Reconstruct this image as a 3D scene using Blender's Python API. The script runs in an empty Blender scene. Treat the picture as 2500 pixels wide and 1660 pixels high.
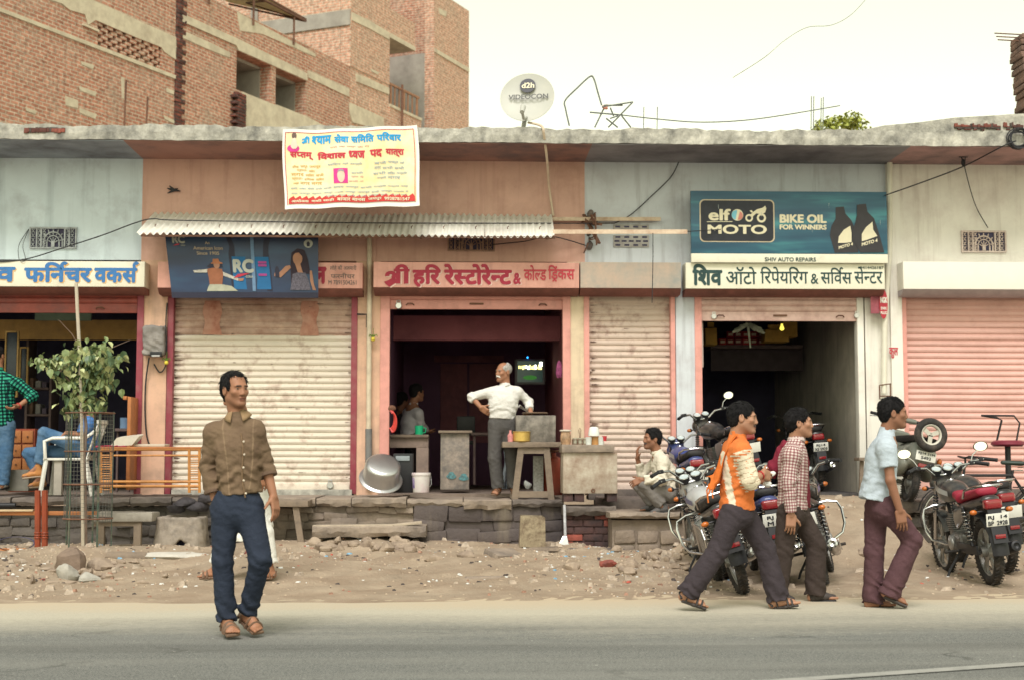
import bpy,bmesh,math,random
import numpy as np
from mathutils import Vector,Matrix
R=math.radians
SC=bpy.context.scene
COL=SC.collection
random.seed(7)
RNG=np.random.default_rng(7)
# camera
FPX,CX,CY,HOR=3500.0,1250.0,830.0,1112.0
HC=1.17
PITCH,YAW=math.atan((HOR-CY)/FPX),R(2.0)
cam=bpy.data.cameras.new('camera')
cam.sensor_width=36.0
cam.lens=36.0*FPX/2500.0
cam.clip_end=3000.0
cam.clip_start=0.1
cam.dof.use_dof=True
cam.dof.focus_distance=12.5
cam.dof.aperture_fstop=2.8
camo=bpy.data.objects.new('camera',cam)
COL.objects.link(camo)
camo.location=(0,0,HC)
camo.rotation_euler=(R(90)+PITCH,0,-YAW)
SC.camera=camo
CR=camo.rotation_euler.to_matrix()
# light
wd=bpy.data.worlds.new('World')
SC.world=wd
wd.use_nodes=True
nt=wd.node_tree
bg=nt.nodes['Background']
sky=nt.nodes.new('ShaderNodeTexSky')
sky.sky_type='NISHITA'
sky.sun_disc=False
SUN_EL,SUN_AZ=R(54),R(-172)
sky.sun_elevation=SUN_EL
sky.sun_rotation=SUN_AZ
sky.air_density=1.0
sky.dust_density=0.4
sky.ozone_density=1.0
hs=nt.nodes.new('ShaderNodeHueSaturation')
hs.inputs['Saturation'].default_value=0.30
nt.links.new(sky.outputs[0],hs.inputs['Color'])
mx=nt.nodes.new('ShaderNodeMix')
mx.data_type='RGBA'
mx.blend_type='MULTIPLY'
mx.inputs['Factor'].default_value=1.0
nt.links.new(hs.outputs[0],mx.inputs['A'])
mx.inputs['B'].default_value=(1.0,0.955,0.67,1)
nt.links.new(mx.outputs['Result'],bg.inputs['Color'])
bg.inputs['Strength'].default_value=0.132
sl=bpy.data.lights.new('sun','SUN')
sl.energy=1.6
sl.angle=R(30)
sl.color=(1.0,0.95,0.93)
so=bpy.data.objects.new('sun',sl)
COL.objects.link(so)
so.rotation_euler=(R(90)-SUN_EL,0,-SUN_AZ+math.pi)
so.location=(0,-20,30)
SC.view_settings.view_transform='Standard'
SC.view_settings.look='None'
SC.view_settings.exposure=1.06
SC.cycles.max_bounces=6
SC.cycles.diffuse_bounces=3
# projection helpers (photo pixels of 2500 x 1660 -> points on real planes)
def ray(x,y):
 return CR@Vector(((x-CX)/FPX,-(y-CY)/FPX,-1.0))
def P(x,y,Y):
 d=ray(x,y)
 return Vector((0,0,HC))+d*(Y/d.y)
def G(x,y,z=0.0):
 d=ray(x,y)
 return Vector((0,0,HC))+d*((z-HC)/d.z)
def V(*a):
 return Vector(a)
YF=18.36
YP=17.05
ZP=0.69
def fx(x,y=900,Y=YF):return P(x,y,Y).x
def fz(y,x=1250,Y=YF):return P(x,y,Y).z
# materials
MATS={}
def lin(c):
 return tuple((v/255/12.92 if v/255<=.04045 else((v/255+.055)/1.055)**2.4)for v in c)
def M(name,col,rough=.75,metal=0.,var=.12,scale=9.,dirt=None,damt=.0,dscale=2.5,dsharp=.12,streak=None,samt=.0,bump=.15,bscale=70.,spec=.3,attr=None,coat=0.,emis=None,estr=0.,alpha=None,trans=0.,sscale=(9,9,.7),zdark=None):
 if name in MATS:return MATS[name]
 m=bpy.data.materials.new(name)
 MATS[name]=m
 m.use_nodes=True
 t=m.node_tree
 N,L=t.nodes,t.links
 b=N['Principled BSDF']
 tc=N.new('ShaderNodeTexCoord')
 def noise(sc,det=6.,vec=None,rough_=.6):
  n=N.new('ShaderNodeTexNoise')
  n.inputs['Scale'].default_value=sc
  n.inputs['Detail'].default_value=det
  n.inputs['Roughness'].default_value=rough_
  L.new(vec if vec is not None else tc.outputs['Object'],n.inputs['Vector'])
  return n.outputs['Fac']
 def mix(f,a,bb,mode='MIX'):
  q=N.new('ShaderNodeMix')
  q.data_type='RGBA'
  q.blend_type=mode
  for s,v in(('Factor',f),('A',a),('B',bb)):
   if isinstance(v,(int,float)):q.inputs[s].default_value=v
   elif isinstance(v,tuple):q.inputs[s].default_value=(*v[:3],1)
   else:L.new(v,q.inputs[s])
  return q.outputs['Result']
 def ramp(f,lo,hi,out=1.0):
  q=N.new('ShaderNodeMapRange')
  q.inputs['From Min'].default_value=lo
  q.inputs['From Max'].default_value=hi
  q.inputs['To Max'].default_value=out
  L.new(f,q.inputs['Value'])
  return q.outputs['Result']
 c=tuple(col[:3])
 base=c
 if attr:
  a=N.new('ShaderNodeAttribute')
  a.attribute_name=attr
  base=a.outputs['Color']
  lo=mix(1.0,base,(1-var,)*3,'MULTIPLY');hi=mix(1.0,base,(1+var,)*3,'MULTIPLY')
  out=mix(ramp(noise(scale),.3,.7),lo,hi)
 elif var>0:
  out=mix(ramp(noise(scale),.3,.7),tuple(v*(1-var)for v in c),tuple(min(1,v*(1+var))for v in c))
 else:
  out=mix(0.0,c,c)
 if dirt and damt>0:
  out=mix(ramp(noise(dscale,9.,rough_=.7),.5-dsharp+(.5-damt)*.3,.5+dsharp+(.5-damt)*.3,min(1,damt+.35)),out,tuple(dirt))
 if streak and samt>0:
  mp=N.new('ShaderNodeMapping')
  mp.inputs['Scale'].default_value=sscale
  L.new(tc.outputs['Object'],mp.inputs['Vector'])
  out=mix(ramp(noise(1.0,6.,mp.outputs[0]),.52,.72,samt),out,tuple(streak))
 L.new(out,b.inputs['Base Color'])
 b.inputs['Roughness'].default_value=rough
 b.inputs['Metallic'].default_value=metal
 b.inputs['Specular IOR Level'].default_value=spec
 b.inputs['Coat Weight'].default_value=coat
 if emis:
  b.inputs['Emission Color'].default_value=(*emis,1)
  b.inputs['Emission Strength'].default_value=estr
 if trans:
  b.inputs['Transmission Weight'].default_value=trans
 if alpha is not None:
  b.inputs['Alpha'].default_value=alpha
 if bump>0:
  bn=N.new('ShaderNodeBump')
  bn.inputs['Strength'].default_value=bump
  bn.inputs['Distance'].default_value=.02
  L.new(noise(bscale,5.),bn.inputs['Height'])
  L.new(bn.outputs[0],b.inputs['Normal'])
 m.diffuse_color=(*c,1)
 return m
 # mesh builder
def ortho(d):
 d=Vector(d).normalized()
 u=d.cross(V(0,0,1))
 if u.length<1e-3:u=d.cross(V(1,0,0))
 u.normalize()
 return d,u,u.cross(d).normalized()
class MB:
 def __init__(s):
  s.v,s.f,s.mi,s.mats,s.cur=[],[],[],[],0
 def mat(s,m):
  if m not in s.mats:s.mats.append(m)
  s.cur=s.mats.index(m)
  return s
 def add(s,vs,fs):
  o=len(s.v)
  s.v.extend([tuple(v)for v in vs])
  for f in fs:
   s.f.append(tuple(i+o for i in f))
   s.mi.append(s.cur)
  return s
 def box(s,lo,hi,bev=0.,rot=None,piv=None,jit=0.):
  x0,y0,z0=lo;x1,y1,z1=hi
  if bev>0:
   bm=bmesh.new()
   bmesh.ops.create_cube(bm,size=1)
   for v in bm.verts:
    v.co=V((x0+x1)/2+v.co.x*(x1-x0),(y0+y1)/2+v.co.y*(y1-y0),(z0+z1)/2+v.co.z*(z1-z0))
    if jit:v.co+=V(random.uniform(-jit,jit),random.uniform(-jit,jit),random.uniform(-jit,jit))
   bmesh.ops.bevel(bm,geom=bm.edges[:],offset=bev,segments=2,profile=.6,affect='EDGES')
   bm.verts.index_update()
   vs=[v.co.copy()for v in bm.verts];fs=[[v.index for v in f.verts]for f in bm.faces]
   bm.free()
  else:
   vs=[V(x,y,z)for z in(z0,z1)for y in(y0,y1)for x in(x0,x1)]
   if jit:vs=[v+V(random.uniform(-jit,jit),random.uniform(-jit,jit),random.uniform(-jit,jit))for v in vs]
   fs=[(0,2,3,1),(4,5,7,6),(0,1,5,4),(2,6,7,3),(0,4,6,2),(1,3,7,5)]
  if rot is not None:
   m=rot if isinstance(rot,Matrix)else Matrix.Rotation(rot,3,'Z')
   p=Vector(piv)if piv is not None else V((x0+x1)/2,(y0+y1)/2,(z0+z1)/2)
   vs=[p+m@(v-p)for v in vs]
  return s.add(vs,fs)
 def bar(s,a,b,w,h,up=(0,0,1),bev=0.):
  a,b=Vector(a),Vector(b)
  d=(b-a).normalized()
  u=d.cross(Vector(up))
  if u.length<1e-4:u=d.cross(V(1,0,0))
  u.normalize();n=u.cross(d)
  m=Matrix((d,u,n)).transposed()
  l=(b-a).length
  return s.box((-l/2,-w/2,-h/2),(l/2,w/2,h/2),bev,m,(0,0,0))._shift(a.lerp(b,.5))
 def _shift(s,c):
  n=s._last if hasattr(s,'_last')else 0
  return s
 def cyl(s,a,b,r,r2=None,n=12,cap=True):
  a,b=Vector(a),Vector(b)
  r2=r if r2 is None else r2
  d,u,w=ortho(b-a)
  vs=[]
  for p,q in((a,r),(b,r2)):
   for i in range(n):
    t=2*math.pi*i/n
    vs.append(p+u*math.cos(t)*q+w*math.sin(t)*q)
  fs=[(i,(i+1)%n,n+(i+1)%n,n+i)for i in range(n)]
  if cap:fs+=[tuple(range(n-1,-1,-1)),tuple(range(n,2*n))]
  return s.add(vs,fs)
 def tube(s,pts,r,n=8,cap=True,flat=1.0,closed=False):
  pts=[Vector(p)for p in pts]
  rr=r if isinstance(r,(list,tuple))else[r]*len(pts)
  vs,u0=[],None
  k=len(pts)
  for i,p in enumerate(pts):
   if closed:d=pts[(i+1)%k]-pts[i-1]
   else:d=(pts[min(i+1,k-1)]-pts[max(i-1,0)])
   if d.length<1e-9:d=V(0,0,1)
   d.normalize()
   if u0 is None:_,u,w=ortho(d)
   else:
    u=u0-d*u0.dot(d)
    if u.length<1e-5:_,u,w=ortho(d)
    u.normalize()
   w=d.cross(u)
   u0=u
   for j in range(n):
    t=2*math.pi*j/n
    vs.append(p+u*math.cos(t)*rr[i]+w*math.sin(t)*rr[i]*flat)
  fs=[]
  for i in range(k if closed else k-1):
   for j in range(n):
    a,b=i*n+j,i*n+(j+1)%n
    i2=(i+1)%k
    fs.append((a,b,i2*n+(j+1)%n,i2*n+j))
  if cap and not closed:fs+=[tuple(range(n-1,-1,-1)),tuple(range((k-1)*n,k*n))]
  return s.add(vs,fs)
 def lathe(s,prof,c=(0,0,0),axis=(0,0,1),n=20,a0=0.,a1=2*math.pi):
  c=Vector(c)
  d,u,w=ortho(axis)
  full=abs(a1-a0-2*math.pi)<1e-6
  m=n if full else n+1
  vs=[]
  for r,h in prof:
   for i in range(m):
    t=a0+(a1-a0)*i/n
    vs.append(c+d*h+u*math.cos(t)*r+w*math.sin(t)*r)
  fs=[]
  for k in range(len(prof)-1):
   for i in range(n):
    j=(i+1)%m
    fs.append((k*m+i,k*m+j,(k+1)*m+j,(k+1)*m+i))
  return s.add(vs,fs)
 def torus(s,c,axis,R_,r,n=32,k=8,flat=1.):
  d,u,w=ortho(axis)
  pr=[(R_+math.cos(2*math.pi*i/k)*r,math.sin(2*math.pi*i/k)*r*flat)for i in range(k+1)]
  return s.lathe(pr,c,axis,n)
 def ball(s,c,r,n=12,k=8):
  r=r if isinstance(r,(tuple,list))else(r,r,r)
  vs,fs=[],[]
  for i in range(k+1):
   p=math.pi*i/k
   for j in range(n):
    t=2*math.pi*j/n
    vs.append((c[0]+r[0]*math.sin(p)*math.cos(t),c[1]+r[1]*math.sin(p)*math.sin(t),c[2]+r[2]*math.cos(p)))
  for i in range(k):
   for j in range(n):
    fs.append((i*n+j,(i+1)*n+j,(i+1)*n+(j+1)%n,i*n+(j+1)%n))
  return s.add(vs,fs)
 def prism(s,poly,ext):
  ext=Vector(ext)
  n=len(poly)
  vs=[Vector(p)for p in poly]+[Vector(p)+ext for p in poly]
  fs=[tuple(range(n-1,-1,-1)),tuple(range(n,2*n))]+[(i,(i+1)%n,n+(i+1)%n,n+i)for i in range(n)]
  return s.add(vs,fs)
 def poly(s,pts):
  return s.add(pts,[tuple(range(len(pts)))])
 def sheet(s,fn,nu,nv):
  vs=[fn(i/nu,j/nv)for j in range(nv+1)for i in range(nu+1)]
  fs=[(j*(nu+1)+i,j*(nu+1)+i+1,(j+1)*(nu+1)+i+1,(j+1)*(nu+1)+i)for j in range(nv)for i in range(nu)]
  return s.add(vs,fs)
 def build(s,name,m=None,parent=None,smooth=40,**kw):
  me=bpy.data.meshes.new(name)
  off=Vector((0,0,0))
  if parent is not None and not kw.get('local'):off=WLOC.get(parent.name,Vector((0,0,0)))
  me.from_pydata([(v[0]-off.x,v[1]-off.y,v[2]-off.z)for v in s.v],[],s.f)
  ms=s.mats or([m]if m else[])
  for q in ms:me.materials.append(q)
  if len(ms)>1:me.polygons.foreach_set('material_index',s.mi)
  bm=bmesh.new();bm.from_mesh(me)
  bmesh.ops.recalc_face_normals(bm,faces=bm.faces[:]);bm.to_mesh(me);bm.free()
  if smooth:
   me.polygons.foreach_set('use_smooth',[True]*len(me.polygons))
   me.set_sharp_from_angle(angle=R(smooth))
  return link(name,me,parent)
def bar2(s,a,b,w,h,up=(0,0,1),bev=0.):
 a,b=Vector(a),Vector(b)
 d=(b-a).normalized()
 u=d.cross(Vector(up))
 if u.length<1e-4:u=d.cross(V(1,0,0))
 u.normalize();n=u.cross(d)
 m=Matrix((d,u,n)).transposed()
 l=(b-a).length
 t=MB();t.box((-l/2,-w/2,-h/2),(l/2,w/2,h/2),bev)
 c=a.lerp(b,.5)
 return s.add([c+m@Vector(v)for v in t.v],t.f)
MB.bar=bar2
WLOC={}
def link(name,me,parent=None):
 o=bpy.data.objects.new(name,me)
 COL.objects.link(o)
 if parent is not None:
  o.parent=parent
  WLOC[o.name]=WLOC.get(parent.name,Vector((0,0,0)))
 else:
  WLOC[o.name]=Vector((0,0,0))
 return o
def tag(o,label=None,cat=None,group=None,kind=None):
 if label:o['label']=label
 if cat:o['category']=cat
 if group:o['group']=group
 if kind:o['kind']=kind
 return o
def thing(name,label,cat,loc=(0,0,0),group=None,rz=0.):
 o=bpy.data.objects.new(name,None)
 COL.objects.link(o)
 o.empty_display_size=.1
 o.location=loc
 o.rotation_euler=(0,0,rz)
 WLOC[o.name]=Vector(loc)
 return tag(o,label,cat,group)
def copy_tree(o,loc,rot=None,label=None,parent=None):
 c=o.copy();COL.objects.link(c)
 if parent is None:
  c.location=loc
  if rot is not None:c.rotation_euler=rot
  if label:c['label']=label
 else:c.parent=parent
 for ch in list(o.children):copy_tree(ch,None,parent=c)
 return c
 # lettering
def glyphs(text,bold=0.):
 c=bpy.data.curves.new('g','FONT')
 c.body=text;c.size=1.0;c.offset=bold;c.resolution_u=4
 o=bpy.data.objects.new('g',c)
 COL.objects.link(o)
 dg=bpy.context.evaluated_depsgraph_get()
 me=bpy.data.meshes.new_from_object(o.evaluated_get(dg))
 bpy.data.objects.remove(o);bpy.data.curves.remove(c)
 return me
def cutmesh(me,x):
 bm=bmesh.new();bm.from_mesh(me)
 bmesh.ops.bisect_plane(bm,geom=bm.verts[:]+bm.edges[:]+bm.faces[:],plane_co=(x,0,0),plane_no=(1,0,0),clear_outer=True)
 bm.to_mesh(me);bm.free()
def stroke2(pts,w):
 vs,fs=[],[]
 pts=[Vector((p[0],p[1]))for p in pts]
 for i,p in enumerate(pts):
  d=pts[min(i+1,len(pts)-1)]-pts[max(i-1,0)]
  d.normalize()
  n=Vector((-d.y,d.x))*w/2
  vs+=[p+n,p-n]
 fs=[(2*i,2*i+1,2*i+3,2*i+2)for i in range(len(pts)-1)]
 return[(v.x,v.y)for v in vs],fs
def arc(cx,cy,rx,ry,a0,a1,n=8):
 return[(cx+rx*math.cos(R(a0+(a1-a0)*i/n)),cy+ry*math.sin(R(a0+(a1-a0)*i/n)))for i in range(n+1)]
def word(tokens,bold=.02):
 """tokens: plain strings in visual order, ('half', s), 'REPH', 'RAKAR', 'SHRI' -> 2-D verts (x, y, layer) and faces"""
 vs,fs,x=[],[],0.
 def put(v2,f2,lay=0):
  o=len(vs);vs.extend([(p[0],p[1],lay)for p in v2]);fs.extend([tuple(i+o for i in f)for f in f2])
 w=.075+bold*1.7
 for t in tokens:
  if t=='REPH':
   put(*stroke2([(x-.10,.60)]+arc(x-.03,.76,.10,.13,200,30),w),6);continue
  if t=='RAKAR':
   put(*stroke2([(x-.46,-.16),(x-.30,-.02),(x-.12,-.16)],w),6);continue
  if t=='SHRI':
   put(*stroke2([(x,.0)]+[(x+.16,.08),(x+.3,.2)]+arc(x+.2,.38,.13,.13,-40,200,8),w),6)
   put(*stroke2([(x+.1,-.12),(x+.3,.06),(x+.46,.16)],w),7)
   put(*stroke2([(x+.46,-.02),(x+.46,.62)],w),8);put(*stroke2([(x+.74,-.02),(x+.74,.62)],w),8)
   put(*stroke2([(x+.30,.62),(x+.86,.62)],w*.8),9)
   put(*stroke2([(x+.74,.62)]+arc(x+.58,.66,.16,.17,0,200,8),w),10)
   x+=.92;continue
  if t==' ':x+=.22;continue
  half=isinstance(t,tuple)
  me=glyphs(t[1]if half else t)
  if half:
   xb=max(v.co.x for v in me.vertices if v.co.y<.12)
   cutmesh(me,xb-.088 if t[1]not in('क','फ')else xb+.10)
  if len(me.vertices)==0:continue
  x0=min(v.co.x for v in me.vertices);x1=max(v.co.x for v in me.vertices)
  sh=x-x0
  b=bold*1.0
  offs=[(0,0)]if b<.004 else[(0,0)]+[(b*math.cos(R(60*k)),b*math.sin(R(60*k)))for k in range(6)]
  ff=[tuple(p.vertices)for p in me.polygons]
  for k,(ox,oy)in enumerate(offs):
   put([(v.co.x+sh+ox,v.co.y+oy)for v in me.vertices],ff,k)
  x+=(x1-x0)-(0.02 if not half else .0)+b*.5
  bpy.data.meshes.remove(me)
 return vs,fs
def place_word(mb,vf,x0,y0,x1,y1,Y,shear=0.,off=0.,curve=None):
 """fit 2-D lettering into the photo box (x0,y0)-(x1,y1) lying on the plane at depth Y"""
 vs,fs=vf
 a=np.array(vs)
 mn,mxx=a.min(0),a.max(0)
 tl,br=P(x0,y0,Y),P(x1,y1,Y)
 sx,sz=(br.x-tl.x)/(mxx[0]-mn[0]),(tl.z-br.z)/(mxx[1]-mn[1])
 out=[]
 for v in vs:
  u,w=v[0]-mn[0],v[1]-mn[1]
  q=V(tl.x+u*sx+shear*w*sz,Y-off-v[2]*.00025,br.z+w*sz)
  if curve:q=curve(q)
  out.append(q)
 mb.add(out,fs)
 return mb
 # signed-distance sculpting
class Vol:
 def __init__(s,lo,hi,h):
  s.h=h
  s.lo=np.array(lo,float)
  s.n=np.maximum(4,np.ceil((np.array(hi,float)-s.lo)/h).astype(int)+1)
  s.ax=[s.lo[i]+h*np.arange(s.n[i])for i in range(3)]
  s.f=np.full(s.n,9.0,np.float32)
 def sub(s,lo,hi,m):
  sl=[]
  for i in range(3):
   a=int(np.floor((lo[i]-m-s.lo[i])/s.h));b=int(np.ceil((hi[i]+m-s.lo[i])/s.h))+1
   a,b=max(0,a),min(int(s.n[i]),b)
   if b<=a:return None,None
   sl.append(slice(a,b))
  g=(s.ax[0][sl[0]][:,None,None].astype(np.float32),s.ax[1][sl[1]][None,:,None].astype(np.float32),s.ax[2][sl[2]][None,None,:].astype(np.float32))
  return tuple(sl),g
 def put(s,fn,lo,hi,k=.02,mode='add'):
  sl,g=s.sub(lo,hi,k+4*s.h)
  if sl is None:return s
  d=fn(*g)
  f=s.f[sl]
  if mode=='add':
   h=np.clip(.5+.5*(f-d)/k,0,1)
   s.f[sl]=f+(d-f)*h-k*h*(1-h)
  elif mode=='cut':
   d=-d
   h=np.clip(.5-.5*(f-d)/k,0,1)
   s.f[sl]=f+(d-f)*h+k*h*(1-h)
  return s
 def cone(s,a,b,ra,rb,k=.02,flat=None,mode='add',fl=(1.,1.)):
  """round cone; flat=(start, end) cuts that end square"""
  a,b=np.array(a,float),np.array(b,float)
  ab=b-a;L=float(np.linalg.norm(ab))+1e-9
  r=max(ra,rb)
  def fn(X,Y,Z):
   px,py,pz=X-a[0],Y-a[1],Z-a[2]
   t=(px*ab[0]+py*ab[1]+pz*ab[2])/(L*L)
   tc=np.clip(t,0,1)
   dx,dy,dz=px-tc*ab[0],py-tc*ab[1],pz-tc*ab[2]
   d=np.sqrt(dx*dx+dy*dy+dz*dz)-(ra+(rb-ra)*tc)
   if flat:
    if flat[1]:d=np.maximum(d,(t-1)*L)
    if flat[0]:d=np.maximum(d,-t*L)
   return d
  return s.put(fn,np.minimum(a,b)-r,np.maximum(a,b)+r,k,mode)
 def econe(s,a,b,ra,rb,side,k=.03,flat=None,mode='add',pw=2.0):
  """cone of elliptic section: ra, rb = (half width along side, half depth)"""
  a,b=np.array(a,float),np.array(b,float)
  ab=b-a;L=float(np.linalg.norm(ab))+1e-9
  d0=ab/L
  u=np.array(side,float);u=u-d0*u.dot(d0);u/=np.linalg.norm(u)
  w=np.cross(d0,u)
  r=max(*ra,*rb)
  def fn(X,Y,Z):
   px,py,pz=X-a[0],Y-a[1],Z-a[2]
   t=(px*d0[0]+py*d0[1]+pz*d0[2])/L
   tc=np.clip(t,0,1)
   rx,ry=ra[0]+(rb[0]-ra[0])*tc,ra[1]+(rb[1]-ra[1])*tc
   pu=np.abs((px*u[0]+py*u[1]+pz*u[2])/rx);pv=np.abs((px*w[0]+py*w[1]+pz*w[2])/ry)
   e=(t-tc)*L/np.minimum(rx,ry)
   q=(pu**pw+pv**pw+np.abs(e)**pw)**(1/pw)
   d=(q-1)*np.minimum(rx,ry)
   if flat:
    if flat[1]:d=np.maximum(d,(t-1)*L)
    if flat[0]:d=np.maximum(d,-t*L)
   return d
  return s.put(fn,np.minimum(a,b)-r,np.maximum(a,b)+r,k,mode)
 def ell(s,c,r,m=None,k=.015,mode='add'):
  """ellipsoid; m = 3x3 rotation (columns = its axes)"""
  c=np.array(c,float);r=np.array(r,float)
  m=np.eye(3)if m is None else np.array(m,float)
  rm=float(r.max())
  def fn(X,Y,Z):
   p=(X-c[0],Y-c[1],Z-c[2])
   q=[(p[0]*m[0,i]+p[1]*m[1,i]+p[2]*m[2,i])for i in range(3)]
   k0=np.sqrt(sum((q[i]/r[i])**2 for i in range(3)))+1e-9
   k1=np.sqrt(sum((q[i]/r[i]**2)**2 for i in range(3)))+1e-9
   return k0*(k0-1)/k1
  return s.put(fn,c-rm,c+rm,k,mode)
 def rbox(s,c,r,m=None,rnd=.01,k=.01,mode='add'):
  c=np.array(c,float);r=np.array(r,float)
  m=np.eye(3)if m is None else np.array(m,float)
  rm=float(np.linalg.norm(r))
  def fn(X,Y,Z):
   p=(X-c[0],Y-c[1],Z-c[2])
   q=[np.abs(p[0]*m[0,i]+p[1]*m[1,i]+p[2]*m[2,i])-r[i]+rnd for i in range(3)]
   o=np.sqrt(sum(np.maximum(v,0)**2 for v in q))
   return o+np.minimum(np.maximum(np.maximum(q[0],q[1]),q[2]),0)-rnd
  return s.put(fn,c-rm,c+rm,k,mode)
 def half(s,p,n,lo,hi,k=.004):
  """remove everything on the side of the plane that n points to, inside the box lo..hi"""
  p,n=np.array(p,float),np.array(n,float);n=n/np.linalg.norm(n)
  lo,hi=np.array(lo,float),np.array(hi,float)
  def fn(X,Y,Z):
   d=-((X-p[0])*n[0]+(Y-p[1])*n[1]+(Z-p[2])*n[2])
   bx=np.maximum(np.maximum(np.maximum(lo[0]-X,X-hi[0]),np.maximum(lo[1]-Y,Y-hi[1])),np.maximum(lo[2]-Z,Z-hi[2]))
   return np.maximum(d,bx)
  return s.put(fn,lo,hi,k,'cut')
 def warp(s,fn):
  """add fn(X,Y,Z) to the field near the surface"""
  sl=np.abs(s.f)<.06
  i=np.nonzero(sl)
  s.f[i]+=fn(s.ax[0][i[0]],s.ax[1][i[1]],s.ax[2][i[2]]).astype(np.float32)
  return s
 def mesh(s):
  f=s.f
  ins=f<0
  a=ins[:-1,:-1,:-1]
  cnt=np.zeros(a.shape,np.int8)
  cor=[(i,j,k)for i in(0,1)for j in(0,1)for k in(0,1)]
  n0,n1,n2=a.shape
  for i,j,k in cor:cnt+=ins[i:i+n0,j:j+n1,k:k+n2]
  act=(cnt>0)&(cnt<8)
  ix=np.stack(np.nonzero(act),1)
  if len(ix)==0:return np.zeros((0,3)),np.zeros((0,4),int)
  idx=np.full(a.shape,-1,np.int32)
  idx[ix[:,0],ix[:,1],ix[:,2]]=np.arange(len(ix))
  val={c:f[ix[:,0]+c[0],ix[:,1]+c[1],ix[:,2]+c[2]]for c in cor}
  acc=np.zeros((len(ix),3));num=np.zeros(len(ix))
  for c in cor:
   for ax in range(3):
    if c[ax]:continue
    d=list(c);d[ax]=1;d=tuple(d)
    va,vb=val[c],val[d]
    x=(va<0)!=(vb<0)
    t=np.where(x,va/np.where(x,va-vb,1),0)
    p=np.tile(np.array(c,float),(len(ix),1));p[:,ax]+=t
    acc+=p*x[:,None];num+=x
  vs=s.lo+s.h*(ix+acc/num[:,None])
  faces=[]
  for ax in range(3):
   b,c=(ax+1)%3,(ax+2)%3
   i0=[slice(None)]*3;i1=[slice(None)]*3
   i0[ax]=slice(0,-1);i1[ax]=slice(1,None)
   A,B=ins[tuple(i0)],ins[tuple(i1)]
   e=np.stack(np.nonzero(A!=B),1)
   ok=(e[:,b]>0)&(e[:,c]>0)&(e[:,b]<a.shape[b])&(e[:,c]<a.shape[c])
   e=e[ok]
   fl=A[e[:,0],e[:,1],e[:,2]]
   q=[]
   for db,dc in((-1,-1),(0,-1),(0,0),(-1,0)):
    g=e.copy();g[:,b]+=db;g[:,c]+=dc
    q.append(idx[g[:,0],g[:,1],g[:,2]])
   q=np.stack(q,1)
   q[~fl]=q[~fl][:,::-1]
   faces.append(q)
  fs=np.concatenate(faces)
  fs=fs[(fs>=0).all(1)]
  return vs,fs
 def build(s,name,m,parent=None,col=None,pat=None,local=False,smooth_it=1):
  vs,fs=s.mesh()
  for _ in range(smooth_it):
   if len(vs)==0:break
   acc=np.zeros_like(vs);num=np.zeros(len(vs))
   for i in range(4):
    a,b=fs[:,i],fs[:,(i+1)%4]
    np.add.at(acc,a,vs[b]);np.add.at(acc,b,vs[a])
    np.add.at(num,a,1);np.add.at(num,b,1)
   vs=vs*.5+.5*acc/np.maximum(num,1)[:,None]
  return npmesh(name,vs,fs,m,parent,col,pat,local)
def npmesh(name,vs,fs,m,parent=None,col=None,pat=None,local=False):
 me=bpy.data.meshes.new(name)
 off=np.array(WLOC.get(parent.name,Vector((0,0,0))))if(parent is not None and not local)else np.zeros(3)
 me.vertices.add(len(vs));me.vertices.foreach_set('co',(vs-off).astype(np.float32).ravel())
 nf,w=len(fs),fs.shape[1]
 me.loops.add(nf*w);me.loops.foreach_set('vertex_index',fs.ravel().astype(np.int32))
 me.polygons.add(nf)
 me.polygons.foreach_set('loop_start',np.arange(0,nf*w,w,dtype=np.int32))
 me.polygons.foreach_set('use_smooth',np.ones(nf,bool))
 me.update(calc_edges=True)
 if col is not None:
  at=me.color_attributes.new('col','FLOAT_COLOR','POINT')
  c=np.ones((len(vs),4),np.float32);c[:,:3]=col(vs)
  at.data.foreach_set('color',c.ravel())
 if pat is not None:
  at=me.attributes.new('pat','FLOAT_VECTOR','POINT')
  at.data.foreach_set('vector',pat(vs).astype(np.float32).ravel())
 me.materials.append(m)
 return link(name,me,parent)
def wr(p,seed=0,f=1.0):
 """cheap smooth pseudo-noise in -1..1 of points given as a tuple of arrays"""
 r=np.random.default_rng(seed)
 X,Y,Z=p
 o=0
 for i in range(4):
  d=r.normal(size=3);d/=np.linalg.norm(d)
  k=f*(1+.9*i)
  o=o+np.sin(X*d[0]*k+Y*d[1]*k+Z*d[2]*k+r.uniform(0,6)+1.5*np.sin((X*d[1]+Y*d[2]+Z*d[0])*k*.6+r.uniform(0,6)))/(1+.5*i)
 return o/2.5
 # palette
DIRT=(.16,.12,.09)
GRIME=(.055,.05,.05)
m_blue=M('paint_pale_blue',(.62,.71,.77),var=.06,scale=3,streak=(.30,.36,.40),samt=.55,dirt=(.22,.21,.24),damt=.12,dscale=1.7,bump=.08,sscale=(5,5,.35))
m_peach=M('paint_peach',(.62,.385,.315),var=.07,scale=3,streak=(.36,.18,.13),samt=.35,dirt=(.34,.17,.12),damt=.15,dscale=1.6,bump=.08)
m_grey=M('paint_grey_blue',(.60,.635,.68),var=.07,scale=3,streak=(.25,.24,.26),samt=.5,dirt=(.27,.24,.26),damt=.22,dscale=1.5,bump=.1)
m_white=M('paint_off_white',(.74,.71,.65),var=.05,scale=3,streak=(.36,.29,.26),samt=.4,dirt=(.42,.32,.3),damt=.12,dscale=1.4,bump=.07)
m_conc=M('mouldy_concrete',(.48,.46,.40),var=.2,scale=7,dirt=(.05,.05,.048),damt=.42,dscale=4.5,dsharp=.16,streak=(.07,.07,.065),samt=.5,sscale=(7,7,2.0),bump=.5,bscale=30)
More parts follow.
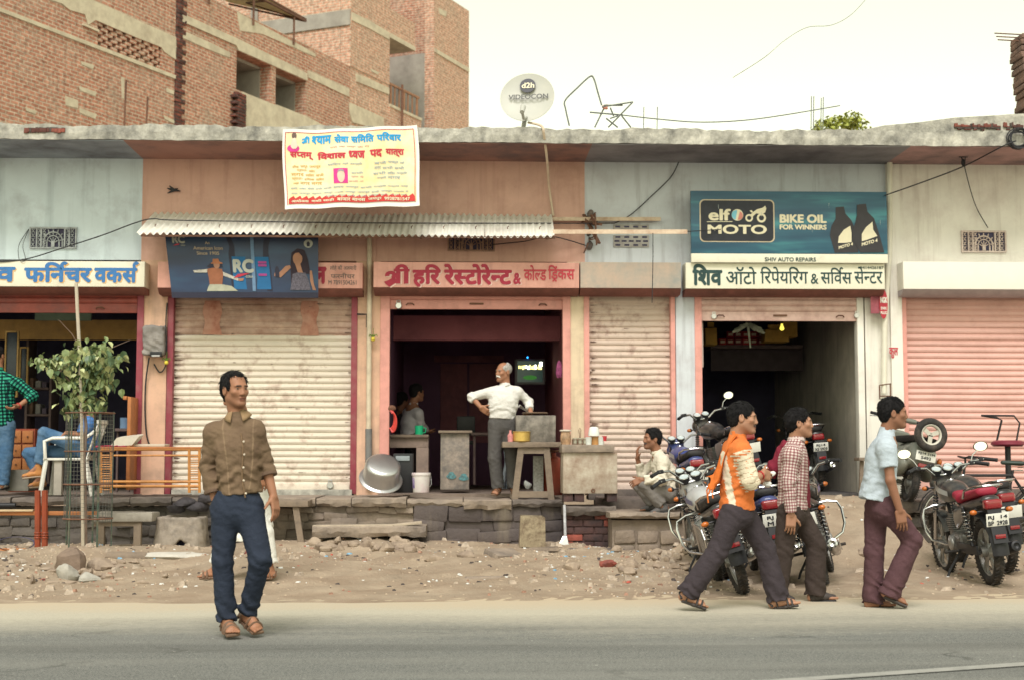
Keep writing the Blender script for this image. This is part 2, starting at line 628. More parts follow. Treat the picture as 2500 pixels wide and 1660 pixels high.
m_pink=M('paint_pink_steel',(.66,.31,.27),var=.06,dirt=(.25,.12,.1),damt=.16,dscale=3,bump=.05,rough=.5)
m_maroon=M('paint_maroon_steel',(.26,.05,.07),var=.12,dirt=(.3,.17,.15),damt=.18,dscale=5,rough=.5,bump=.05)
m_redsh=M('paint_red_shutter',(.30,.075,.06),var=.15,dirt=(.14,.07,.07),damt=.3,dscale=3,rough=.5)
m_ochre=M('paint_ochre',(.45,.27,.09),var=.1,dirt=(.15,.1,.06),damt=.2)
m_int=M('interior_shade_purple',(.135,.062,.12),var=.12,scale=2.5,dirt=(.1,.04,.06),damt=.25,dscale=1.5)  # pinkish wall tinted purple so its colour carries navy shadow tones
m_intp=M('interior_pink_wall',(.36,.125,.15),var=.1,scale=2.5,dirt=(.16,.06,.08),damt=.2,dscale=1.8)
m_dark=M('dark_interior',(.055,.05,.095),var=.3,scale=3,bump=.05)  # navy colour holds the lifted bluish tone of deep shade
m_floor=M('worn_cement_floor',(.24,.19,.16),var=.15,dirt=DIRT,damt=.4,dscale=3,bump=.2)
m_yel=M('pillar_cream',(.66,.53,.38),var=.06,scale=4,dirt=(.3,.2,.14),damt=.22,dscale=2.6,streak=(.3,.2,.15),samt=.35)
m_yelpink=M('pillar_peach_worn',(.66,.42,.30),var=.07,scale=4,dirt=(.27,.19,.15),damt=.25,dscale=2.4,streak=(.3,.2,.16),samt=.35)
m_stone=M('worn_stone',(.29,.235,.19),var=.2,scale=7,dirt=(.09,.075,.07),damt=.4,dscale=4,bump=.6,bscale=28)
m_stoned=M('stained_stone',(.17,.135,.12),var=.25,scale=5,dirt=(.035,.03,.035),damt=.5,dscale=2.2,bump=.6,bscale=24)
m_rock=M('rubble_rock',(.34,.265,.20),var=.25,scale=6,dirt=(.15,.11,.09),damt=.3,dscale=5,bump=.6,bscale=24)
m_wire=M('black_cable',(.03,.03,.035),rough=.6,var=.1,bump=0)
m_rust=M('rusty_iron',(.17,.085,.055),rough=.85,var=.3,dirt=(.06,.04,.035),damt=.3,bump=.3)
m_alu=M('dull_aluminium',(.56,.56,.56),rough=.34,metal=.9,var=.1,scale=5,dirt=(.2,.19,.19),damt=.15,bump=.06)
m_chrome=M('chrome',(.52,.52,.53),rough=.18,metal=1.,var=.05,bump=0)
m_black=M('black_plastic',(.018,.018,.021),rough=.45,var=.2,bump=.03)
m_rubber=M('tyre_rubber',(.028,.026,.025),rough=.85,var=.25,dirt=(.13,.1,.08),damt=.2,dscale=14,bump=.2)
def brick_mat(name,c1,c2,mortar,sc=1.,dirtc=(.42,.35,.27),damt=.3,msize=.014,big=1.3):
 m=bpy.data.materials.new(name);m.use_nodes=True
 t=m.node_tree;N,L=t.nodes,t.links
 b=N['Principled BSDF'];b.inputs['Roughness'].default_value=.9;b.inputs['Specular IOR Level'].default_value=.15
 tc=N.new('ShaderNodeTexCoord');sp=N.new('ShaderNodeSeparateXYZ');ad=N.new('ShaderNodeMath');cb=N.new('ShaderNodeCombineXYZ')
 L.new(tc.outputs['Object'],sp.inputs[0]);L.new(sp.outputs['X'],ad.inputs[0]);L.new(sp.outputs['Y'],ad.inputs[1])
 L.new(ad.outputs[0],cb.inputs['X']);L.new(sp.outputs['Z'],cb.inputs['Y'])
 ns=N.new('ShaderNodeTexNoise');ns.inputs['Scale'].default_value=2.2;ns.inputs['Detail'].default_value=4
 L.new(tc.outputs['Object'],ns.inputs['Vector'])
 vm=N.new('ShaderNodeVectorMath');vm.operation='MULTIPLY_ADD'
 vm.inputs[1].default_value=(.05,.05,0);L.new(ns.outputs['Color'],vm.inputs[0]);L.new(cb.outputs[0],vm.inputs[2])
 br=N.new('ShaderNodeTexBrick')
 L.new(vm.outputs[0],br.inputs['Vector'])
 br.inputs['Color1'].default_value=(*c1,1);br.inputs['Color2'].default_value=(*c2,1);br.inputs['Mortar'].default_value=(*mortar,1)
 br.inputs['Scale'].default_value=1.0;br.inputs['Mortar Size'].default_value=msize;br.inputs['Mortar Smooth'].default_value=.25
 br.inputs['Brick Width'].default_value=.24*sc;br.inputs['Row Height'].default_value=.085*sc;br.inputs['Bias'].default_value=-.1
 n2=N.new('ShaderNodeTexNoise');n2.inputs['Scale'].default_value=big;n2.inputs['Detail'].default_value=9;n2.inputs['Roughness'].default_value=.72
 L.new(tc.outputs['Object'],n2.inputs['Vector'])
 mr=N.new('ShaderNodeMapRange');mr.inputs['From Min'].default_value=.47;mr.inputs['From Max'].default_value=.72;mr.inputs['To Max'].default_value=damt*2
 L.new(n2.outputs['Fac'],mr.inputs['Value'])
 mxx=N.new('ShaderNodeMix');mxx.data_type='RGBA'
 L.new(mr.outputs[0],mxx.inputs['Factor']);L.new(br.outputs['Color'],mxx.inputs['A']);mxx.inputs['B'].default_value=(*dirtc,1)
 n3=N.new('ShaderNodeTexNoise');n3.inputs['Scale'].default_value=9;n3.inputs['Detail'].default_value=4
 L.new(tc.outputs['Object'],n3.inputs['Vector'])
 m3=N.new('ShaderNodeMapRange');m3.inputs['From Min'].default_value=.3;m3.inputs['From Max'].default_value=.7;m3.inputs['To Min'].default_value=.62;m3.inputs['To Max'].default_value=1.3
 L.new(n3.outputs['Fac'],m3.inputs['Value'])
 m4=N.new('ShaderNodeMix');m4.data_type='RGBA';m4.blend_type='MULTIPLY';m4.inputs['Factor'].default_value=1
 L.new(mxx.outputs['Result'],m4.inputs['A']);L.new(m3.outputs[0],m4.inputs['B'])
 L.new(m4.outputs['Result'],b.inputs['Base Color'])
 bp=N.new('ShaderNodeBump');bp.inputs['Strength'].default_value=.8;bp.inputs['Distance'].default_value=.02;bp.invert=True
 L.new(br.outputs['Fac'],bp.inputs['Height']);L.new(bp.outputs[0],b.inputs['Normal'])
 return m
m_brick=brick_mat('red_brick',(.51,.24,.165),(.38,.16,.105),(.55,.44,.34))
m_brickp=brick_mat('pale_brick',(.60,.34,.245),(.52,.265,.185),(.62,.51,.39),damt=.3)
m_brickd=brick_mat('sooty_brick',(.23,.075,.055),(.09,.045,.04),(.10,.08,.07),dirtc=(.04,.035,.035),damt=.45,sc=1.05,big=3.)
m_plast=M('cement_plaster',(.60,.53,.40),var=.1,scale=4,dirt=(.34,.27,.2),damt=.3,dscale=2.2,bump=.3,bscale=20)
m_plastg=M('grey_plaster',(.37,.345,.30),var=.14,scale=2,dirt=(.2,.18,.16),damt=.3,dscale=1.2,bump=.3,bscale=14)
# ground, road
def gnd(x,y):
 """height of the dirt verge"""
 z=0.0
 t=min(1,max(0,(y-12.0)/4.6));z+=.13*t*t*(3-2*t)
 xr0,xr1=fx(1670),fx(2050)
 k=min(1,max(0,(x-xr0+.5)/.9))*min(1,max(0,(xr1-x+.1)/.18))
 t2=min(1,max(0,(y-14.3)/2.3))
 z+=k*(ZP-.15)*t2*(2-t2)
 if y>11.9 and y<17:
  a=min(1,(y-11.9)/1.5)
  z+=a*(.018*math.sin(x*2.1+1.3*math.sin(y*1.7))+.014*math.sin(x*5.3+y*3.1)+.010*math.sin(x*11.7-y*9.1)+.006*math.sin(x*23+5*math.sin(y*13)))
  h1=math.exp(-((x-fx(215,1380,16))/.9)**2-((y-15.6)/.8)**2)*.10
  h2=math.exp(-((x-fx(900,1330,16.6))/1.1)**2-((y-16.7)/.5)**2)*.10
  z+=h1+h2
 return z
def lines(a,b,step):return list(np.arange(a,b,step))
def build_ground():
 xs=[-900,-300,-90,-40,-20,-12]+lines(-8,10,.07)+[10,14,20,40,90,300,900]
 ys=[-60,-10,0,5,9]+lines(11.2,18.4,.07)+[18.4,24,40,90,300,1500]
 vs=np.array([(x,y,gnd(x,y)-(.02 if y<11.5 else 0))for y in ys for x in xs])
 nx=len(xs)
 r=RNG.normal(0,1,len(vs));inn=(vs[:,1]>11.8)&(vs[:,1]<17.5)&(np.abs(vs[:,0])<10)
 vs[:,2]+=np.where(inn,r*.0035,0)
 fs=np.array([(j*nx+i,j*nx+i+1,(j+1)*nx+i+1,(j+1)*nx+i)for j in range(len(ys)-1)for i in range(nx-1)])
 m=M('packed_dirt',(.345,.275,.205),var=.2,scale=2.5,dirt=(.26,.19,.135),damt=.42,dscale=1.6,bump=1.0,bscale=26,rough=.95,spec=.1)
 o=npmesh('dirt_ground',vs,fs,m);tag(o,kind='structure')
 m=bpy.data.materials.new('dusty_asphalt');m.use_nodes=True
 t=m.node_tree;N,L=t.nodes,t.links;b=N['Principled BSDF']
 tc=N.new('ShaderNodeTexCoord');sp=N.new('ShaderNodeSeparateXYZ');L.new(tc.outputs['Object'],sp.inputs[0])
 def noi(s,d=6,mp=None):
  n=N.new('ShaderNodeTexNoise');n.inputs['Scale'].default_value=s;n.inputs['Detail'].default_value=d
  if mp:
   q=N.new('ShaderNodeMapping');q.inputs['Scale'].default_value=mp;L.new(tc.outputs['Object'],q.inputs[0]);L.new(q.outputs[0],n.inputs['Vector'])
  else:L.new(tc.outputs['Object'],n.inputs['Vector'])
  return n.outputs['Fac']
 def rmp(f,a,b_,c=0.,d=1.):
  q=N.new('ShaderNodeMapRange');q.inputs[1].default_value=a;q.inputs[2].default_value=b_;q.inputs[3].default_value=c;q.inputs[4].default_value=d
  L.new(f,q.inputs[0]);return q.outputs[0]
 def mth(op,a,b_):
  q=N.new('ShaderNodeMath');q.operation=op
  for i,v in enumerate((a,b_)):
   if isinstance(v,(int,float)):q.inputs[i].default_value=v
   else:L.new(v,q.inputs[i])
  return q.outputs[0]
 def mix(f,a,b_):
  q=N.new('ShaderNodeMix');q.data_type='RGBA'
  for s,v in(('Factor',f),('A',a),('B',b_)):
   if isinstance(v,(int,float)):q.inputs[s].default_value=v
   elif isinstance(v,tuple):q.inputs[s].default_value=(*v,1)
   else:L.new(v,q.inputs[s])
  return q.outputs['Result']
 ys_=mth('ADD',sp.outputs['Y'],mth('ADD',mth('MULTIPLY',mth('SUBTRACT',noi(.7,5,(.35,1.2,1)),.5),1.5),mth('MULTIPLY',mth('SUBTRACT',noi(14,5),.5),.7)))
 sand=rmp(mth('ADD',ys_,mth('MULTIPLY',sp.outputs['X'],-.05)),9.4,10.75)
 asp=mix(rmp(mth('ADD',mth('MULTIPLY',noi(330,2),.5),mth('MULTIPLY',noi(110,2),.5)),.42,.58),(.078,.081,.076),(.225,.226,.21))
 asp=mix(rmp(noi(1.4,8,(.25,1.6,1)),.45,.7,0,.45),asp,(.25,.245,.22))
 vo=N.new('ShaderNodeTexVoronoi');vo.feature='DISTANCE_TO_EDGE';vo.inputs['Scale'].default_value=.55
 vq=N.new('ShaderNodeMapping');vq.inputs['Scale'].default_value=(.5,1.6,1);vn=N.new('ShaderNodeTexNoise');vn.inputs['Scale'].default_value=2.5;vn.inputs['Detail'].default_value=6
 va=N.new('ShaderNodeVectorMath');va.operation='MULTIPLY_ADD';va.inputs[1].default_value=(.5,.5,0);L.new(tc.outputs['Object'],vn.inputs['Vector']);L.new(vn.outputs['Color'],va.inputs[0]);L.new(tc.outputs['Object'],vq.inputs[0]);L.new(vq.outputs[0],va.inputs[2]);L.new(va.outputs[0],vo.inputs['Vector'])
 asp=mix(mth('MULTIPLY',rmp(vo.outputs['Distance'],.012,.0,0,.75),rmp(noi(1.1,3),.5,.6)),asp,(.06,.06,.055))
 asp=mix(rmp(noi(.8,6,(.12,2.2,1)),.52,.62,0,.4),asp,(.105,.104,.096))
 asp=mix(rmp(noi(26,2),.72,.76,0,.8),asp,(.42,.41,.37))
 sd=mix(rmp(noi(90,5),.3,.7),(.37,.34,.275),(.47,.435,.35))
 sd=mix(rmp(mth('ADD',ys_,mth('MULTIPLY',sp.outputs['X'],-.02)),11.0,11.9),sd,(.47,.38,.27))
 L.new(mix(sand,asp,sd),b.inputs['Base Color'])
 b.inputs['Roughness'].default_value=.9;b.inputs['Specular IOR Level'].default_value=.2
 bp=N.new('ShaderNodeBump');bp.inputs['Strength'].default_value=.35;bp.inputs['Distance'].default_value=.006
 L.new(noi(150,3),bp.inputs['Height']);L.new(bp.outputs[0],b.inputs['Normal'])
 xs=[-900,-100,-30]+lines(-9,10,.16)+[10,30,100,900]
 vs,fs=[],[]
 for x in xs:
  e=12.05+.10*math.sin(x*1.3)+.05*math.sin(x*4.1+1)+.03*math.sin(x*9)+.035*max(-8,min(8,x))
  for y in(-60,4,8,10,11.2,e):
   vs.append((x,y,.006 if y<e else-.004))
 for i in range(len(xs)-1):
  for j in range(5):
   fs.append((i*6+j,(i+1)*6+j,(i+1)*6+j+1,i*6+j+1))
 o=npmesh('road',np.array(vs,float),np.array(fs),m);tag(o,kind='structure')
 q=MB()
 a,b2=G(1850,1670),G(2900,1597)
 d=(b2-a);n=V(-d.y,d.x,0).normalized()*.055
 q.sheet(lambda u,v:a+d*u+n*(2*v-1)+V(0,0,.012),40,1)
 mm=M('worn_road_paint',(.38,.375,.345),var=.1,dirt=(.2,.2,.185),damt=.55,dscale=9,dsharp=.2,bump=.1)
 tag(q.build('road_line',mm),kind='structure')
build_ground()
# shop building
ZS=fz(393)
YE=YF-1.08
shop=thing('shop_building','long single-storey row of painted shops under one concrete roof slab','building',(0,YF,ZP))
def wallbox(name,xa,xb,y0,y1,m,dep=.3,prout=0.,mb=None):
 """a piece of front wall between photo columns xa..xb and rows y0 (top) .. y1 (bottom)"""
 q=mb or MB()
 z1=ZS if y0 is None else fz(y0);z0=ZP-.02 if y1 is None else fz(y1)
 q.box((fx(xa,600),YF-prout,z0),(fx(xb,600),YF+dep,z1))
 if mb is None:return q.build(name,m,shop)
XL,XR=-420,3000
def shaded_sof(n,c):return M('shaded_soffit_'+n,c,var=.1,scale=2,dirt=(.07,.06,.075),damt=.38,dscale=1.3,bump=.1)  # soffit paints darkened towards purple, the shade under the slab put into their colour
for xa,xb,m,sf in((XL,345,m_blue,shaded_sof('blue',(.27,.30,.35))),(345,1428,m_peach,shaded_sof('peach',(.33,.17,.14))),(1428,2165,m_grey,shaded_sof('grey',(.25,.24,.26))),(2165,XR,m_white,shaded_sof('pink',(.42,.25,.24)))):
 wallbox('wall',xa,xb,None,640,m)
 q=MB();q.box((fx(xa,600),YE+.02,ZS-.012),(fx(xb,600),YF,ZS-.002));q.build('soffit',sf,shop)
for xa,xb,m,pr in((345,412,m_yelpink,.0),(870,930,m_yelpink,.0),(1384,1432,m_yel,.0),(1648,1700,m_grey,.0),(2108,2200,m_white,.0)):
 wallbox('pillar',xa,xb,640,None,m,.34,pr)
q=MB();q.box((fx(2168,600),YF-.05,ZP),(fx(2196,600),YF-.001,ZS-.02));q.build('column_strip',m_white,shop)
q=MB();q.box((fx(898,600),YF-.03,fz(640)),(fx(918,600),YF-.001,ZS-.02));q.build('column_strip',m_peach,shop)
def slab():
 q=MB()
 x0,x1=fx(XL,330,YE),fx(XR,330,YE)
 n=260
 zt=P(1250,313,YE).z
 def top(x):return zt+.012*math.sin(x*3.1)+.008*math.sin(x*9.7)+.006*math.sin(x*31)+random.uniform(-.006,.006)
 vs=[]
 for i in range(n+1):
  x=x0+(x1-x0)*i/n
  t=top(x)
  zb=ZS+.004*math.sin(x*4)+random.uniform(-.004,.004)
  vs+=[(x,YE,zb),(x,YE+random.uniform(-.006,.012),(zb+t)/2),(x,YE+.012,t),(x,YF+6,t),(x,YF+6,zb)]
 fs=[]
 for i in range(n):
  for k in range(5):
   fs.append((5*i+k,5*i+(k+1)%5,5*i+5+(k+1)%5,5*i+5+k))
 fs+=[(0,1,2,3,4),tuple(5*n+k for k in(4,3,2,1,0))]
 q.add(vs,fs)
 q.build('roof_slab',m_conc,shop,smooth=0)
 q=MB()
 pts=[(2110,317),(2160,307),(2240,300),(2330,288),(2420,283),(2480,279),(2560,276),(2900,270)]
 w=[P(x,y,YE+.06)for x,y in pts]
 poly=[V(p.x,YE+.06,zt-.01)for p in(w[0],w[-1])]
 q.prism([poly[0]]+[V(p.x,YE+.06,p.z)for p in w]+[poly[1]],(0,.22,0))
 q.build('parapet',m_conc,shop)
 q=MB()
 for k in range(26):
  x=2318+k*8.0
  p=P(x,313+random.uniform(-5,4)-(k*.12),YE+.045)
  if random.random()<.85:q.box((p.x-.022,YE+.035,p.z-.03),(p.x+.022,YE+.07,p.z+.03),.004,jit=.006)
 q.mat(m_brickd).build('exposed_brick',m_brickd,shop)
 q=MB()
 for k in range(11):
  p=P(64+k*9,319+random.uniform(-1,2),YE-.004)
  q.box((p.x-.024,YE-.012,p.z-.026),(p.x+.022,YE+.02,p.z+.034),.004,jit=.005)
 q.build('exposed_brick',m_brickd,shop)
slab()
# roller shutters
YS=YF+.11
def shutter(xa,xb,ytop,ybot,m,name='roller_shutter',pitch=.077,Y=YS,bottom=True,zbot=None):
 x0,x1=fx(xa,900,Y),fx(xb,900,Y)
 z1=fz(ytop,1250,Y);z0=zbot if zbot is not None else fz(ybot,1250,Y)
 n=max(1,int(round((z1-z0)/pitch)))
 ph=(z1-z0)/n
 q=MB()
 prof=[]
 for i in range(n):
  zb=z0+i*ph
  dz=random.uniform(-.002,.002)
  prof+=[(0.0,zb),(0.0,zb+.010),(-.013,zb+.018+dz),(-.019,zb+ph*.5),(-.013,zb+ph-.012+dz),(0,zb+ph-.004)]
 nx=10
 bow=[random.uniform(-.006,.006)for _ in range(nx+1)]
 vs=[(x0+(x1-x0)*i/nx,Y+d+bow[i]*.5,z+bow[i]*.35)for(d,z)in prof for i in range(nx+1)]
 fs=[(k*(nx+1)+i,k*(nx+1)+i+1,(k+1)*(nx+1)+i+1,(k+1)*(nx+1)+i)for k in range(len(prof)-1)for i in range(nx)]
 q.add(vs,fs)
 o=q.build(name,m,shop,smooth=25)
 if bottom:
  q=MB();q.box((x0+.01,Y-.03,z0-.05),(x1-.01,Y+.01,z0+.055),.006)
  q.build('bottom_rail',m,o)
 return o,x0,x1,z0,z1
RUST=(.25,.10,.06)
m_sh1=M('shutter_cream',(.66,.59,.50),rough=.55,var=.07,scale=5,dirt=(.26,.15,.11),damt=.2,dscale=5,dsharp=.07,streak=(.33,.22,.17),samt=.25,sscale=(.8,9,16),bump=.08)
m_sh2=M('shutter_beige_pink',(.60,.48,.41),rough=.55,var=.07,scale=5,dirt=(.24,.12,.1),damt=.22,dscale=6,dsharp=.07,streak=(.33,.2,.17),samt=.3,sscale=(.9,9,14),bump=.08)
m_sh3=M('shutter_salmon',(.67,.40,.355),rough=.55,var=.05,scale=3,dirt=(.45,.25,.21),damt=.22,dscale=2,streak=(.45,.25,.2),samt=.3,sscale=(.8,9,12),bump=.05)
m_sh1b=M('shutter_cream_rusty',(.52,.37,.30),rough=.6,var=.14,scale=5,dirt=(.23,.105,.08),damt=.3,dscale=4,streak=(.3,.15,.12),samt=.5,sscale=(.9,9,12))
s1,*_=shutter(420,858,820,1190,m_sh1)
s1b,*_=shutter(420,858,700,820,m_sh1b,bottom=False)
for xa,xb,a,b_ in((498,540,738,820),(736,776,738,822)):
 q=MB();x0,x1=fx(xa,780,YS),fx(xb,780,YS);za,zb=fz(a,1250,YS),fz(b_,1250,YS)
 q.sheet(lambda u,v:V(x0+(x1-x0)*u+.03*math.sin(v*9+xa)*(u-.5),YS-.0215,zb+(za-zb)*v),3,12)
 q.build('primer_patch',M('rust_primer',(.42,.17,.12),var=.2,scale=14,dirt=(.5,.34,.27),damt=.45,dscale=7,dsharp=.2,bump=0),s1b)
s2,*_=shutter(1438,1640,700,1192,m_sh2)
s3,*_=shutter(2214,2960,712,1185,m_sh3)
def lock(x,y,Y,par,m=m_alu,r=.045):
 q=MB();p=P(x,y,Y)
 q.lathe([(.001,-.02),(r*.8,-.02),(r,-.012),(r,.0),(r*.8,.012),(.001,.012)],p,(0,-1,0),18)
 q.tube([p+V(-r*.5,0,r*.7),p+V(-r*.45,0,r*1.5),p+V(r*.45,0,r*1.5),p+V(r*.5,0,r*.7)],.007)
 return q.build('lock',m,par)
lock(806,1184,YS-.05,s1)
def grime(sh,xa,xb,y0,y1,n,seed):
 r2=random.Random(seed);q=MB()
 for k in range(n):
  y=r2.uniform(y0,y1);sd=r2.random()<.6
  x=xa+r2.uniform(0,5)if sd else(xb-r2.uniform(4,14)if r2.random()<.5 else r2.uniform(xa+20,xb-40))
  w=r2.uniform(5,26)*(1 if sd else .9);h_=r2.uniform(.7,2.2)*(1.3 if sd else .6)
  pts=[P(x+w*u,y+h_*s*(1-u)**.6*r2.uniform(.6,1.2),YS-.0235)for u,s in((0,-1),(.4,-1),(1,-.4),(1,.4),(.5,1),(0,1))]
  q.poly(pts)
 q.build('grime_marks',M('shutter_grime',(.10,.06,.05),var=.3,scale=20,dirt=(.3,.2,.16),damt=.4,dscale=30,bump=0),sh,smooth=0)
grime(s1,422,856,740,1180,74,1);grime(s2,1440,1638,730,1180,34,2)
def chan(xa,xb,y0,y1,m,Yf=YF-.02,dep=.16,name='door_frame'):
 q=MB();q.box((fx(xa,900),Yf,ZP if y1 is None else fz(y1)),(fx(xb,900),Yf+dep,fz(y0)),.006)
 return q.build(name,m,shop)
chan(408,422,690,None,m_maroon);chan(857,872,690,None,m_maroon)
chan(928,951,700,None,m_pink);chan(1374,1393,700,None,m_pink)
chan(1426,1439,700,None,m_pink);chan(1638,1649,700,None,m_pink)
chan(1697,1714,690,None,m_pink,YF-.02,.2);chan(2094,2110,690,None,m_white)
chan(2199,2215,700,None,m_pink)
chan(333,349,690,None,m_maroon)
def header(xa,xb,y0,y1,m,slats=3):
 x0,x1=fx(xa,740),fx(xb,740)
 z1,z0=fz(y0),fz(y1)
 q=MB();q.box((x0,YF+.01,z0),(x1,YF+.05,z0+.12),.008)
 n=max(1,int((z1-z0-.12)/.08))
 for i in range(n):
  q.cyl((x0,YF+.045,z0+.16+i*.08),(x1,YF+.045,z0+.16+i*.08),.046,n=14)
 o=q.build('raised_shutter',m,shop)
 q=MB();c=(x0+x1)/2
 q.box((c-.09,YF-.012,z0+.06),(c+.09,YF+.011,z0+.082),.004)
 q.build('handle',m_rust,o)
 for sx in(x0+.12*(x1-x0),x1-.12*(x1-x0)):
  q=MB();q.tube([(sx-.05,YF-.005,z0+.05),(sx-.03,YF-.03,z0+.07),(sx+.03,YF-.03,z0+.07),(sx+.05,YF-.005,z0+.05)],.008)
  q.build('hasp',m_rust,o)
 return o
h_f=header(XL,335,690,768,m_redsh)
h_r=header(950,1376,700,756,m_pink)
h_g=header(1712,2096,690,782,M('shutter_pale_pink',(.66,.46,.41),var=.07,dirt=(.3,.14,.12),damt=.28,dscale=3,rough=.55,bump=.06))
lock(973,747,YF-.02,h_r)
lock(1743,773,YF-.02,h_g,M('white_metal',(.72,.72,.68),rough=.4,var=.05),.035)
lock(2092,771,YF-.02,h_g,M('white_metal',(.72,.72,.68)),.035)
# rooms behind the open fronts
def room(xa,xb,dep,mw,mc,mf,mb=None,zc=None,left=None,right=None):
 x0,x1=fx(xa,900),fx(xb,900);y0,y1=YF+.3,YF+dep
 zc=zc or fz(640);t=.1
 q=MB().box((x0-t,YF-.05,ZP-.1),(x1+t,y1,ZP));q.build('room_floor',mf,shop)
 q=MB().box((x0-t,y0+.02,zc),(x1+t,y1+t,zc+t));q.build('room_ceiling',mc,shop)
 q=MB().box((x0-t,y0+.02,ZP),(x0,y1,zc));q.build('room_wall',left or mw,shop)
 q=MB().box((x1,y0+.02,ZP),(x1+t,y1,zc));q.build('room_wall',right or mw,shop)
 q=MB().box((x0-t,y1,ZP),(x1+t,y1+t,zc));q.build('room_wall',mb or mw,shop)
 return x0,x1,y1,zc
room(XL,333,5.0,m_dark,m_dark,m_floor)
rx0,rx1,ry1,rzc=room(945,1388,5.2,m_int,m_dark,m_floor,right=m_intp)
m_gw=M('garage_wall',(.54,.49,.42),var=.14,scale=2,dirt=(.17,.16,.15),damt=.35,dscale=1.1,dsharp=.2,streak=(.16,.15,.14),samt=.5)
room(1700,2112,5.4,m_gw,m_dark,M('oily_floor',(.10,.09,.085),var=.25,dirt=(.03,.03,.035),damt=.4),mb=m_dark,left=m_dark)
q=MB().box((rx0,YF+1.6,fz(831,1250,YF+1.6)),(rx1,YF+1.78,fz(772,1250,YF+1.6)));q.build('lintel_beam',m_intp,shop)
for xa,xb in((1075,1140),(1146,1215)):
 Yb=ry1-.03
 q=MB().box((fx(xa,1000,Yb),Yb,fz(1080,1250,Yb)),(fx(xb,1000,Yb),Yb+.028,fz(888,1250,Yb)),.01)
 q.build('cupboard_door',M('maroon_door',(.26,.10,.12),var=.15,dirt=(.12,.05,.07),damt=.3),shop)
Yb=ry1-.03
q=MB().box((fx(1060,870,Yb),Yb-.01,fz(884,1250,Yb)),(fx(1230,870,Yb),Yb+.025,fz(868,1250,Yb)),.006);q.build('cupboard_rail',M('maroon_door',(.26,.1,.12)),shop)
q=MB().box((fx(XL),YF+2.0,fz(832,1250,YF+2)),(fx(333),YF+2.1,fz(785,1250,YF+2)));q.build('ochre_frieze',m_ochre,shop)
q=MB().box((fx(85,780,YF+1.5),YF+1.5,fz(783,200,YF+1.5)),(fx(222,780,YF+1.5),YF+1.55,fz(764,200,YF+1.5)));q.build('loft_panel',M('dull_green_board',(.2,.27,.2),var=.1),shop)
# pierced ventilation grilles
def vent(xa,xb,y0,y1,m,Y=YF):
 x0,x1,z1,z0=fx(xa,590,Y),fx(xb,590,Y),fz(y0,1250,Y),fz(y1,1250,Y)
 w,h=x1-x0,z1-z0
 q=MB().box((x0,Y-.004,z0),(x1,Y+.0,z1));o=q.build('vent_grille',m_dark,shop)
 q=MB();a,b_=Y-.03,Y-.004
 def fr(u0,v0,u1,v1,d=0.):q.box((x0+u0*w,a-d,z0+v0*h),(x0+u1*w,b_,z0+v1*h))
 fr(0,0,1,.07);fr(0,.92,1,1)
 for u in(0,.14,.235,.735,.83,.97):fr(u,.07,u+.03,.92,.004)
 for uu in(.03,.17,.265,.77,.86):
  for k in range(4):
   c=V(x0+(uu+.045)*w,Y-.018,z0+(.18+k*.21)*h)
   q.tube([c+V(-.03*w,0,-.07*h),c+V(.0,0,0),c+V(.03*w,0,-.07*h)],.007,n=5)
   q.tube([c+V(-.03*w,0,.09*h),c+V(.0,0,.02*h),c+V(.03*w,0,.09*h)],.007,n=5)
 c=V(x0+.5*w,Y-.018,z0+.3*h)
 for rr in(.2,.13):q.tube([c+V(math.cos(t)*rr*w,0,math.sin(t)*rr*w*1.1)for t in np.linspace(0,math.pi,13)],.011 if rr>.15 else .008,n=5)
 for s in(-1,1):
  for rr in(.2,.13):q.tube([c+V(s*rr*w,0,0),c+V(s*rr*w,0,-.24*h)],.011,n=5)
 for k in range(7):
  t=math.pi*(k+.5)/7
  q.ball(c+V(math.cos(t)*.165*w,0,math.sin(t)*.18*w),.010,6,4)
  q.tube([c+V(math.cos(t)*.21*w,0,math.sin(t)*.23*w),c+V(math.cos(t)*.25*w,0,min(.58*h,math.sin(t)*.30*w))],.008,n=5)
 for k in range(5):
  t=math.pi*(k+.5)/5
  q.tube([c+V(0,0,-.05*h),c+V(math.cos(t)*.1*w,0,math.sin(t)*.11*w)],.007,n=5)
 q.box((c.x-.035*w,a,z0+.05*h),(c.x+.035*w,b_,z0+.34*h))
 q.build('grille_tracery',m,o)
vent(73,188,562,614,M('grille_grey',(.42,.45,.47),var=.15,dirt=(.12,.12,.13),damt=.3,dscale=12))
vent(1093,1208,566,615,M('grille_brown',(.36,.22,.16),var=.15,dirt=(.1,.07,.06),damt=.35,dscale=12))
vent(2346,2455,558,612,M('grille_pinkwhite',(.6,.5,.45),var=.1,dirt=(.3,.2,.19),damt=.25,dscale=12))
def slotvent(xa,xb,y0,y1,rows):
 x0,x1,z1,z0=fx(xa,570),fx(xb,570),fz(y0),fz(y1)
 o=MB().box((x0,YF-.02,z0),(x1,YF-.001,z1),.004).build('vent_grille',M('vent_block',(.42,.40,.38),var=.12,dirt=(.2,.18,.17),damt=.3,dscale=6),shop)
 q=MB()
 for r in range(rows):
  z=z0+(r+.5)*(z1-z0)/rows
  n=4 if r%2==0 else 5
  for k in range(n):
   x=x0+(k+.5)*(x1-x0)/n
   q.box((x-.032,YF-.0235,z-.011),(x+.032,YF-.01,z+.011))
 q.build('vent_slots',m_dark,o)
slotvent(1497,1584,574,603,3)
slotvent(1497,1584,548,559,1)
q=MB()
for k in range(26):
 p=P(1436+abs(random.gauss(0,7)),random.uniform(518,604),YF-.02)
 s=random.uniform(.018,.045)
 q.ball(p,(s,s*.8,s),7,5)
q.build('broken_plaster',m_stoned,shop)
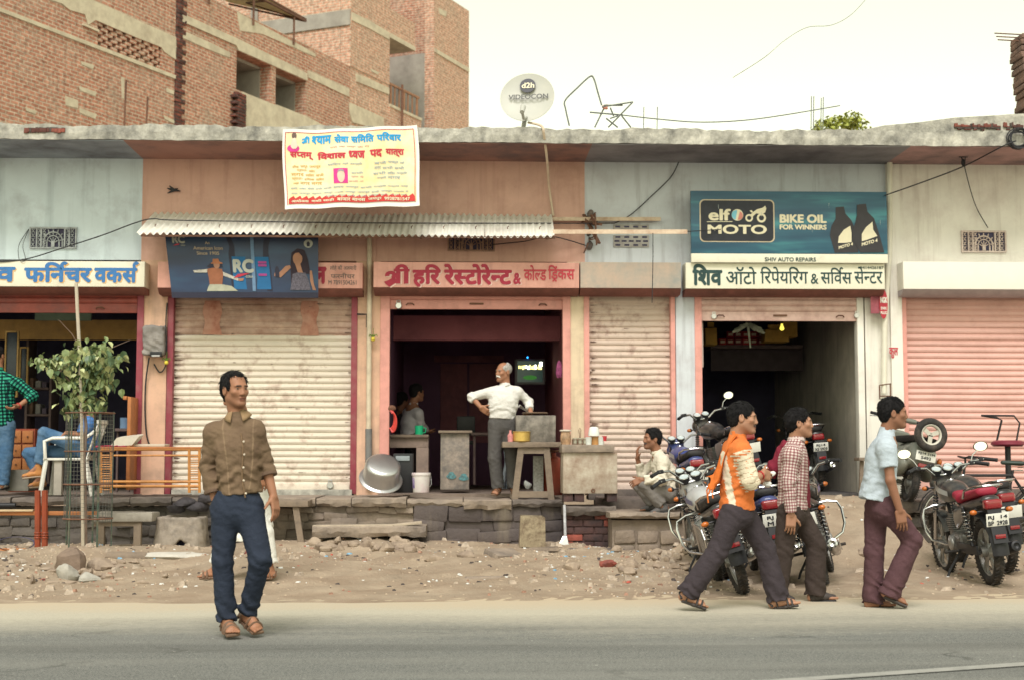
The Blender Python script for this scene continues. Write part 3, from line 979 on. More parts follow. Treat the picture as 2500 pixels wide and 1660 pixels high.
# stone platform in front of the shops
plat=thing('stone_platform','raised stone platform with broken slabs running along the front of the shops','platform',(0,YP,0))
def rock_mesh(q,c,r,seed=0,flat=.7,n=14,k=9):
 rr=np.random.default_rng(seed)
 ds=rr.normal(size=(15,3));ds/=np.linalg.norm(ds,axis=1)[:,None]
 cut=rr.uniform(.52,.92,15)
 vs,fs=[],[]
 for i in range(k+1):
  p=math.pi*i/k
  for j in range(n):
   t=2*math.pi*j/n
   d=np.array((math.sin(p)*math.cos(t),math.sin(p)*math.sin(t),math.cos(p)))
   s=1.
   for a,b in zip(ds,cut):
    w=a.dot(d)
    if w*s>b:s=b/w
   s*=1+.03*math.sin(7*d[0]+seed)*math.cos(9*d[1])
   vs.append((c[0]+d[0]*s*r[0],c[1]+d[1]*s*r[1],c[2]+d[2]*s*r[2]))
 for i in range(k):
  for j in range(n):
   fs.append((i*n+j,(i+1)*n+j,(i+1)*n+(j+1)%n,i*n+(j+1)%n))
 q.add(vs,fs)
def rough_slab(x0,x1,y0,y1,z0,z1,name,m,par,jag=.02,seed=0):
 """flagstone with an uneven broken front edge"""
 rr=random.Random(seed)
 n=max(5,int((x1-x0)/.07))
 vs=[]
 for i in range(n+1):
  x=x0+(x1-x0)*i/n
  a=rr.uniform(-jag,jag);b=rr.uniform(-jag,jag);zt=z1+rr.uniform(-.006,.006)
  vs+=[(x,y1,z0),(x,y0+.02+b,z0+rr.uniform(0,.025)),(x,y0+a*.4-.005,(z0+z1)/2+rr.uniform(-.015,.015)),(x,y0+a,zt-.012),(x,y0+.025+a,zt),(x,y1,z1)]
 fs=[]
 for i in range(n):
  for k in range(6):fs.append((6*i+k,6*i+(k+1)%6,6*i+6+(k+1)%6,6*i+6+k))
 fs+=[tuple(range(6)),tuple(6*n+k for k in range(5,-1,-1))]
 q=MB();q.add(vs,fs)
 return q.build(name,m,par,smooth=25)
m_slab=M('flagstone',(.30,.24,.19),var=.16,scale=5,dirt=(.12,.1,.09),damt=.38,dscale=3,bump=.5,bscale=30)
m_slab2=M('flagstone_dark',(.17,.14,.12),var=.2,scale=5,dirt=(.06,.05,.05),damt=.45,dscale=3,bump=.5,bscale=30)
edges=[-420,-170,28,160,318,420,505,640,771,858,993,1131,1250,1378]
for i in range(len(edges)-1):
 a,b=edges[i],edges[i+1]
 x0,x1=fx(a,1205,YP)+.006,fx(b,1205,YP)-.006
 zt=ZP-(.0 if b<700 else(.01 if b<1000 else .03))-random.uniform(0,.01)
 rough_slab(x0,x1,YP+random.uniform(-.02,.04),YF+.12,zt-random.uniform(.09,.13),zt,'flagstone',m_slab if 500<a<1200 else m_slab2,plat,seed=i)
rough_slab(fx(2058,1240,YP),fx(3000,1240,YP),YP-.02,YF+.12,ZP-.21,ZP-.06,'flagstone',m_slab2,plat,seed=40)
for a,b in((420,860),(1436,1645),(2200,2960)):
 MB().box((fx(a,1195),YF-.06,ZP-.08),(fx(b,1195),YF+.3,ZP+.055),.01).build('shutter_sill',m_slab2 if a>1000 else m_conc,plat)
def stones(xa,xb,y,m,name='retaining_wall',zt=ZP-.12,seed=1,hh=(.09,.15),ww=(.16,.42),zb=-.12):
 rr=random.Random(seed)
 q=MB();x0,x1=fx(xa,1280,y),fx(xb,1280,y)
 q.box((x0,y+.05,zb),(x1,y+.4,zt))
 z=zb
 while z<zt-.03:
  h=min(rr.uniform(*hh),zt-z)
  x=x0
  while x<x1-.02:
   w=min(rr.uniform(*ww),x1-x)
   if rr.random()<.93:
    q.box((x-.004,y+rr.uniform(-.03,.045),z-rr.uniform(-.004,.02)),(x+w+.004,y+.2,z+h+rr.uniform(-.015,.02)),.022,jit=.02)
   x+=w
  z+=h*rr.uniform(.92,1.0)
 return q.build(name,m,plat,smooth=50)
m_wallL=M('rubble_wall_grey',(.14,.12,.105),var=.25,scale=6,dirt=(.05,.045,.045),damt=.4,dscale=3,bump=.7,bscale=22)
m_wallM=M('rubble_wall_tan',(.24,.19,.15),var=.2,scale=6,dirt=(.11,.09,.08),damt=.35,dscale=2,bump=.6,bscale=22)
m_wallD=M('soot_stained_wall',(.15,.12,.11),var=.3,scale=3,dirt=(.022,.02,.026),damt=.5,dscale=1.5,dsharp=.2,streak=(.30,.25,.18),samt=.55,sscale=(3.2,3,.5),bump=.5,bscale=22)
stones(-420,640,YP+.10,m_wallL,seed=2)
stones(640,1010,YP+.06,m_wallM,seed=3)
stones(1010,1378,YP+.07,m_wallD,seed=4,hh=(.12,.17),ww=(.3,.6))
stones(2058,3000,YP+.1,m_wallL,seed=9,zt=ZP-.2)
q=MB();x0,x1=fx(1376,1280,16.75),fx(1503,1280,16.75)
q.box((x0+.01,16.78,-.1),(x1-.01,17.4,.47))
z=.02
r=0
m_b1=M('dark_brick',(.085,.045,.042),var=.3,scale=9,dirt=(.03,.027,.03),damt=.4,dscale=6,bump=.4)
m_b2=M('red_brick_face',(.28,.075,.055),var=.25,scale=9,dirt=(.07,.04,.04),damt=.35,dscale=6,bump=.4)
while z<.46:
 x=x0-(.11 if r%2 else 0)
 while x<x1:
  a,b=max(x,x0),min(x+.225,x1)
  if b-a>.03:
   q.mat(m_b2 if random.random()<.3 else m_b1).box((a+.004,16.755+random.uniform(-.006,.01),z),(b-.006,16.9,z+.072),.006,jit=.003)
  x+=.235
 z+=.083;r+=1
q.mat(m_b1)
pier=q.build('brick_pier',None,plat)
rough_slab(x0+.0,x1+.0,16.68,17.4,.47,.585,'flagstone',m_slab2,plat,seed=21)
ZS2=.535
xs0,xs1=fx(1490,1250,16.2),fx(1700,1250,16.2)
rough_slab(xs0,xs1,16.2,17.4,ZS2-.09,ZS2,'stone_step',m_slab,plat,seed=22)
q=MB();q.box((xs0+.03,16.3,-.1),(xs1,17.3,ZS2-.09))
rr=random.Random(5)
for k in range(7):
 z=.02+(k//4)*.16;x=xs0+.05+(k%4)*.26
 q.box((x,16.24+rr.uniform(0,.03),z),(x+.24,16.5,z+.15),.03,jit=.015)
q.build('retaining_wall',m_wallM,plat,smooth=50)
MB().box((xs0+.02,17.3,ZS2-.02),(fx(1700,1200,17.3),YF+.1,ZP-.03),.02).build('threshold',m_slab2,plat)
rough_slab(fx(763,1300,16.55),fx(1040,1300,16.55),16.5,17.1,.235,.37,'stone_step',m_slab,plat,seed=23)
MB().box((fx(1385,1345,16.3),16.25,.05),(fx(1525,1345,16.3),16.37,.125),.012,jit=.01).build('drain_kerb',m_slab2,plat)
# sign boards
m_sgw=M('sign_cream',(.74,.70,.58),var=.03,scale=4,dirt=(.4,.33,.25),damt=.1,dscale=3,bump=.02,rough=.5)
m_sgp=M('sign_pink',(.70,.37,.31),var=.07,scale=2,dirt=(.36,.15,.12),damt=.22,dscale=1.6,streak=(.33,.15,.13),samt=.3,bump=.04,rough=.5)
m_sgi=M('sign_ivory',(.76,.73,.60),var=.03,scale=4,dirt=(.42,.4,.33),damt=.08,dscale=4,bump=.02,rough=.45)
m_sgv=M('sign_white',(.78,.75,.68),var=.02,bump=.0,rough=.4)
m_sgb=M('sign_flaked',(.55,.42,.34),var=.08,scale=5,dirt=(.26,.30,.30),damt=.42,dscale=2.8,dsharp=.16,bump=.06)
def sign(name,label,xa,xb,y0,y1,m,dep=.30,taper=.05,lip=None,off=.30):
 Y=YF-off
 x0,x1=fx(xa,670,Y),fx(xb,670,Y);z1,z0=fz(y0,(xa+xb)/2,Y),fz(y1,(xa+xb)/2,Y)
 t=thing(name,label,'sign',((x0+x1)/2,Y,z0))
 q=MB();q.box((x0,Y,z0),(x1,Y+dep-.005,z1),.006);q.build('board',m,t)
 if lip:
  q=MB();zl=z0-.08
  q.prism([(x0,Y+.01,z0-.002),(x0,Y+dep-.005,z0-.002),(x0,Y+dep-.005,zl),(x0,Y+.10,zl+.01)],(x1-x0,0,0))
  q.build('shutter_box',lip,t)
 return t,Y
BLUE,ORNG=M('paint_blue_letter',(.045,.17,.42),var=.12,scale=14,bump=0,rough=.5),M('paint_orange_letter',(.78,.46,.17),var=.1,bump=0,rough=.5)
RED=M('paint_red_letter',(.36,.025,.055),var=.12,scale=12,bump=0,rough=.5)
REDB=M('paint_bright_red',(.48,.05,.07),var=.1,bump=0,rough=.5)
GRN=M('paint_dark_green_letter',(.025,.06,.06),var=.15,bump=0,rough=.5)
CRM=M('paint_cream_letter',(.72,.66,.48),var=.05,bump=0,rough=.5)
lipm=M('shutter_box_brown',(.25,.10,.08),var=.15,dirt=(.12,.06,.05),damt=.35)
def letters(t,Y,items,m,off=.003,name='lettering',bold=.03,dx=0,dy=0):
 q=MB()
 for tok,(x0,y0,x1,y1)in items:
  place_word(q,word(tok,bold),x0+dx,y0+dy,x1+dx,y1+dy,Y,off=off)
 return q.build(name,m,t,smooth=0)
t,Y=sign('shop_sign','cream sign with large blue Hindi lettering edged in orange at the far left',-260,353,638,700,m_sgw,lip=lipm)
W_F=[(['देव'],(-50,638,38,692)),(['फ','िन','REPH','चर'],(60,639,224,691)),(['व',('half','क',.16),'स','REPH'],(231,639,339,692))]
letters(t,Y,W_F,ORNG,.003,'letter_outline',.075,2.0,1.5)
letters(t,Y,W_F,BLUE,.0065,'lettering',.045)
t,Y=sign('shop_sign','pink sign mostly hidden behind the blue cola banner, small black lines at its end',385,885,641,704,m_sgp,lip=lipm)
letters(t,Y,[(['न'],(770,652,797,694))],RED,.003,'lettering',.07)
letters(t,Y,[(['लोहे की अलमारी'],(806,648,870,662)),(['फर','नीचर'],(808,667,866,681)),(['M 7891504261'],(802,685,870,696))],GRN,.003,'small_lettering',.0)
t,Y=sign('shop_sign','pink restaurant sign with dark red Hindi lettering above the open restaurant',912,1414,641,703,m_sgp,lip=lipm)
W_R=[(['SHRI'],(938,646,1000,702)),(['ह','िर'],(1007,646,1077,702)),(['रे',('half','स',.18),'टोरे',('half','न',.14),'ट'],(1084,645,1250,697)),(['&'],(1253,667,1272,695))]
letters(t,Y,W_R,M('paint_pale_pink_letter',(.72,.5,.45),bump=0),.003,'letter_outline',.06,3,2)
letters(t,Y,W_R,RED,.0065,'lettering',.05)
letters(t,Y,[(['को',('half','ल',.14),'ड'],(1279,648,1334,686)),(['िडं','RAKAR',('half','क',.16),'स'],(1338,648,1403,690))],REDB,.0065,'lettering',.025)
t,Y=sign('shop_sign','blank faded sign with flaking blue-grey paint above the narrow beige shutter',1417,1663,641,704,m_sgb,lip=lipm)
t,Y=sign('shop_sign','ivory repair shop sign with thin dark green Hindi lettering and a phone number',1674,2160,643,706,m_sgi,lip=lipm)
letters(t,Y,[(['िश','व'],(1690,645,1764,698))],GRN,.003,'lettering',.045)
letters(t,Y,[(['ऑटो'],(1772,652,1847,695)),(['िर','पे','य','िरं','ग'],(1856,652,1973,694)),(['&'],(1979,669,1998,694)),(['स','िव','REPH','स'],(2003,653,2080,694)),(['से',('half','न',.14),'ट','र'],(2085,652,2155,694))],GRN,.003,'lettering',.012)
letters(t,Y,[(['9414426187'],(2100,651,2157,658))],GRN,.003,'small_lettering',.01)
t,Y=sign('shop_sign','plain white sign with no writing above the salmon pink shutter',2205,2960,641,708,m_sgv,lip=M('sign_under',(.4,.35,.36)),dep=.3)
Y=YF-.36
x0,x1=fx(1687,545,Y),fx(2166,545,Y);z1,z0,zm=fz(468,1920,Y),fz(642,1920,Y),fz(620,1920,Y)
t=thing('advertising_board','large blue oil advertising board with two black bottles above the repair shop','sign',((x0+x1)/2,Y,z0))
def bluegrad(name,stops,sx=.3,sz=-.9,band=1.6):
 m=bpy.data.materials.new(name);m.use_nodes=True
 tt=m.node_tree;N,L=tt.nodes,tt.links;b=N['Principled BSDF']
 tc=N.new('ShaderNodeTexCoord');mp=N.new('ShaderNodeMapping');mp.inputs['Rotation'].default_value=(0,R(28),0);mp.inputs['Scale'].default_value=(.35,1,band)
 n=N.new('ShaderNodeTexNoise');n.inputs['Scale'].default_value=2.2;n.inputs['Detail'].default_value=3
 L.new(tc.outputs['Object'],mp.inputs[0]);L.new(mp.outputs[0],n.inputs['Vector'])
 cr=N.new('ShaderNodeValToRGB');L.new(n.outputs['Fac'],cr.inputs[0])
 e=cr.color_ramp.elements
 e[0].position,e[0].color=stops[0][0],(*stops[0][1],1);e[1].position,e[1].color=stops[-1][0],(*stops[-1][1],1)
 for p,c in stops[1:-1]:
  k=e.new(p);k.color=(*c,1)
 L.new(cr.outputs[0],b.inputs['Base Color']);b.inputs['Roughness'].default_value=.4
 return m
q=MB();q.box((x0,Y,zm),(x1,Y+.05,z1),.004);q.build('blue_panel',bluegrad('printed_blue',[(.36,(.016,.070,.125)),(.52,(.025,.105,.165)),(.68,(.055,.25,.28))],band=2.6),t)
q=MB();q.box((x0,Y+.002,z0),(x1,Y+.05,zm-.002),.004);q.build('name_strip',m_sgi,t)
letters(t,Y,[(['SHIV AUTO REPAIRS'],(1867,629,1992,639.5))],GRN,.003,'lettering',.02)
def prect(xa,xb,y0,y1,Y,rad=0,n=6):
 x0,x1,z1,z0=fx(xa,(y0+y1)/2,Y),fx(xb,(y0+y1)/2,Y),fz(y0,(xa+xb)/2,Y),fz(y1,(xa+xb)/2,Y)
 if not rad:return[(x0,Y,z0),(x1,Y,z0),(x1,Y,z1),(x0,Y,z1)]
 o=[]
 for cx,cz,a in((x1-rad,z1-rad,0),(x0+rad,z1-rad,90),(x0+rad,z0+rad,180),(x1-rad,z0+rad,270)):
  o+=[(cx+rad*math.cos(R(a+90*i/n)),Y,cz+rad*math.sin(R(a+90*i/n)))for i in range(n+1)]
 return o
def ppoly(pts,Y):return[tuple(P(x,y,Y))for x,y in pts]
BLK=M('printed_black',(.022,.024,.035),rough=.4,var=.2,bump=0)
GLD=M('printed_gold',(.55,.46,.33),rough=.4,bump=0)
MB().poly(prect(1708,1891,488,592,Y-.003,.06)).build('logo_border',GLD,t,smooth=0)
MB().poly(prect(1711,1888,490.5,589.5,Y-.006,.055)).build('logo_panel',BLK,t,smooth=0)
letters(t,Y,[(['elf'],(1729,511,1784,540)),(['MOTO'],(1727,549.5,1872,573))],CRM,.009,'lettering',.035)
letters(t,Y,[(['BIKE OIL'],(1903,524,2018,546)),(['FOR WINNERS'],(1903,549,2018,562))],CRM,.004,'lettering',.05)
MB().poly(ppoly([(1726,541.5),(1788,541),(1788,542.6),(1726,543)],Y-.009)).build('underline',CRM,t,smooth=0)
c=P(1800,526,Y)
def disc(c,r,n=20,a0=0,a1=360):return[(c.x+r*math.cos(R(a0+(a1-a0)*i/n)),c.y,c.z+r*math.sin(R(a0+(a1-a0)*i/n)))for i in range(n+(a1-a0<360))]
q=MB()
q.mat(CRM).poly(disc(c+V(0,-.009,0),.075));q.mat(M('printed_skyblue',(.2,.5,.62),bump=0)).poly(disc(c+V(-.012,-.011,.0),.062,12,80,260))
q.mat(M('printed_coral',(.62,.25,.2),bump=0)).poly(disc(c+V(.012,-.011,-.008),.058,12,-100,70))
q.build('globe_logo',None,t,smooth=0)
q=MB()
for cx,cy,r in((1829,533,.05),(1859,533,.06)):
 c=P(cx,cy,Y-.009)
 q.add([(c.x+rr*math.cos(2*math.pi*i/16),c.y,c.z+rr*math.sin(2*math.pi*i/16))for rr in(r,r*.55)for i in range(16)],[(i,(i+1)%16,16+(i+1)%16,16+i)for i in range(16)])
q.poly(ppoly([(1829,528),(1838,519),(1848,512),(1862,508),(1868,503),(1871,510),(1868,520),(1860,524),(1846,522),(1838,530)],Y-.0105))
q.poly(ppoly([(1834,520),(1830,515),(1835,514),(1839,519)],Y-.0105))
q.build('motorbike_logo',CRM,t,smooth=0)
def bottle(pts,lab,txt,dz):
 MB().poly(ppoly(pts,Y-.004-dz)).build('printed_bottle',M('printed_bottle_black',(.035,.032,.038),rough=.4,bump=0),t,smooth=0)
 MB().poly(ppoly(lab,Y-.007-dz)).build('printed_label',CRM,t,smooth=0)
 q=MB();place_word(q,word(['MOTO 4'],.05),*txt,Y,off=.008+dz,shear=.0)
 a0=P(txt[0],txt[3],Y)
 q.v=[(v[0],v[1],v[2]+(v[0]-a0.x)*.28)for v in q.v]
 q.build('bottle_lettering',CRM,t,smooth=0)
bottle([(2040,507),(2060,505),(2064,522),(2078,538),(2086,556),(2096,617.5),(2038,618),(2026,575),(2030,552),(2040,535)],[(2076,552),(2079,570),(2079,592),(2062,594),(2046,594),(2048,578),(2060,562)],(2047,602,2082,610),0)
bottle([(2092,501),(2114,498),(2118,518),(2134,534),(2146,570),(2159,617),(2100,617.5),(2083,585),(2082,562),(2088,545),(2092,525)],[(2130,542),(2132,562),(2142,577),(2118,586),(2104,590),(2104,572),(2114,556)],(2103,594,2142,603),.005)
for k in range(9):
 x=random.uniform(1700,2150);y=random.uniform(480,560);w=.5
 MB().poly(ppoly([(x-w,y),(x+w,y),(x+w*.4,y+random.uniform(8,20)),(x-w*.4,y+10)],Y-.0135)).build('drip_mark',M('drip',(.4,.46,.45),bump=0),t,smooth=0)
def quadmap(tl,tr,br,bl,Y,sag=None):
 A=[P(*p,Y)for p in(tl,tr,br,bl)]
 def f(u,v,off=0.):
  q=A[0].lerp(A[1],u).lerp(A[3].lerp(A[2],u),v)
  if sag:q=q+sag(u,v)
  return q+V(0,-off,0)
 return f
def put_uv(q,vf,u0,v0,u1,v1,f,off):
 vs,fs=vf
 a=np.array(vs);mn,mxx=a.min(0),a.max(0)
 q.add([f(u0+(x-mn[0])/(mxx[0]-mn[0])*(u1-u0),v1+(y-mn[1])/(mxx[1]-mn[1])*(v0-v1),off+l*.00025)for x,y,l in vs],fs)
def uvpoly(q,pts,f,off):q.poly([f(u,v,off)for u,v in pts])
def uvsheet(q,u0,v0,u1,v1,f,off,n=12,mm=6):q.sheet(lambda a,b:f(u0+(u1-u0)*a,v0+(v1-v0)*b,off),n,mm)
# cloth notice hanging from the roof edge
f=quadmap((691,317),(1018,306),(1027,503),(693,512),YE-.05,lambda u,v:V(.012*math.sin(v*5)*(1 if u>.5 else-1)*abs(u-.5)*2,.022*math.sin(u*7+v*2)-.01,-.018*math.sin(math.pi*u)*(1-v)+.006*math.sin(u*19)))
t=thing('cloth_banner','white and yellow cloth notice with Hindi headings hanging from the roof edge','banner',tuple(f(.5,1)))
m_ban=M('banner_cloth',(.80,.75,.55),var=.05,scale=3,dirt=(.80,.58,.20),damt=.45,dscale=1.9,dsharp=.14,bump=.03,rough=.6)
m_banw=M('banner_white',(.80,.79,.74),var=.02,bump=.02)
q=MB();uvsheet(q,0,0,1,1,f,0,40,16);q.build('cloth',m_banw,t,smooth=80)
q=MB();uvsheet(q,.022,.045,.978,.94,f,.004,40,16);q.build('printed_ground',m_ban,t,smooth=80)
q=MB()
for a,b,c_,d_ in((.018,.04,.023,.95),(.966,.04,.971,.95),(.018,.04,.971,.048)):uvsheet(q,a,b,c_,d_,f,.007,24,12)
q.build('border_line',REDB,t,smooth=80)
BLT,RDT=M('print_blue',(.03,.32,.66),bump=0),M('print_crimson',(.52,.05,.07),bump=0)
q=MB()
put_uv(q,word(['SHRI'],.05),.14,.085,.20,.185,f,.008)
for tk,a,b in(([('half','श',.18),'याम'],.215,.36),(['सेवा'],.38,.49),(['स','िम','ित'],.505,.675),(['प','िर','वार'],.695,.875)):put_uv(q,word(tk,.05),a,.075,b,.185,f,.008)
q.build('heading_lettering',BLT,t,smooth=0)
q=MB()
for tk,a,b in((['स',('half','प',.14),'तम्'],.055,.225),(['िव','शाल'],.255,.465),([('half','ध',.14),'वज'],.485,.605),(['पद'],.64,.73),(['यात्रा'],.755,.89)):put_uv(q,word(tk,.05),a,.285,b,.385,f,.008)
q.build('heading_lettering',RDT,t,smooth=0)
def fakelines(name,m,rows,seed):
 rr=random.Random(seed);q=MB()
 words=['रविवार','दिनांक','समय','प्रातः','बजे','मन्दिर','नगर','जयपुर','सभी','भक्त','आमन्त्रित']
 for v,u0,u1,h in rows:
  u=u0
  while u<u1-.03:
   w=min(rr.uniform(.05,.11),u1-u)
   put_uv(q,word([rr.choice(words)],.01),u,v,u+w-.012,v+h,f,.008);u+=w
 return q.build(name,m,t,smooth=0)
fakelines('small_lettering',M('print_ochre',(.62,.38,.1),bump=0),[(.455,.07,.29,.036),(.505,.1,.27,.034),(.555,.06,.31,.038),(.61,.06,.31,.036),(.665,.07,.3,.036)],1)
fakelines('small_lettering',M('print_slate',(.34,.42,.46),bump=0),[(.435,.33,.62,.036),(.435,.67,.9,.038),(.5,.67,.9,.038),(.565,.66,.92,.038),(.625,.69,.9,.036),(.55,.5,.6,.03),(.735,.05,.93,.026),(.80,.05,.93,.024),(.845,.3,.92,.022)],2)
fakelines('small_lettering',M('print_pinkish',(.62,.34,.3),bump=0),[(.225,.35,.65,.022),(.605,.5,.6,.024),(.66,.48,.6,.022)],3)
q=MB();uvsheet(q,.37,.51,.475,.70,f,.008,6,4);o=q.build('portrait_photo',M('print_magenta',(.62,.05,.26),var=.2,bump=0),t)
q=MB();uvpoly(q,[(.425+.028*math.cos(R(a)),.60+.085*math.sin(R(a))*(1.1 if math.sin(R(a))>0 else .8))for a in range(0,360,24)],f,.011);q.build('portrait_face',M('print_face',(.66,.52,.4),bump=0),o,smooth=0)
q=MB();uvpoly(q,[(.397,.56),(.41,.525),(.44,.525),(.453,.56),(.425,.545)],f,.013);q.build('portrait_hair',M('print_greyhair',(.3,.28,.3),bump=0),o,smooth=0)
q=MB();uvpoly(q,[(.08+.045*math.cos(R(a)),.245+.05*math.sin(R(a)))for a in range(0,360,24)],f,.008);q.build('printed_flower',M('print_magenta',(.62,.05,.26)),t,smooth=0)
q=MB();uvpoly(q,[(.06,.22),(.07,.13),(.085,.1),(.10,.13),(.112,.22),(.10,.25),(.075,.25)],f,.011);q.build('printed_figure',M('print_skinpale',(.72,.6,.5),bump=0),t,smooth=0)
q=MB();uvpoly(q,[(.085+.018*math.cos(R(a)),.085+.04*math.sin(R(a)))for a in range(0,360,30)],f,.011);q.build('printed_hair',M('print_darkhair',(.15,.1,.09),bump=0),t,smooth=0)
q=MB();n=19
for k in range(n):
 u=.03+k*(.935/n);uvpoly(q,[(u,.875),(u+.935/n*.75,.84),(u+.935/n,.875),(u+.935/n,.94),(u,.94)],f,.009)
q.build('red_strip',M('print_red',(.55,.05,.045),bump=0),t,smooth=0)
q=MB()
for k,(a,b)in enumerate(((.05,.18),(.2,.37),(.39,.49),(.5,.6),(.62,.72),(.74,.93))):put_uv(q,word([['आयोजक','शशी साड़ी','बाजार','मानस','जयपुर','9928781547'][k]],.03),a,.885,b,.925,f,.012)
q.build('strip_lettering',CRM,t,smooth=0)
# blue drinks banner hanging under the awning
Yb=YF-.42
f=quadmap((402,566),(777,572),(777,728),(420,728),Yb,lambda u,v:V(0,.012*math.sin(u*9),0))
t=thing('cola_banner','dark blue cola banner with a dancing man and a long-haired woman under the awning','banner',tuple(f(.5,1)))
q=MB();uvsheet(q,0,0,1,1,f,0,30,8);q.build('cloth',bluegrad('banner_blue',[(.3,(.004,.010,.042)),(.5,(.007,.028,.085)),(.72,(.015,.075,.15))],band=1.2),t,smooth=80)  # blues darkened so the cloth's own colour carries the awning's shade
NAVY=M('print_navy',(.018,.018,.04),rough=.45,bump=0)
q=MB();uvsheet(q,.0,.915,1,1,f,.003,24,2);q.build('border_strip',NAVY,t)
q=MB();uvpoly(q,[(.395,.0),(.40,.1),(.415,.22),(.405,.33),(.41,.5),(.415,.9),(.69,.9),(.685,.6),(.675,.4),(.67,.3),(.672,.2),(.685,.1),(.685,0)],f,.003);q.build('printed_bottle',NAVY,t,smooth=0)
q=MB();uvpoly(q,[(.425,.37),(.67,.37),(.682,.87),(.43,.87)],f,.006);q.build('printed_label',M('print_label_blue',(.02,.12,.28),var=.2,scale=4,bump=0),t,smooth=0)
SILV=M('print_silver',(.36,.37,.33),bump=0)
q=MB()
put_uv(q,word(['RC'],.05),.042,.055,.125,.175,f,.006);put_uv(q,word(['RC'],.055),.43,.41,.57,.62,f,.010)
put_uv(q,word(['COLA'],.05),.512,.66,.563,.695,f,.010);put_uv(q,word(['COLA'],.03),.095,.195,.125,.215,f,.006)
q.build('lettering',SILV,t,smooth=0)
q=MB();uvpoly(q,[(.43,.7),(.46,.64),(.51,.625),(.54,.63),(.5,.66),(.46,.69)],f,.010);uvpoly(q,[(.045,.215),(.065,.185),(.09,.18),(.08,.2)],f,.006);q.build('red_swoosh',M('print_swoosh',(.45,.04,.07),bump=0),t,smooth=0)
q=MB()
put_uv(q,word(['An'],.02),.255,.14,.285,.185,f,.006);put_uv(q,word(['American Icon'],.02),.175,.215,.37,.27,f,.006);put_uv(q,word(['Since 1905'],.02),.195,.295,.345,.345,f,.006)
q.build('slogan_lettering',M('print_sand',(.42,.33,.25),bump=0),t,smooth=0)
q=MB()
for v in(.44,.485,.63):uvpoly(q,[(.6,v),(.655,v),(.655,v+.035),(.6,v+.035)],f,.010)
q.build('printed_block',M('print_magenta2',(.3,.05,.2),bump=0),t,smooth=0)
for u in(.555,):
 q=MB();uvsheet(q,u,0,u+.022,.9,f,.008,2,4);q.build('bottle_highlight',M('print_glint',(.12,.2,.32),var=.4,scale=5,bump=0),t)
SKN=M('print_skin',(.33,.17,.11),bump=0)
def fig(name,m,pts,off):q=MB();uvpoly(q,pts,f,off);return q.build(name,m,t,smooth=0)
TX,TY=.0,.0
def uv(x,y):return((x-60)/1740.,(y-60)/730.)
fig('printed_hair',NAVY,[uv(*p)for p in((555,400),(500,440),(560,470),(690,450),(680,400),(620,370))],.006)
fig('printed_waistcoat',M('print_rust',(.28,.11,.06),var=.2,bump=0),[uv(*p)for p in((500,470),(580,455),(680,470),(690,530),(670,640),(520,640),(515,560))],.008)
fig('printed_jeans',M('print_denim',(.36,.36,.28),var=.2,bump=0),[uv(*p)for p in((520,640),(670,640),(780,660),(850,715),(480,715),(500,670))],.008)
fig('printed_sleeve',M('print_check',(.42,.40,.36),var=.5,scale=40,bump=0),[uv(*p)for p in((510,470),(500,510),(350,510),(340,485))],.008)
fig('printed_sleeve',M('print_check',(.42,.40,.36)),[uv(*p)for p in((685,500),(870,575),(860,602),(690,545))],.008)
fig('printed_face',SKN,[uv(620+36*math.cos(R(a)),425+42*math.sin(R(a)))for a in range(0,360,30)],.010)
fig('printed_hat',M('print_hat',(.36,.14,.07),bump=0),[uv(*p)for p in((550,405),(575,395),(580,358),(645,355),(655,390),(690,400),(690,412),(560,412))],.012)
fig('printed_hand',SKN,[uv(*p)for p in((860,575),(930,572),(920,600),(870,605))],.010)
HAIR2=M('print_longhair',(.03,.02,.03),bump=0)
fig('printed_hair',HAIR2,[uv(*p)for p in((1480,640),(1475,420),(1490,280),(1560,228),(1640,245),(1680,350),(1700,470),(1690,520),(1580,500),(1540,640))],.006)
fig('printed_dress',M('print_dress',(.11,.10,.13),var=.5,scale=60,bump=0),[uv(*p)for p in((1470,700),(1500,520),(1560,500),(1650,505),(1690,600),(1710,700))],.008)
fig('printed_face',SKN,[uv(1560+56*math.cos(R(a)),345+72*math.sin(R(a)))for a in range(0,360,24)],.010)
fig('printed_neck',SKN,[uv(*p)for p in((1530,405),(1590,405),(1620,505),(1560,500))],.009)
fig('printed_arm',SKN,[uv(*p)for p in((1470,420),(1480,450),(1360,560),(1285,545),(1290,510),(1350,500),(1420,430))],.009)
fig('printed_arm',SKN,[uv(*p)for p in((1700,480),(1725,480),(1750,640),(1775,705),(1735,700),(1705,600))],.009)
fig('printed_hair',HAIR2,[uv(*p)for p in((1502,330),(1520,285),(1575,275),(1615,320),(1625,380),(1680,350),(1640,245),(1560,228),(1490,280))],.012)
fig('held_bottle',NAVY,[uv(*p)for p in((1298,555),(1295,470),(1308,435),(1330,435),(1345,470),(1345,555))],.011)
fig('round_emblem',SILV,[uv(1685+52*math.cos(R(a)),172+48*math.sin(R(a)))for a in range(0,360,20)],.006)
fig('emblem_figure',NAVY,[uv(*p)for p in((1670,205),(1665,165),(1685,145),(1705,165),(1700,205))],.008)
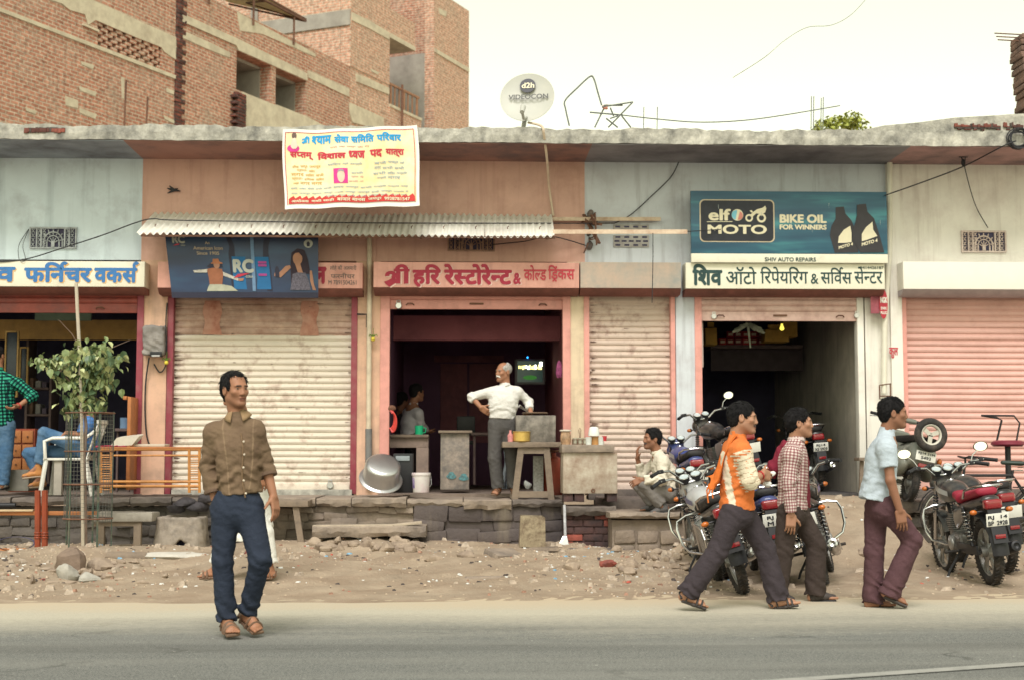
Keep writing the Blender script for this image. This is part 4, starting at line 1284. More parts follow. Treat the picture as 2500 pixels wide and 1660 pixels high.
# small oval spark plug sign
Yn=YF-.16
t=thing('oval_sign','small red oval spark plug sign with white letters beside the white downpipe','sign',tuple(P(2157,778,Yn)))
c=P(2157,743,Yn)
el=[(c.x+.055*math.cos(R(a)),c.y,c.z+.19*math.sin(R(a)))for a in range(0,360,15)]
q=MB().prism(el,(0,.012,0));q.build('plate',M('enamel_red',(.42,.03,.05),rough=.35,var=.15,bump=0),t)
letters(t,Yn,[(['NGK'],(2149,726,2166,741))],m_sgv,.003,'lettering',.05)
letters(t,Yn,[(['SPARK'],(2150,750,2165,757)),(['PLUG'],(2150,761,2165,768))],m_sgv,.003,'lettering',.03)
q=MB().box((c.x-.16,Yn+.02,c.z-.12),(c.x-.05,Yn+.03,c.z+.15));q.build('side_plate',M('enamel_red2',(.36,.1,.13),var=.4,scale=10,bump=0),t)
Ysc=YF-.052
q=MB();letters(shop,Ysc,[(['कुल'],(2170,848,2193,874))],REDB,.003,'painted_word',.03)
# corrugated awning
xt0,xt1,zt,zb=fx(375,528),fx(1347,528),fz(526),P(900,575,YF-.72).z
xb0,xb1=P(330,575,YF-.72).x,P(1354,575,YF-.72).x
q=MB();pit=.0815;n=int((xb1-xb0)/pit*8)
vs=[];nv=5
for j in range(nv+1):
 v=j/nv
 for i in range(n+1):
  u=i/n
  x=(xt0+(xt1-xt0)*u)*(1-v)+(xb0+(xb1-xb0)*u)*v
  sheet_off=.006*(int(u*5)%2)
  vs.append((x,YF-.004-.716*v,zt+(zb-zt)*v+.017*math.sin(2*math.pi*(i/8.))+sheet_off+.012*math.sin(u*6)*v))
q.add(vs,[(j*(n+1)+i,j*(n+1)+i+1,(j+1)*(n+1)+i+1,(j+1)*(n+1)+i)for j in range(nv)for i in range(n)])
t=thing('corrugated_awning','sloping whitewashed corrugated iron awning fixed to the peach wall','awning',((xt0+xt1)/2,YF,zt))
q.build('corrugated_sheet',M('corrugated_iron',(.74,.73,.66),rough=.5,metal=0.,var=.06,dirt=(.36,.31,.26),damt=.14,dscale=2.5,bump=.03),t,smooth=60)
for k in range(7):
 x=fx(440+k*148,560)
 MB().bar((x,YF-.01,zt-.035),(x,YF-.68,zb-.02),.03,.03).build('rafter',m_rust,t)
for a in(.1,.96):
 MB().bar((xt0,YF-.72*a,zt+(zb-zt)*a-.03),(xt1,YF-.72*a,zt+(zb-zt)*a-.03),.025,.025).build('purlin',m_rust,t)
for k in range(13):
 x=fx(400+k*76,550);v=.72
 MB().tube([(x,YF-.72*v,zt+(zb-zt)*v+.01),(x,YF-.72*v,zt+(zb-zt)*v+.035),(x+.015,YF-.72*v-.012,zt+(zb-zt)*v+.045)],.006,5).build('hook_bolt',m_rust,t)
m_pole=M('pale_angle_iron',(.62,.5,.38),var=.1,dirt=(.3,.15,.09),damt=.35,dscale=5,rough=.7)
for y,xa,xb,Yp,w,lab in((536,1345,1613,YF-.1,.045,'shorter upper angle iron sticking out beyond the awning'),(567,1350,1678,YF-.66,.05,'longer lower angle iron carrying on from the front edge of the awning')):
 a,b=P(xa,y,Yp),P(xb,y,Yp)
 q=MB();q.bar(a,b,.012,w);q.bar(a+V(0,.02,w/2),b+V(0,.02,w/2),.045,.01)
 tag(q.build('angle_iron',m_pole),lab,'metal bar')
c=P(1447,553,YF-.3)
t=thing('rusty_bracket','crumpled rusty bracket wired to the angle irons beside the awning','bracket',tuple(c))
q=MB()
for k in range(6):
 a=c+V(random.uniform(-.09,.09),random.uniform(-.1,.25),random.uniform(-.22,.2))
 q.bar(a,a+V(random.uniform(-.09,.09),random.uniform(-.05,.05),random.uniform(-.2,.2)),.03,.012)
q.bar(c+V(-.09,.25,.19),c+V(.08,.0,-.22),.05,.02);q.bar(c+V(.03,0,.15),c+V(.05,0,-.24),.09,.015)
q.bar(c+V(-.1,.28,.1),c+V(.1,-.02,.02),.05,.03)
q.build('bracket_strips',m_rust,t)
# brick buildings behind the shops
TH=math.atan(.4429)+YAW
WD=V(math.sin(TH),math.cos(TH),0)
WN=V(math.cos(TH),-math.sin(TH),0)
r0=ray(0,150);k0=30.0/(r0.dot(CR@V(0,0,-1)))
W0=V(0,0,HC)+r0*k0;W0.z=0
def wpt(x,y,n=0.):
 """photo pixel -> (s, z) on the wall plane shifted n metres outwards"""
 d=ray(x,y);o=W0+WN*n
 k=(o-V(0,0,HC)).dot(WN)/d.dot(WN)
 p=V(0,0,HC)+d*k
 return(p-W0).dot(WD),p.z
def bthing(name,label,cat,s):
 o=thing(name,label,cat,tuple(W0+WD*s))
 o.rotation_euler=(0,0,math.pi/2-TH)
 return o
def sx(x,y=150,n=0.):return wpt(x,y,n)[0]
class LB(MB):
 """builder in wall-local metres (s, inward depth, z), re-based on the building's own origin"""
 def __init__(s,s0):super().__init__();s.s0=s0
 def done(s,name,m,par,smooth=40):
  s.v=[(v[0]-s.s0,v[1],v[2])for v in s.v]
  return s.build(name,m,par,smooth,local=True)
SA,SB,SC_,SD,SE_,SF=sx(-260),sx(427),sx(443),sx(855),sx(1145),sx(780)
H=17.0
bl=bthing('brick_house','long unplastered red brick house wall at the far left with a pierced brick lattice panel','building',SA)
def band(par,s0,pts,m,out=.03,name='plaster_band'):
 q=LB(s0)
 w=[wpt(x,y)for x,y in pts]
 q.prism([(a,-out,z)for a,z in w],(0,out+.02,0))
 return q.done(name,m,par)
jA,jB=sx(236,100),sx(392,160)
jz0=wpt(315,150)[1];jz1=wpt(315,85)[1]
q=LB(SA)
q.box((SA,0,0),(jA,.3,H));q.box((jB,0,0),(SB,.3,H));q.box((jA,0,0),(jB,.3,jz0));q.box((jA,0,jz1),(jB,.3,H))
q.box((SA,.3,0),(SA+.3,9,H));q.box((SB-.3,.3,0),(SB,9,H))
q.done('wall',m_brick,bl)
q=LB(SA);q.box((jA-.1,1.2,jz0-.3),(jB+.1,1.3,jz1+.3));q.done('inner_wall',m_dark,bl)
q=LB(SA);rows=7;ph=(jz1-jz0)/rows
for r in range(rows):
 s=jA-(.17 if r%2 else 0)
 while s<jB:
  a,b=max(jA,s),min(jB,s+.215)
  if b-a>.03:q.box((a,.0+random.uniform(-.01,.02),jz0+r*ph+.003),(b,.22,jz0+(r+1)*ph-.003),.006,jit=.004)
  s+=.34
q.done('brick_lattice',m_brick,bl)
band(bl,SA,[(-200,-60),(0,20),(430,186),(430,195),(0,30),(-200,-48)],m_plast)
band(bl,SA,[(118,0),(222,0),(430,92),(430,148),(400,128),(392,116),(330,92),(232,50),(214,62),(206,36),(170,26),(150,10)],m_plast,.02)
band(bl,SA,[(200,58),(238,74),(238,80),(200,63)],m_plast,.05)
for pts in([(190,210),(236,226),(232,236),(195,222)],[(192,263),(236,280),(232,292),(194,276)],[(196,150),(230,160),(226,170),(198,158)],[(405,215),(424,222),(424,232),(406,226)],[(158,235),(190,246),(190,266),(160,258)],[(295,190),(303,192),(302,242),(297,240)],[(398,282),(428,296),(427,304),(402,292)],[(60,262),(90,272),(86,280),(64,272)]):
 band(bl,SA,pts,m_plast,.012,'plaster_patch')
for x,y0,y1 in((287,200,320),(340,240,320)):
 a=wpt(x,y0);b_=wpt(x-6,y1+30)
 q=LB(SA);q.tube([(a[0],-.25,a[1]),(b_[0],-.25,b_[1])],.022);q.done('drain_rod',m_rust,bl)
bb=bthing('brick_building','unfinished brick building with a taller tower, open window bays and a recessed balcony','building',SC_)
topz=wpt(580,28)[1]
w1a,w1b,w2a,w2b=sx(577,180),sx(661,200),sx(673,210),sx(746,230)
zw1=wpt(620,143)[1];zw0=wpt(620,236)[1]
q=LB(SC_)
q.box((SC_,0,0),(w1a,.35,topz));q.box((w1a,0,0),(w2b,.35,zw0));q.box((w1b,0,zw0),(w2a,.35,zw1));q.box((w1a,0,zw1),(w2b,.35,topz));q.box((w2b,0,0),(SD,.35,topz))
q.box((SC_,.35,0),(SC_+.35,10,topz))
q.done('wall',m_brick,bb)
q=LB(SC_);q.box((SC_+.35,.35,topz-1.15),(SD,10,topz-.95));q.done('roof',m_plastg,bb)
q=LB(SC_);q.box((w1a-.1,2.6,zw0-1.2),(w2b+.2,2.7,zw1+.4));q.done('inner_wall',m_plastg,bb)
for a in(w1b-.02,w2b-.02):
 q=LB(SC_);q.box((a,.35,zw0-1.2),(a+.22,2.6,zw1+.3));q.done('inner_wall',m_plastg,bb)
q=LB(SC_);q.box((w1a,.35,zw0-1.3),(w2b+.2,2.7,zw0-1.1));q.done('inner_floor',m_plastg,bb)
q=LB(SC_);q.box((w2a,1.9,zw0-1.1),(w2b,2.6,zw0+.25));q.done('dark_cupboard',M('brown_timber',(.16,.09,.07),var=.2),bb)
band(bb,SC_,[(443,34),(580,96),(748,180),(748,198),(580,124),(575,112),(443,54)],m_plast,.035,'lintel_band')
band(bb,SC_,[(443,74),(520,108),(562,130),(560,142),(500,118),(443,92)],m_plast,.015,'plaster_patch')
band(bb,SC_,[(590,226),(661,254),(676,258),(745,285),(785,306),(785,360),(588,360)],m_plast,.045,'rendered_apron')
band(bb,SC_,[(578,30),(770,132),(770,140),(700,110),(640,84),(585,76)],m_plast,.012,'plaster_patch')
band(bb,SC_,[(750,172),(852,218),(852,238),(830,228),(752,190)],m_plast,.02,'plaster_band')
band(bb,SC_,[(852,252),(935,288),(938,320),(860,300),(852,272)],m_plast,.02,'plaster_patch')
q=LB(SC_)
a,b_=sx(562,280),sx(589,280);z0=wpt(575,345)[1];z1=wpt(575,226)[1]
q.box((a+.15,-.02,z0),(b_,.03,z1));z=z0;k=0
while z<z1-.05:
 q.box((a+(.0 if k%2 else .12),-.16,z),(b_,.0,z+.078),.006,jit=.006);z+=.085;k+=1
q.done('toothed_brick_end',m_brickd,bb)
q=LB(SC_);s0=sx(430,200);z=5.0;k=0
while z<H:
 q.box((s0-.05,-.03,z),(s0+(.34 if k%2 else .2),.25,z+.12),.012,jit=.012);z+=.125;k+=1
q.done('toothed_joint',m_brickd,bb)
sR0,sR1=sx(951,200),sx(1059,200)
zA=0
q=LB(SC_)
q.box((SD,0.0,topz),(sR0,.35,H));q.box((SD+.002,.02,0),(sR0,.35,topz))
q.box((sR1,0,0),(SE_,.35,H));q.box((SE_-.3,.35,0),(SE_,7,H))
q.done('tower_wall',m_brickp,bb)
q=LB(SC_);q.box((SD-.004,.36,topz-1),(SD+.3,9,H));q.done('tower_side_wall',m_brickp,bb)
band_z=wpt(860,36)
q=LB(SC_);q.box((SD-.05,.0,band_z[1]-.35),(SD-.004,9,band_z[1]+.12));q.done('grey_band',m_plastg,bb)
q=LB(SC_);q.box((SD-.09,3.3,topz-1),(SD-.055,3.55,H));q.done('grey_pilaster',m_plastg,bb)
band(bb,SC_,[(858,30),(900,50),(950,80),(950,98),(900,70),(858,50)],m_plast,.02,'plaster_band')
band(bb,SC_,[(1060,118),(1144,168),(1144,178),(1060,128)],m_plast,.03,'plaster_band')
for pts in([(905,168),(925,178),(922,184),(906,174)],[(868,180),(950,215),(950,232),(870,200)],[(1070,20),(1090,30),(1088,42),(1072,34)]):band(bb,SC_,pts,m_plast,.012,'plaster_patch')
zbal0,zbal1=wpt(980,108)[1],wpt(980,38)[1]
sBal=sx(1013,100)
dR=2.1
q=LB(SC_);q.box((sR1,.35,0),(sR1+.2,dR,zbal0+.35));q.done('recess_wall',m_plastg,bb)
q=LB(SC_);q.box((sR1,.35,zbal0+.35),(sR1+.2,dR,H));q.done('recess_wall',m_brick,bb)
q=LB(SC_);q.box((sR0,dR,0),(sR1+.2,dR+.2,zbal0));q.done('recess_wall',m_plastg,bb)
q=LB(SC_);q.box((sR0,dR,zbal0),(sR1+.2,dR+.2,H));q.done('recess_wall',m_brick,bb)
q=LB(SC_);q.box((sR0-.2,.35,0),(sR0-.001,dR,H));q.done('recess_wall',m_brick,bb)
q=LB(SC_);q.box((sR0,-.02,zbal0),(sBal,dR,zbal0+.16));q.done('balcony_slab',m_plast,bb)
q=LB(SC_);q.box((sR0,-.0,zbal0+.16),(sBal,.14,zbal1));q.box((sBal-.14,.14,zbal0+.16),(sBal,dR,zbal1));q.done('balcony_parapet',m_brickp,bb)
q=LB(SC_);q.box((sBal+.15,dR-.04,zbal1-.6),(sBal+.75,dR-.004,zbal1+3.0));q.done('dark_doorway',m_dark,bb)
zlo=wpt(975,272)[1]
q=LB(SC_);q.box((sR0,0,0),(sR1-.9,.2,zlo));q.done('balcony_parapet',m_brickp,bb)
q=LB(SC_);q.box((sR0,-.03,zlo),(sR1-.88,.22,zlo+.09));q.done('coping',m_plast,bb)
zr=zlo+.75
q=LB(SC_);q.box((sR0,.06,zr),(sR1-.9,.12,zr+.07));
for k in range(7):
 s=sR0+.2+k*.3;q.box((s,.07,zlo+.09),(s+(.09 if k%3==0 else .035),.11,zr))
q.done('balcony_railing',M('brown_rail',(.33,.17,.10),var=.2),bb)
q=LB(SC_);s=sx(975,270);q.tube([(s,-.1,5),(s,-.1,zr+.1)],.04);q.done('rusty_pipe',m_rust,bb)
cs0,cs1=sx(520,-20),sx(742,80)
zc0=wpt(745,80)[1]
q=LB(SC_)
q.add([(cs0-3,-.05,zc0+.35),(cs1,-.05,zc0+.35),(cs1,2.6,zc0+1.2),(cs0-3,2.6,zc0+1.2),(cs0-3,-.05,zc0+.38),(cs1,-.05,zc0+.38),(cs1,2.6,zc0+1.23),(cs0-3,2.6,zc0+1.23)],[(0,1,2,3),(7,6,5,4),(0,4,5,1),(1,5,6,2),(2,6,7,3),(3,7,4,0)])
can=q.done('yellow_canopy',M('yellow_sheet',(.52,.42,.17),var=.15,dirt=(.3,.22,.1),damt=.3,rough=.6),bb)
q=LB(SC_);q.bar((cs0-3,-.06,zc0+.30),(cs1,-.06,zc0+.30),.06,.05);q.bar((cs0-3,-.06,zc0+.52),(cs1,-.06,zc0+.35),.05,.05)
k=cs1
while k>cs0-3:
 q.tube([(k,-.05,zc0+.3),(k,2.6,zc0+1.15)],.028);q.tube([(k,-.05,zc0+.3),(k-1.0,1.3,zc0+.72),(k-2.0,-.05,zc0+.3)],.022);q.tube([(k-.6,-.05,topz-.2),(k-.6,-.05,zc0+.4)],.03)
 k-=2.0
q.done('canopy_frame',m_rust,can)
p0=P(2488,300,YE+.5)
t=thing('brick_pillar','ragged unfinished brick pillar standing on the roof at the right edge of the picture','pillar',tuple(p0))
z=P(2488,330,YE+.5).z;zt_=P(2488,100,YE+.5).z;q=MB();k=0
while z<zt_:
 f_=(z-p0.z)/(zt_-p0.z)
 xl=P(2493-14*f_,300,YE+.5).x+random.uniform(-.02,.03)+(.03 if k%2 else 0)
 q.box((xl,YE+.3,z),(p0.x+.6,YE+.7,z+.072),.01,jit=.008);z+=.08;k+=1
q.build('brickwork',M('old_brick',(.20,.12,.09),var=.35,scale=9,dirt=(.06,.05,.05),damt=.4,dscale=5,bump=.6),t)
for k,dy in enumerate((-14,-6,2)):
 a,b_=P(2428+k*4,96+dy,YE+.4),P(2540,102+dy,YE+.4)
 MB().tube([a,b_],.008,6).build('rebar',m_rust,t)
 # roof furniture: dish, aerial, wires
m_dish=M('dish_white',(.43,.43,.39),var=.04,scale=5,rough=.45,dirt=(.5,.47,.4),damt=.12,bump=0)
Yd=YE+.35
c=P(1288,242,Yd)
ax=V(-.18,-.93,.30).normalized()
t=thing('satellite_dish','white satellite dish with a round black logo standing on the roof edge','satellite dish',tuple(P(1285,312,Yd)))
_,u,w=ortho(ax)
rd=.342
q=MB();q.lathe([(.001,.0),(rd*.35,.004),(rd*.7,.018),(rd*.95,.036),(rd,.042),(rd*1.0,.034),(rd*.7,.006),(rd*.3,-.01),(.001,-.014)],c,ax,40)
dsh=q.build('reflector',m_dish,t)
up=(V(0,0,1)-ax*ax.z).normalized();rt=up.cross(ax).normalized()*1.0
def dpt(x,y,h=.05):return c+rt*x+up*y+ax*h
if rt.x<0:rt=-rt
q=MB();q.poly([dpt(.0+.1*math.cos(R(a)),.165+.1*math.sin(R(a)),.044)for a in range(0,360,15)]);lg=q.build('round_logo',BLK,dsh,smooth=0)
def dtext(tok,x0,x1,y0,y1,h,bold,m,name,par):
 vs,fs=word(tok,bold);a=np.array(vs);mn,mxx=a.min(0),a.max(0)
 q=MB();q.add([dpt(x0+(x-mn[0])/(mxx[0]-mn[0])*(x1-x0),y0+(y-mn[1])/(mxx[1]-mn[1])*(y1-y0),h+l*.0003)for x,y,l in vs],fs);return q.build(name,m,par,smooth=0)
dtext(['d2h'],-.075,.085,.125,.205,.048,.03,CRM,'logo_lettering',dsh)
dtext(['VIDEOCON'],-.235,.265,-.035,.035,.049,.03,M('dish_letter',(.12,.12,.12),bump=0),'lettering',dsh)
base=P(1285,318,Yd)
q=MB()
q.tube([base+V(-.04,.1,0),c+V(0,.1,-.05)],.03,10)
q.build('mast',m_dish,t)
q=MB();q.tube([c+ax*.03-up*.28,c+ax*.22-up*.42,c+ax*.36-up*.40],.018,8)
arm=q.build('feed_arm',m_dish,t)
MB().cyl(c+ax*.36-up*.41,c+ax*.30-up*.30,.028,.036).build('feed_horn',m_dish,arm)
q=MB();q.box((base.x-.14,base.y+.02,base.z-.02),(base.x+.14,base.y+.2,base.z+.02),.005);q.build('foot_plate',m_dish,t)
def cable(name,label,pts,r=.008,m=None,cat='cable',sm=8):
 pts=[Vector(p)for p in pts]
 out=[]
 for i in range(len(pts)-1):
  p0,p1,p2,p3=pts[max(i-1,0)],pts[i],pts[i+1],pts[min(i+2,len(pts)-1)]
  for k in range(sm):
   s=k/sm
   out.append(.5*((2*p1)+(p2-p0)*s+(2*p0-5*p1+4*p2-p3)*s*s+(3*p1-p0-3*p2+p3)*s**3))
 out.append(pts[-1])
 return tag(MB().tube(out,r,6).build(name,m or m_wire),label,cat)
cable('cable','thick pale cable running from the satellite dish down the peach wall to the awning',[P(1290,300,Yd),P(1322,309,YE),P(1328,330,YE-.03),P(1336,395,YE+.3),P(1341,460,YF-.12),P(1351,528,YF-.05)],.016,M('cable_cream',(.62,.5,.38),bump=0))
m_wg=M('wire_grey',(.16,.17,.16),bump=0)
Yw=YE+.25
cable('roof_wire','bent wire loop rising above the roof just right of the dish',[P(1390,308,Yw),P(1381,268,Yw),P(1380,246,Yw),P(1410,215,Yw),P(1440,188,Yw),P(1450,194,Yw),P(1460,228,Yw),P(1469,258,Yw)],.011,m_wg,'wire')
t=thing('broken_aerial','tangled broken aerial of bent rods on the roof right of the dish','aerial',tuple(P(1490,312,Yw)))
for a,b_ in(((1440,275),(1520,282)),((1452,312),(1476,262)),((1470,262),(1545,250)),((1545,250),(1485,312)),((1475,258),(1520,258)),((1490,264),(1498,284)),((1516,280),(1485,312)),((1480,290),(1508,312)),((1518,284),(1540,312)),((1490,290),(1508,284))):
 MB().tube([P(*a,Yw),P(*b_,Yw+.05)],.010,6).build('rod',m_wg,t)
q=MB();q.prism([tuple(P(x,y,Yw))for x,y in((1470,259),(1482,255),(1484,266),(1474,266))],(0,.05,0));q.build('clamp',M('clamp_red',(.4,.16,.11)),t)
cable('roof_wire','long sagging wire above the roof from the broken aerial towards the far tree',[P(1520,282,Yw),P(1600,291,Yw),P(1700,299,Yw),P(1800,296,Yw),P(1900,284,Yw+.5),P(2050,259,Yw+2)],.008,m_wg,'wire')
cable('overhead_wire','thin high wire crossing the sky at the upper right',[P(2130,-20,16),P(2080,35,16),P(2030,62,16),P(1970,68,16),P(1915,100,16),P(1865,142,16),P(1790,190,17)],.004,M('wire_pale',(.3,.3,.28),bump=0),'wire')
for k,(x,y)in enumerate(((1571,262),(1604,262),(1980,236),(1986,236),(2004,240),(2009,238))):
 tag(MB().tube([P(x,320,Yw+.3),P(x+1,y,Yw+.3)],.006,6).build('rebar',m_wg),'thin bare reinforcing rod sticking up from the roof slab','metal rod','reinforcing rods on the roof')
cable('cable','black cable sagging across the pale blue wall to the awning',[P(-30,641,YF-.32),P(60,634,YF-.3),P(160,604,YF-.3),P(250,575,YF-.3),P(330,545,YF-.4),P(375,535,YF-.42),P(450,539,YF-.42),P(900,545,YF-.42),P(1345,546,YF-.3),P(1500,546,YF-.15)],.008)
cable('cable','black cable drooping from the bars beside the awning to the blue board',[P(1678,566,YF-.6),P(1730,563,YF-.42),P(1760,561,YF-.4)],.006)
cable('cable','dark cable slanting down the grey wall under the roof slab',[P(1663,380,YF-.05),P(1640,430,YF-.03),P(1590,480,YF-.03),P(1540,525,YF-.05),P(1500,546,YF-.1)],.007)
cable('cable','dark cable running under the awning across the restaurant wall',[P(1200,598,YF-.05),P(1280,590,YF-.1),P(1345,578,YF-.3),P(1430,600,YF-.06)],.007)
cable('cable','black cable strung along the white wall to the coil at the roof edge',[P(2160,478,YF-.4),P(2240,450,YF-.3),P(2350,408,YF-.5),P(2450,357,YE-.05),P(2480,345,YE-.05)],.009)
q=MB();cc=P(2486,340,YE-.05)
for k in range(8):
 q.tube([cc+V(math.cos(a)*(.12+.02*math.sin(k*3))+.02*math.sin(k*2),.012*k-.05,math.sin(a)*(.11+.02*math.cos(k*5)))for a in np.linspace(0,2*math.pi,20)],.007,5)
tag(q.build('cable_coil',m_wire),'coil of black cable hanging at the roof edge on the far right','cable')
c2=P(2351,392,YF-.5)
t=thing('cable_bracket','black cable clamp hanging from the pink soffit over the white wall','bracket',(c2.x,c2.y,ZS-.01))
q=MB();q.tube([V(c2.x-.05,c2.y,ZS-.015),V(c2.x+.06,c2.y,ZS-.015)],.008);q.tube([V(c2.x-.02,c2.y,ZS-.02),c2+V(0,0,-.02)],.008);q.tube([V(c2.x+.03,c2.y,ZS-.02),c2+V(.02,0,-.1)],.006);q.ball(c2+V(.0,0,-.03),(.025,.025,.05));q.build('clamp',m_wire,t)
cable('cable','thin cable hanging from the soffit clamp down to the vent in the white wall',[c2,P(2368,460,YF-.2),P(2385,510,YF-.06),P(2412,557,YF-.04)],.006)
cable('cable','thin chain hanging down over the blank sign between the beige shutter and the repair shop',[P(1594,570,YF-.68),P(1594,640,YF-.66),P(1592,740,YF-.66)],.005)
cable('cable','pair of thin wires drooping beside the vent in the blue wall',[P(70,560,YF-.02),P(46,600,YF-.05),P(48,637,YF-.28),P(62,634,YF-.3),P(56,600,YF-.06),P(70,562,YF-.03)],.004)
for a,b_ in(((408,405),(440,470)),):
 pass
q=MB();p=P(426,465,YF-.03)
for k in range(7):q.tube([p,p+V(random.uniform(-.1,.1),-.02,random.uniform(-.05,.06))],[.02,.006],5)
tag(q.build('wire_stub',m_wire),'dark stub of torn wires sticking out of the peach wall left of the banner','wire')
# pipes on the front
def pipe(label,pts,r,m,name='drain_pipe'):
 o=MB().tube(pts,r,12).build(name,m);return tag(o,label,'pipe')
m_pipe=M('pipe_cream',(.58,.50,.38),var=.08,dirt=(.3,.22,.16),damt=.25,dscale=5,rough=.6)
pipe('cream drain pipe on the pillar left of the restaurant',[P(902,560,YF-.05),P(902,720,YF-.06),P(900,1050,YF-.06)],.033,m_pipe)
pipe('short dark grey pipe end at the foot of the pillar, behind the upturned pot',[P(900,1046,YF-.06),P(900,1120,YF-.06),P(900,1185,YF-.06)],.043,M('pipe_grey',(.16,.16,.16),var=.1,dirt=(.3,.26,.22),damt=.2))
pipe('white downpipe at the right end of the repair shop',[P(2172,395,YF-.1),P(2171,620,YF-.1),P(2160,800,YF-.1),P(2158,960,YF-.1)],.036,M('pipe_white',(.68,.65,.55),var=.05,rough=.5,dirt=(.4,.33,.26),damt=.12))
t=thing('pipe_bracket','small rusty square pipe bracket below the white downpipe','bracket',tuple(P(2158,966,YF-.1)))
q=MB();c=P(2159,955,YF-.1)
for a,b_ in(((-.07,.08),(.08,.1)),((-.07,.08),(-.07,-.1)),((.07,.1),(.07,-.1)),((-.07,-.06),(.07,-.06))):q.bar(c+V(a[0],-.03,a[1]),c+V(b_[0],-.03,b_[1]),.014,.014)
q.build('frame',m_rust,t)
def leaf_cloud(q,cs,n,size,seed,droop=.3,m=None):
 rr=np.random.default_rng(seed)
 for _ in range(n):
  c,r=cs[rr.integers(len(cs))]
  d=rr.normal(size=3);d/=np.linalg.norm(d);d*=rr.uniform(.35,1)**.6
  p=V(*(c+d*np.array(r)))
  s=size*rr.uniform(.6,1.3)
  a=rr.uniform(0,6.28);e=rr.uniform(-1.,.3)
  f_=V(math.cos(a)*math.cos(e),math.sin(a)*math.cos(e),math.sin(e)-droop)
  f_.normalize();_,u,w=ortho(f_)
  tlt=rr.uniform(-1,1);u2=(u*math.cos(tlt)+w*math.sin(tlt))
  q.add([p,p+f_*s*.45+u2*s*.3,p+f_*s,p+f_*s*.45-u2*s*.3],[(0,1,2,3)])
Yt=34.0
tc_=P(2045,312,Yt)
t=thing('roof_tree','yellow-green tree top showing above the roof behind the shops','tree',(tc_.x,Yt,0))
MB().tube([V(tc_.x,Yt,0),V(tc_.x+.1,Yt,4),V(tc_.x,Yt,8.6)],[.2,.16,.05],8).build('trunk',M('bark',(.16,.12,.09),var=.3),t)
def pc(x,y):p=P(x,y,Yt);return np.array((p.x,p.y,p.z))
q=MB()
leaf_cloud(q,[(pc(2010,312),(.3,.4,.22)),(pc(2040,302),(.32,.4,.22)),(pc(2075,290),(.26,.4,.2)),(pc(2095,308),(.3,.4,.22)),(pc(2060,318),(.5,.6,.3))],900,.12,3)
q.build('crown',M('leaf_yellowgreen',(.30,.33,.06),var=.35,scale=1.5,bump=0,rough=.6),t,smooth=0)
# people
m_skin=M('skin',(.5,.3,.2),rough=.55,var=.06,scale=30,attr='col',bump=.05,bscale=160,spec=.35)
m_hair=M('black_hair',(.008,.007,.008),rough=.6,var=.6,scale=60,bump=.6,bscale=200,spec=.2)
m_hairg=M('grey_hair',(.36,.34,.32),rough=.6,var=.4,scale=60,bump=.5,bscale=240)
def nrm(v):v=np.array(v,float);return v/(np.linalg.norm(v)+1e-9)
def frame(yaw,pitch=0.,roll=0.):
 """yaw 0 = facing the camera (-Y), 90 = facing the viewer's right (+X)"""
 f=np.array((math.sin(R(yaw))*math.cos(R(pitch)),-math.cos(R(yaw))*math.cos(R(pitch)),math.sin(R(pitch))))
 u=np.array((0,0,1.));r=nrm(np.cross(f,u));u=np.cross(r,f)
 c,s=math.cos(R(roll)),math.sin(R(roll))
 return r*c+u*s,f,u*c-r*s
def head_sdf(v,c,fr,s=1.,fat=1.):
 r,f,u=fr
 m=np.stack([r,f,u],1)
 def p(x,y,z):return c+(r*x+f*y+u*z)*s
 def E(x,y,z,a,b,d,k=.015,mode='add'):v.ell(p(x,y,z),(a*s,b*s,d*s),m,k,mode)
 E(0,-.012,.036,.073*fat,.093,.080)
 E(0,.024,-.03,.060*fat,.070,.084,.03)
 v.cone(p(0,.0,-.058),p(0,.062,-.096),.053*s*fat,.024*s,.03)
 for q in(-1,1):
  v.cone(p(q*.046*fat,.0,-.052),p(q*.018,.062,-.096),.02*s,.017*s,.02)
  E(q*.041*fat,.062,-.020,.022,.020,.017,.02)
 E(0,.080,.020,.050,.014,.012,.02)
 for q in(-1,1):E(q*.031,.094,.001,.018,.014,.011,.012,'cut')
 for q in(-1,1):E(q*.031,.0745,.001,.0135,.0125,.0125,.004)
 v.cone(p(0,.083,.012),p(0,.1005,-.030),.0095*s,.0125*s,.016)
 for q in(-1,1):E(q*.012,.095,-.036,.009,.011,.008,.008)
 E(0,.090,-.0595,.024,.011,.006,.006);E(0,.088,-.0725,.020,.011,.007,.006)
 E(0,.104,-.0655,.020,.012,.0016,.003,'cut')
 E(0,.080,-.099,.019,.014,.013,.02)
 for q in(-1,1):
  E(q*.077*fat,-.010,-.006,.009,.021,.033,.008)
  E(q*.087*fat,-.004,-.004,.006,.011,.018,.005,'cut')
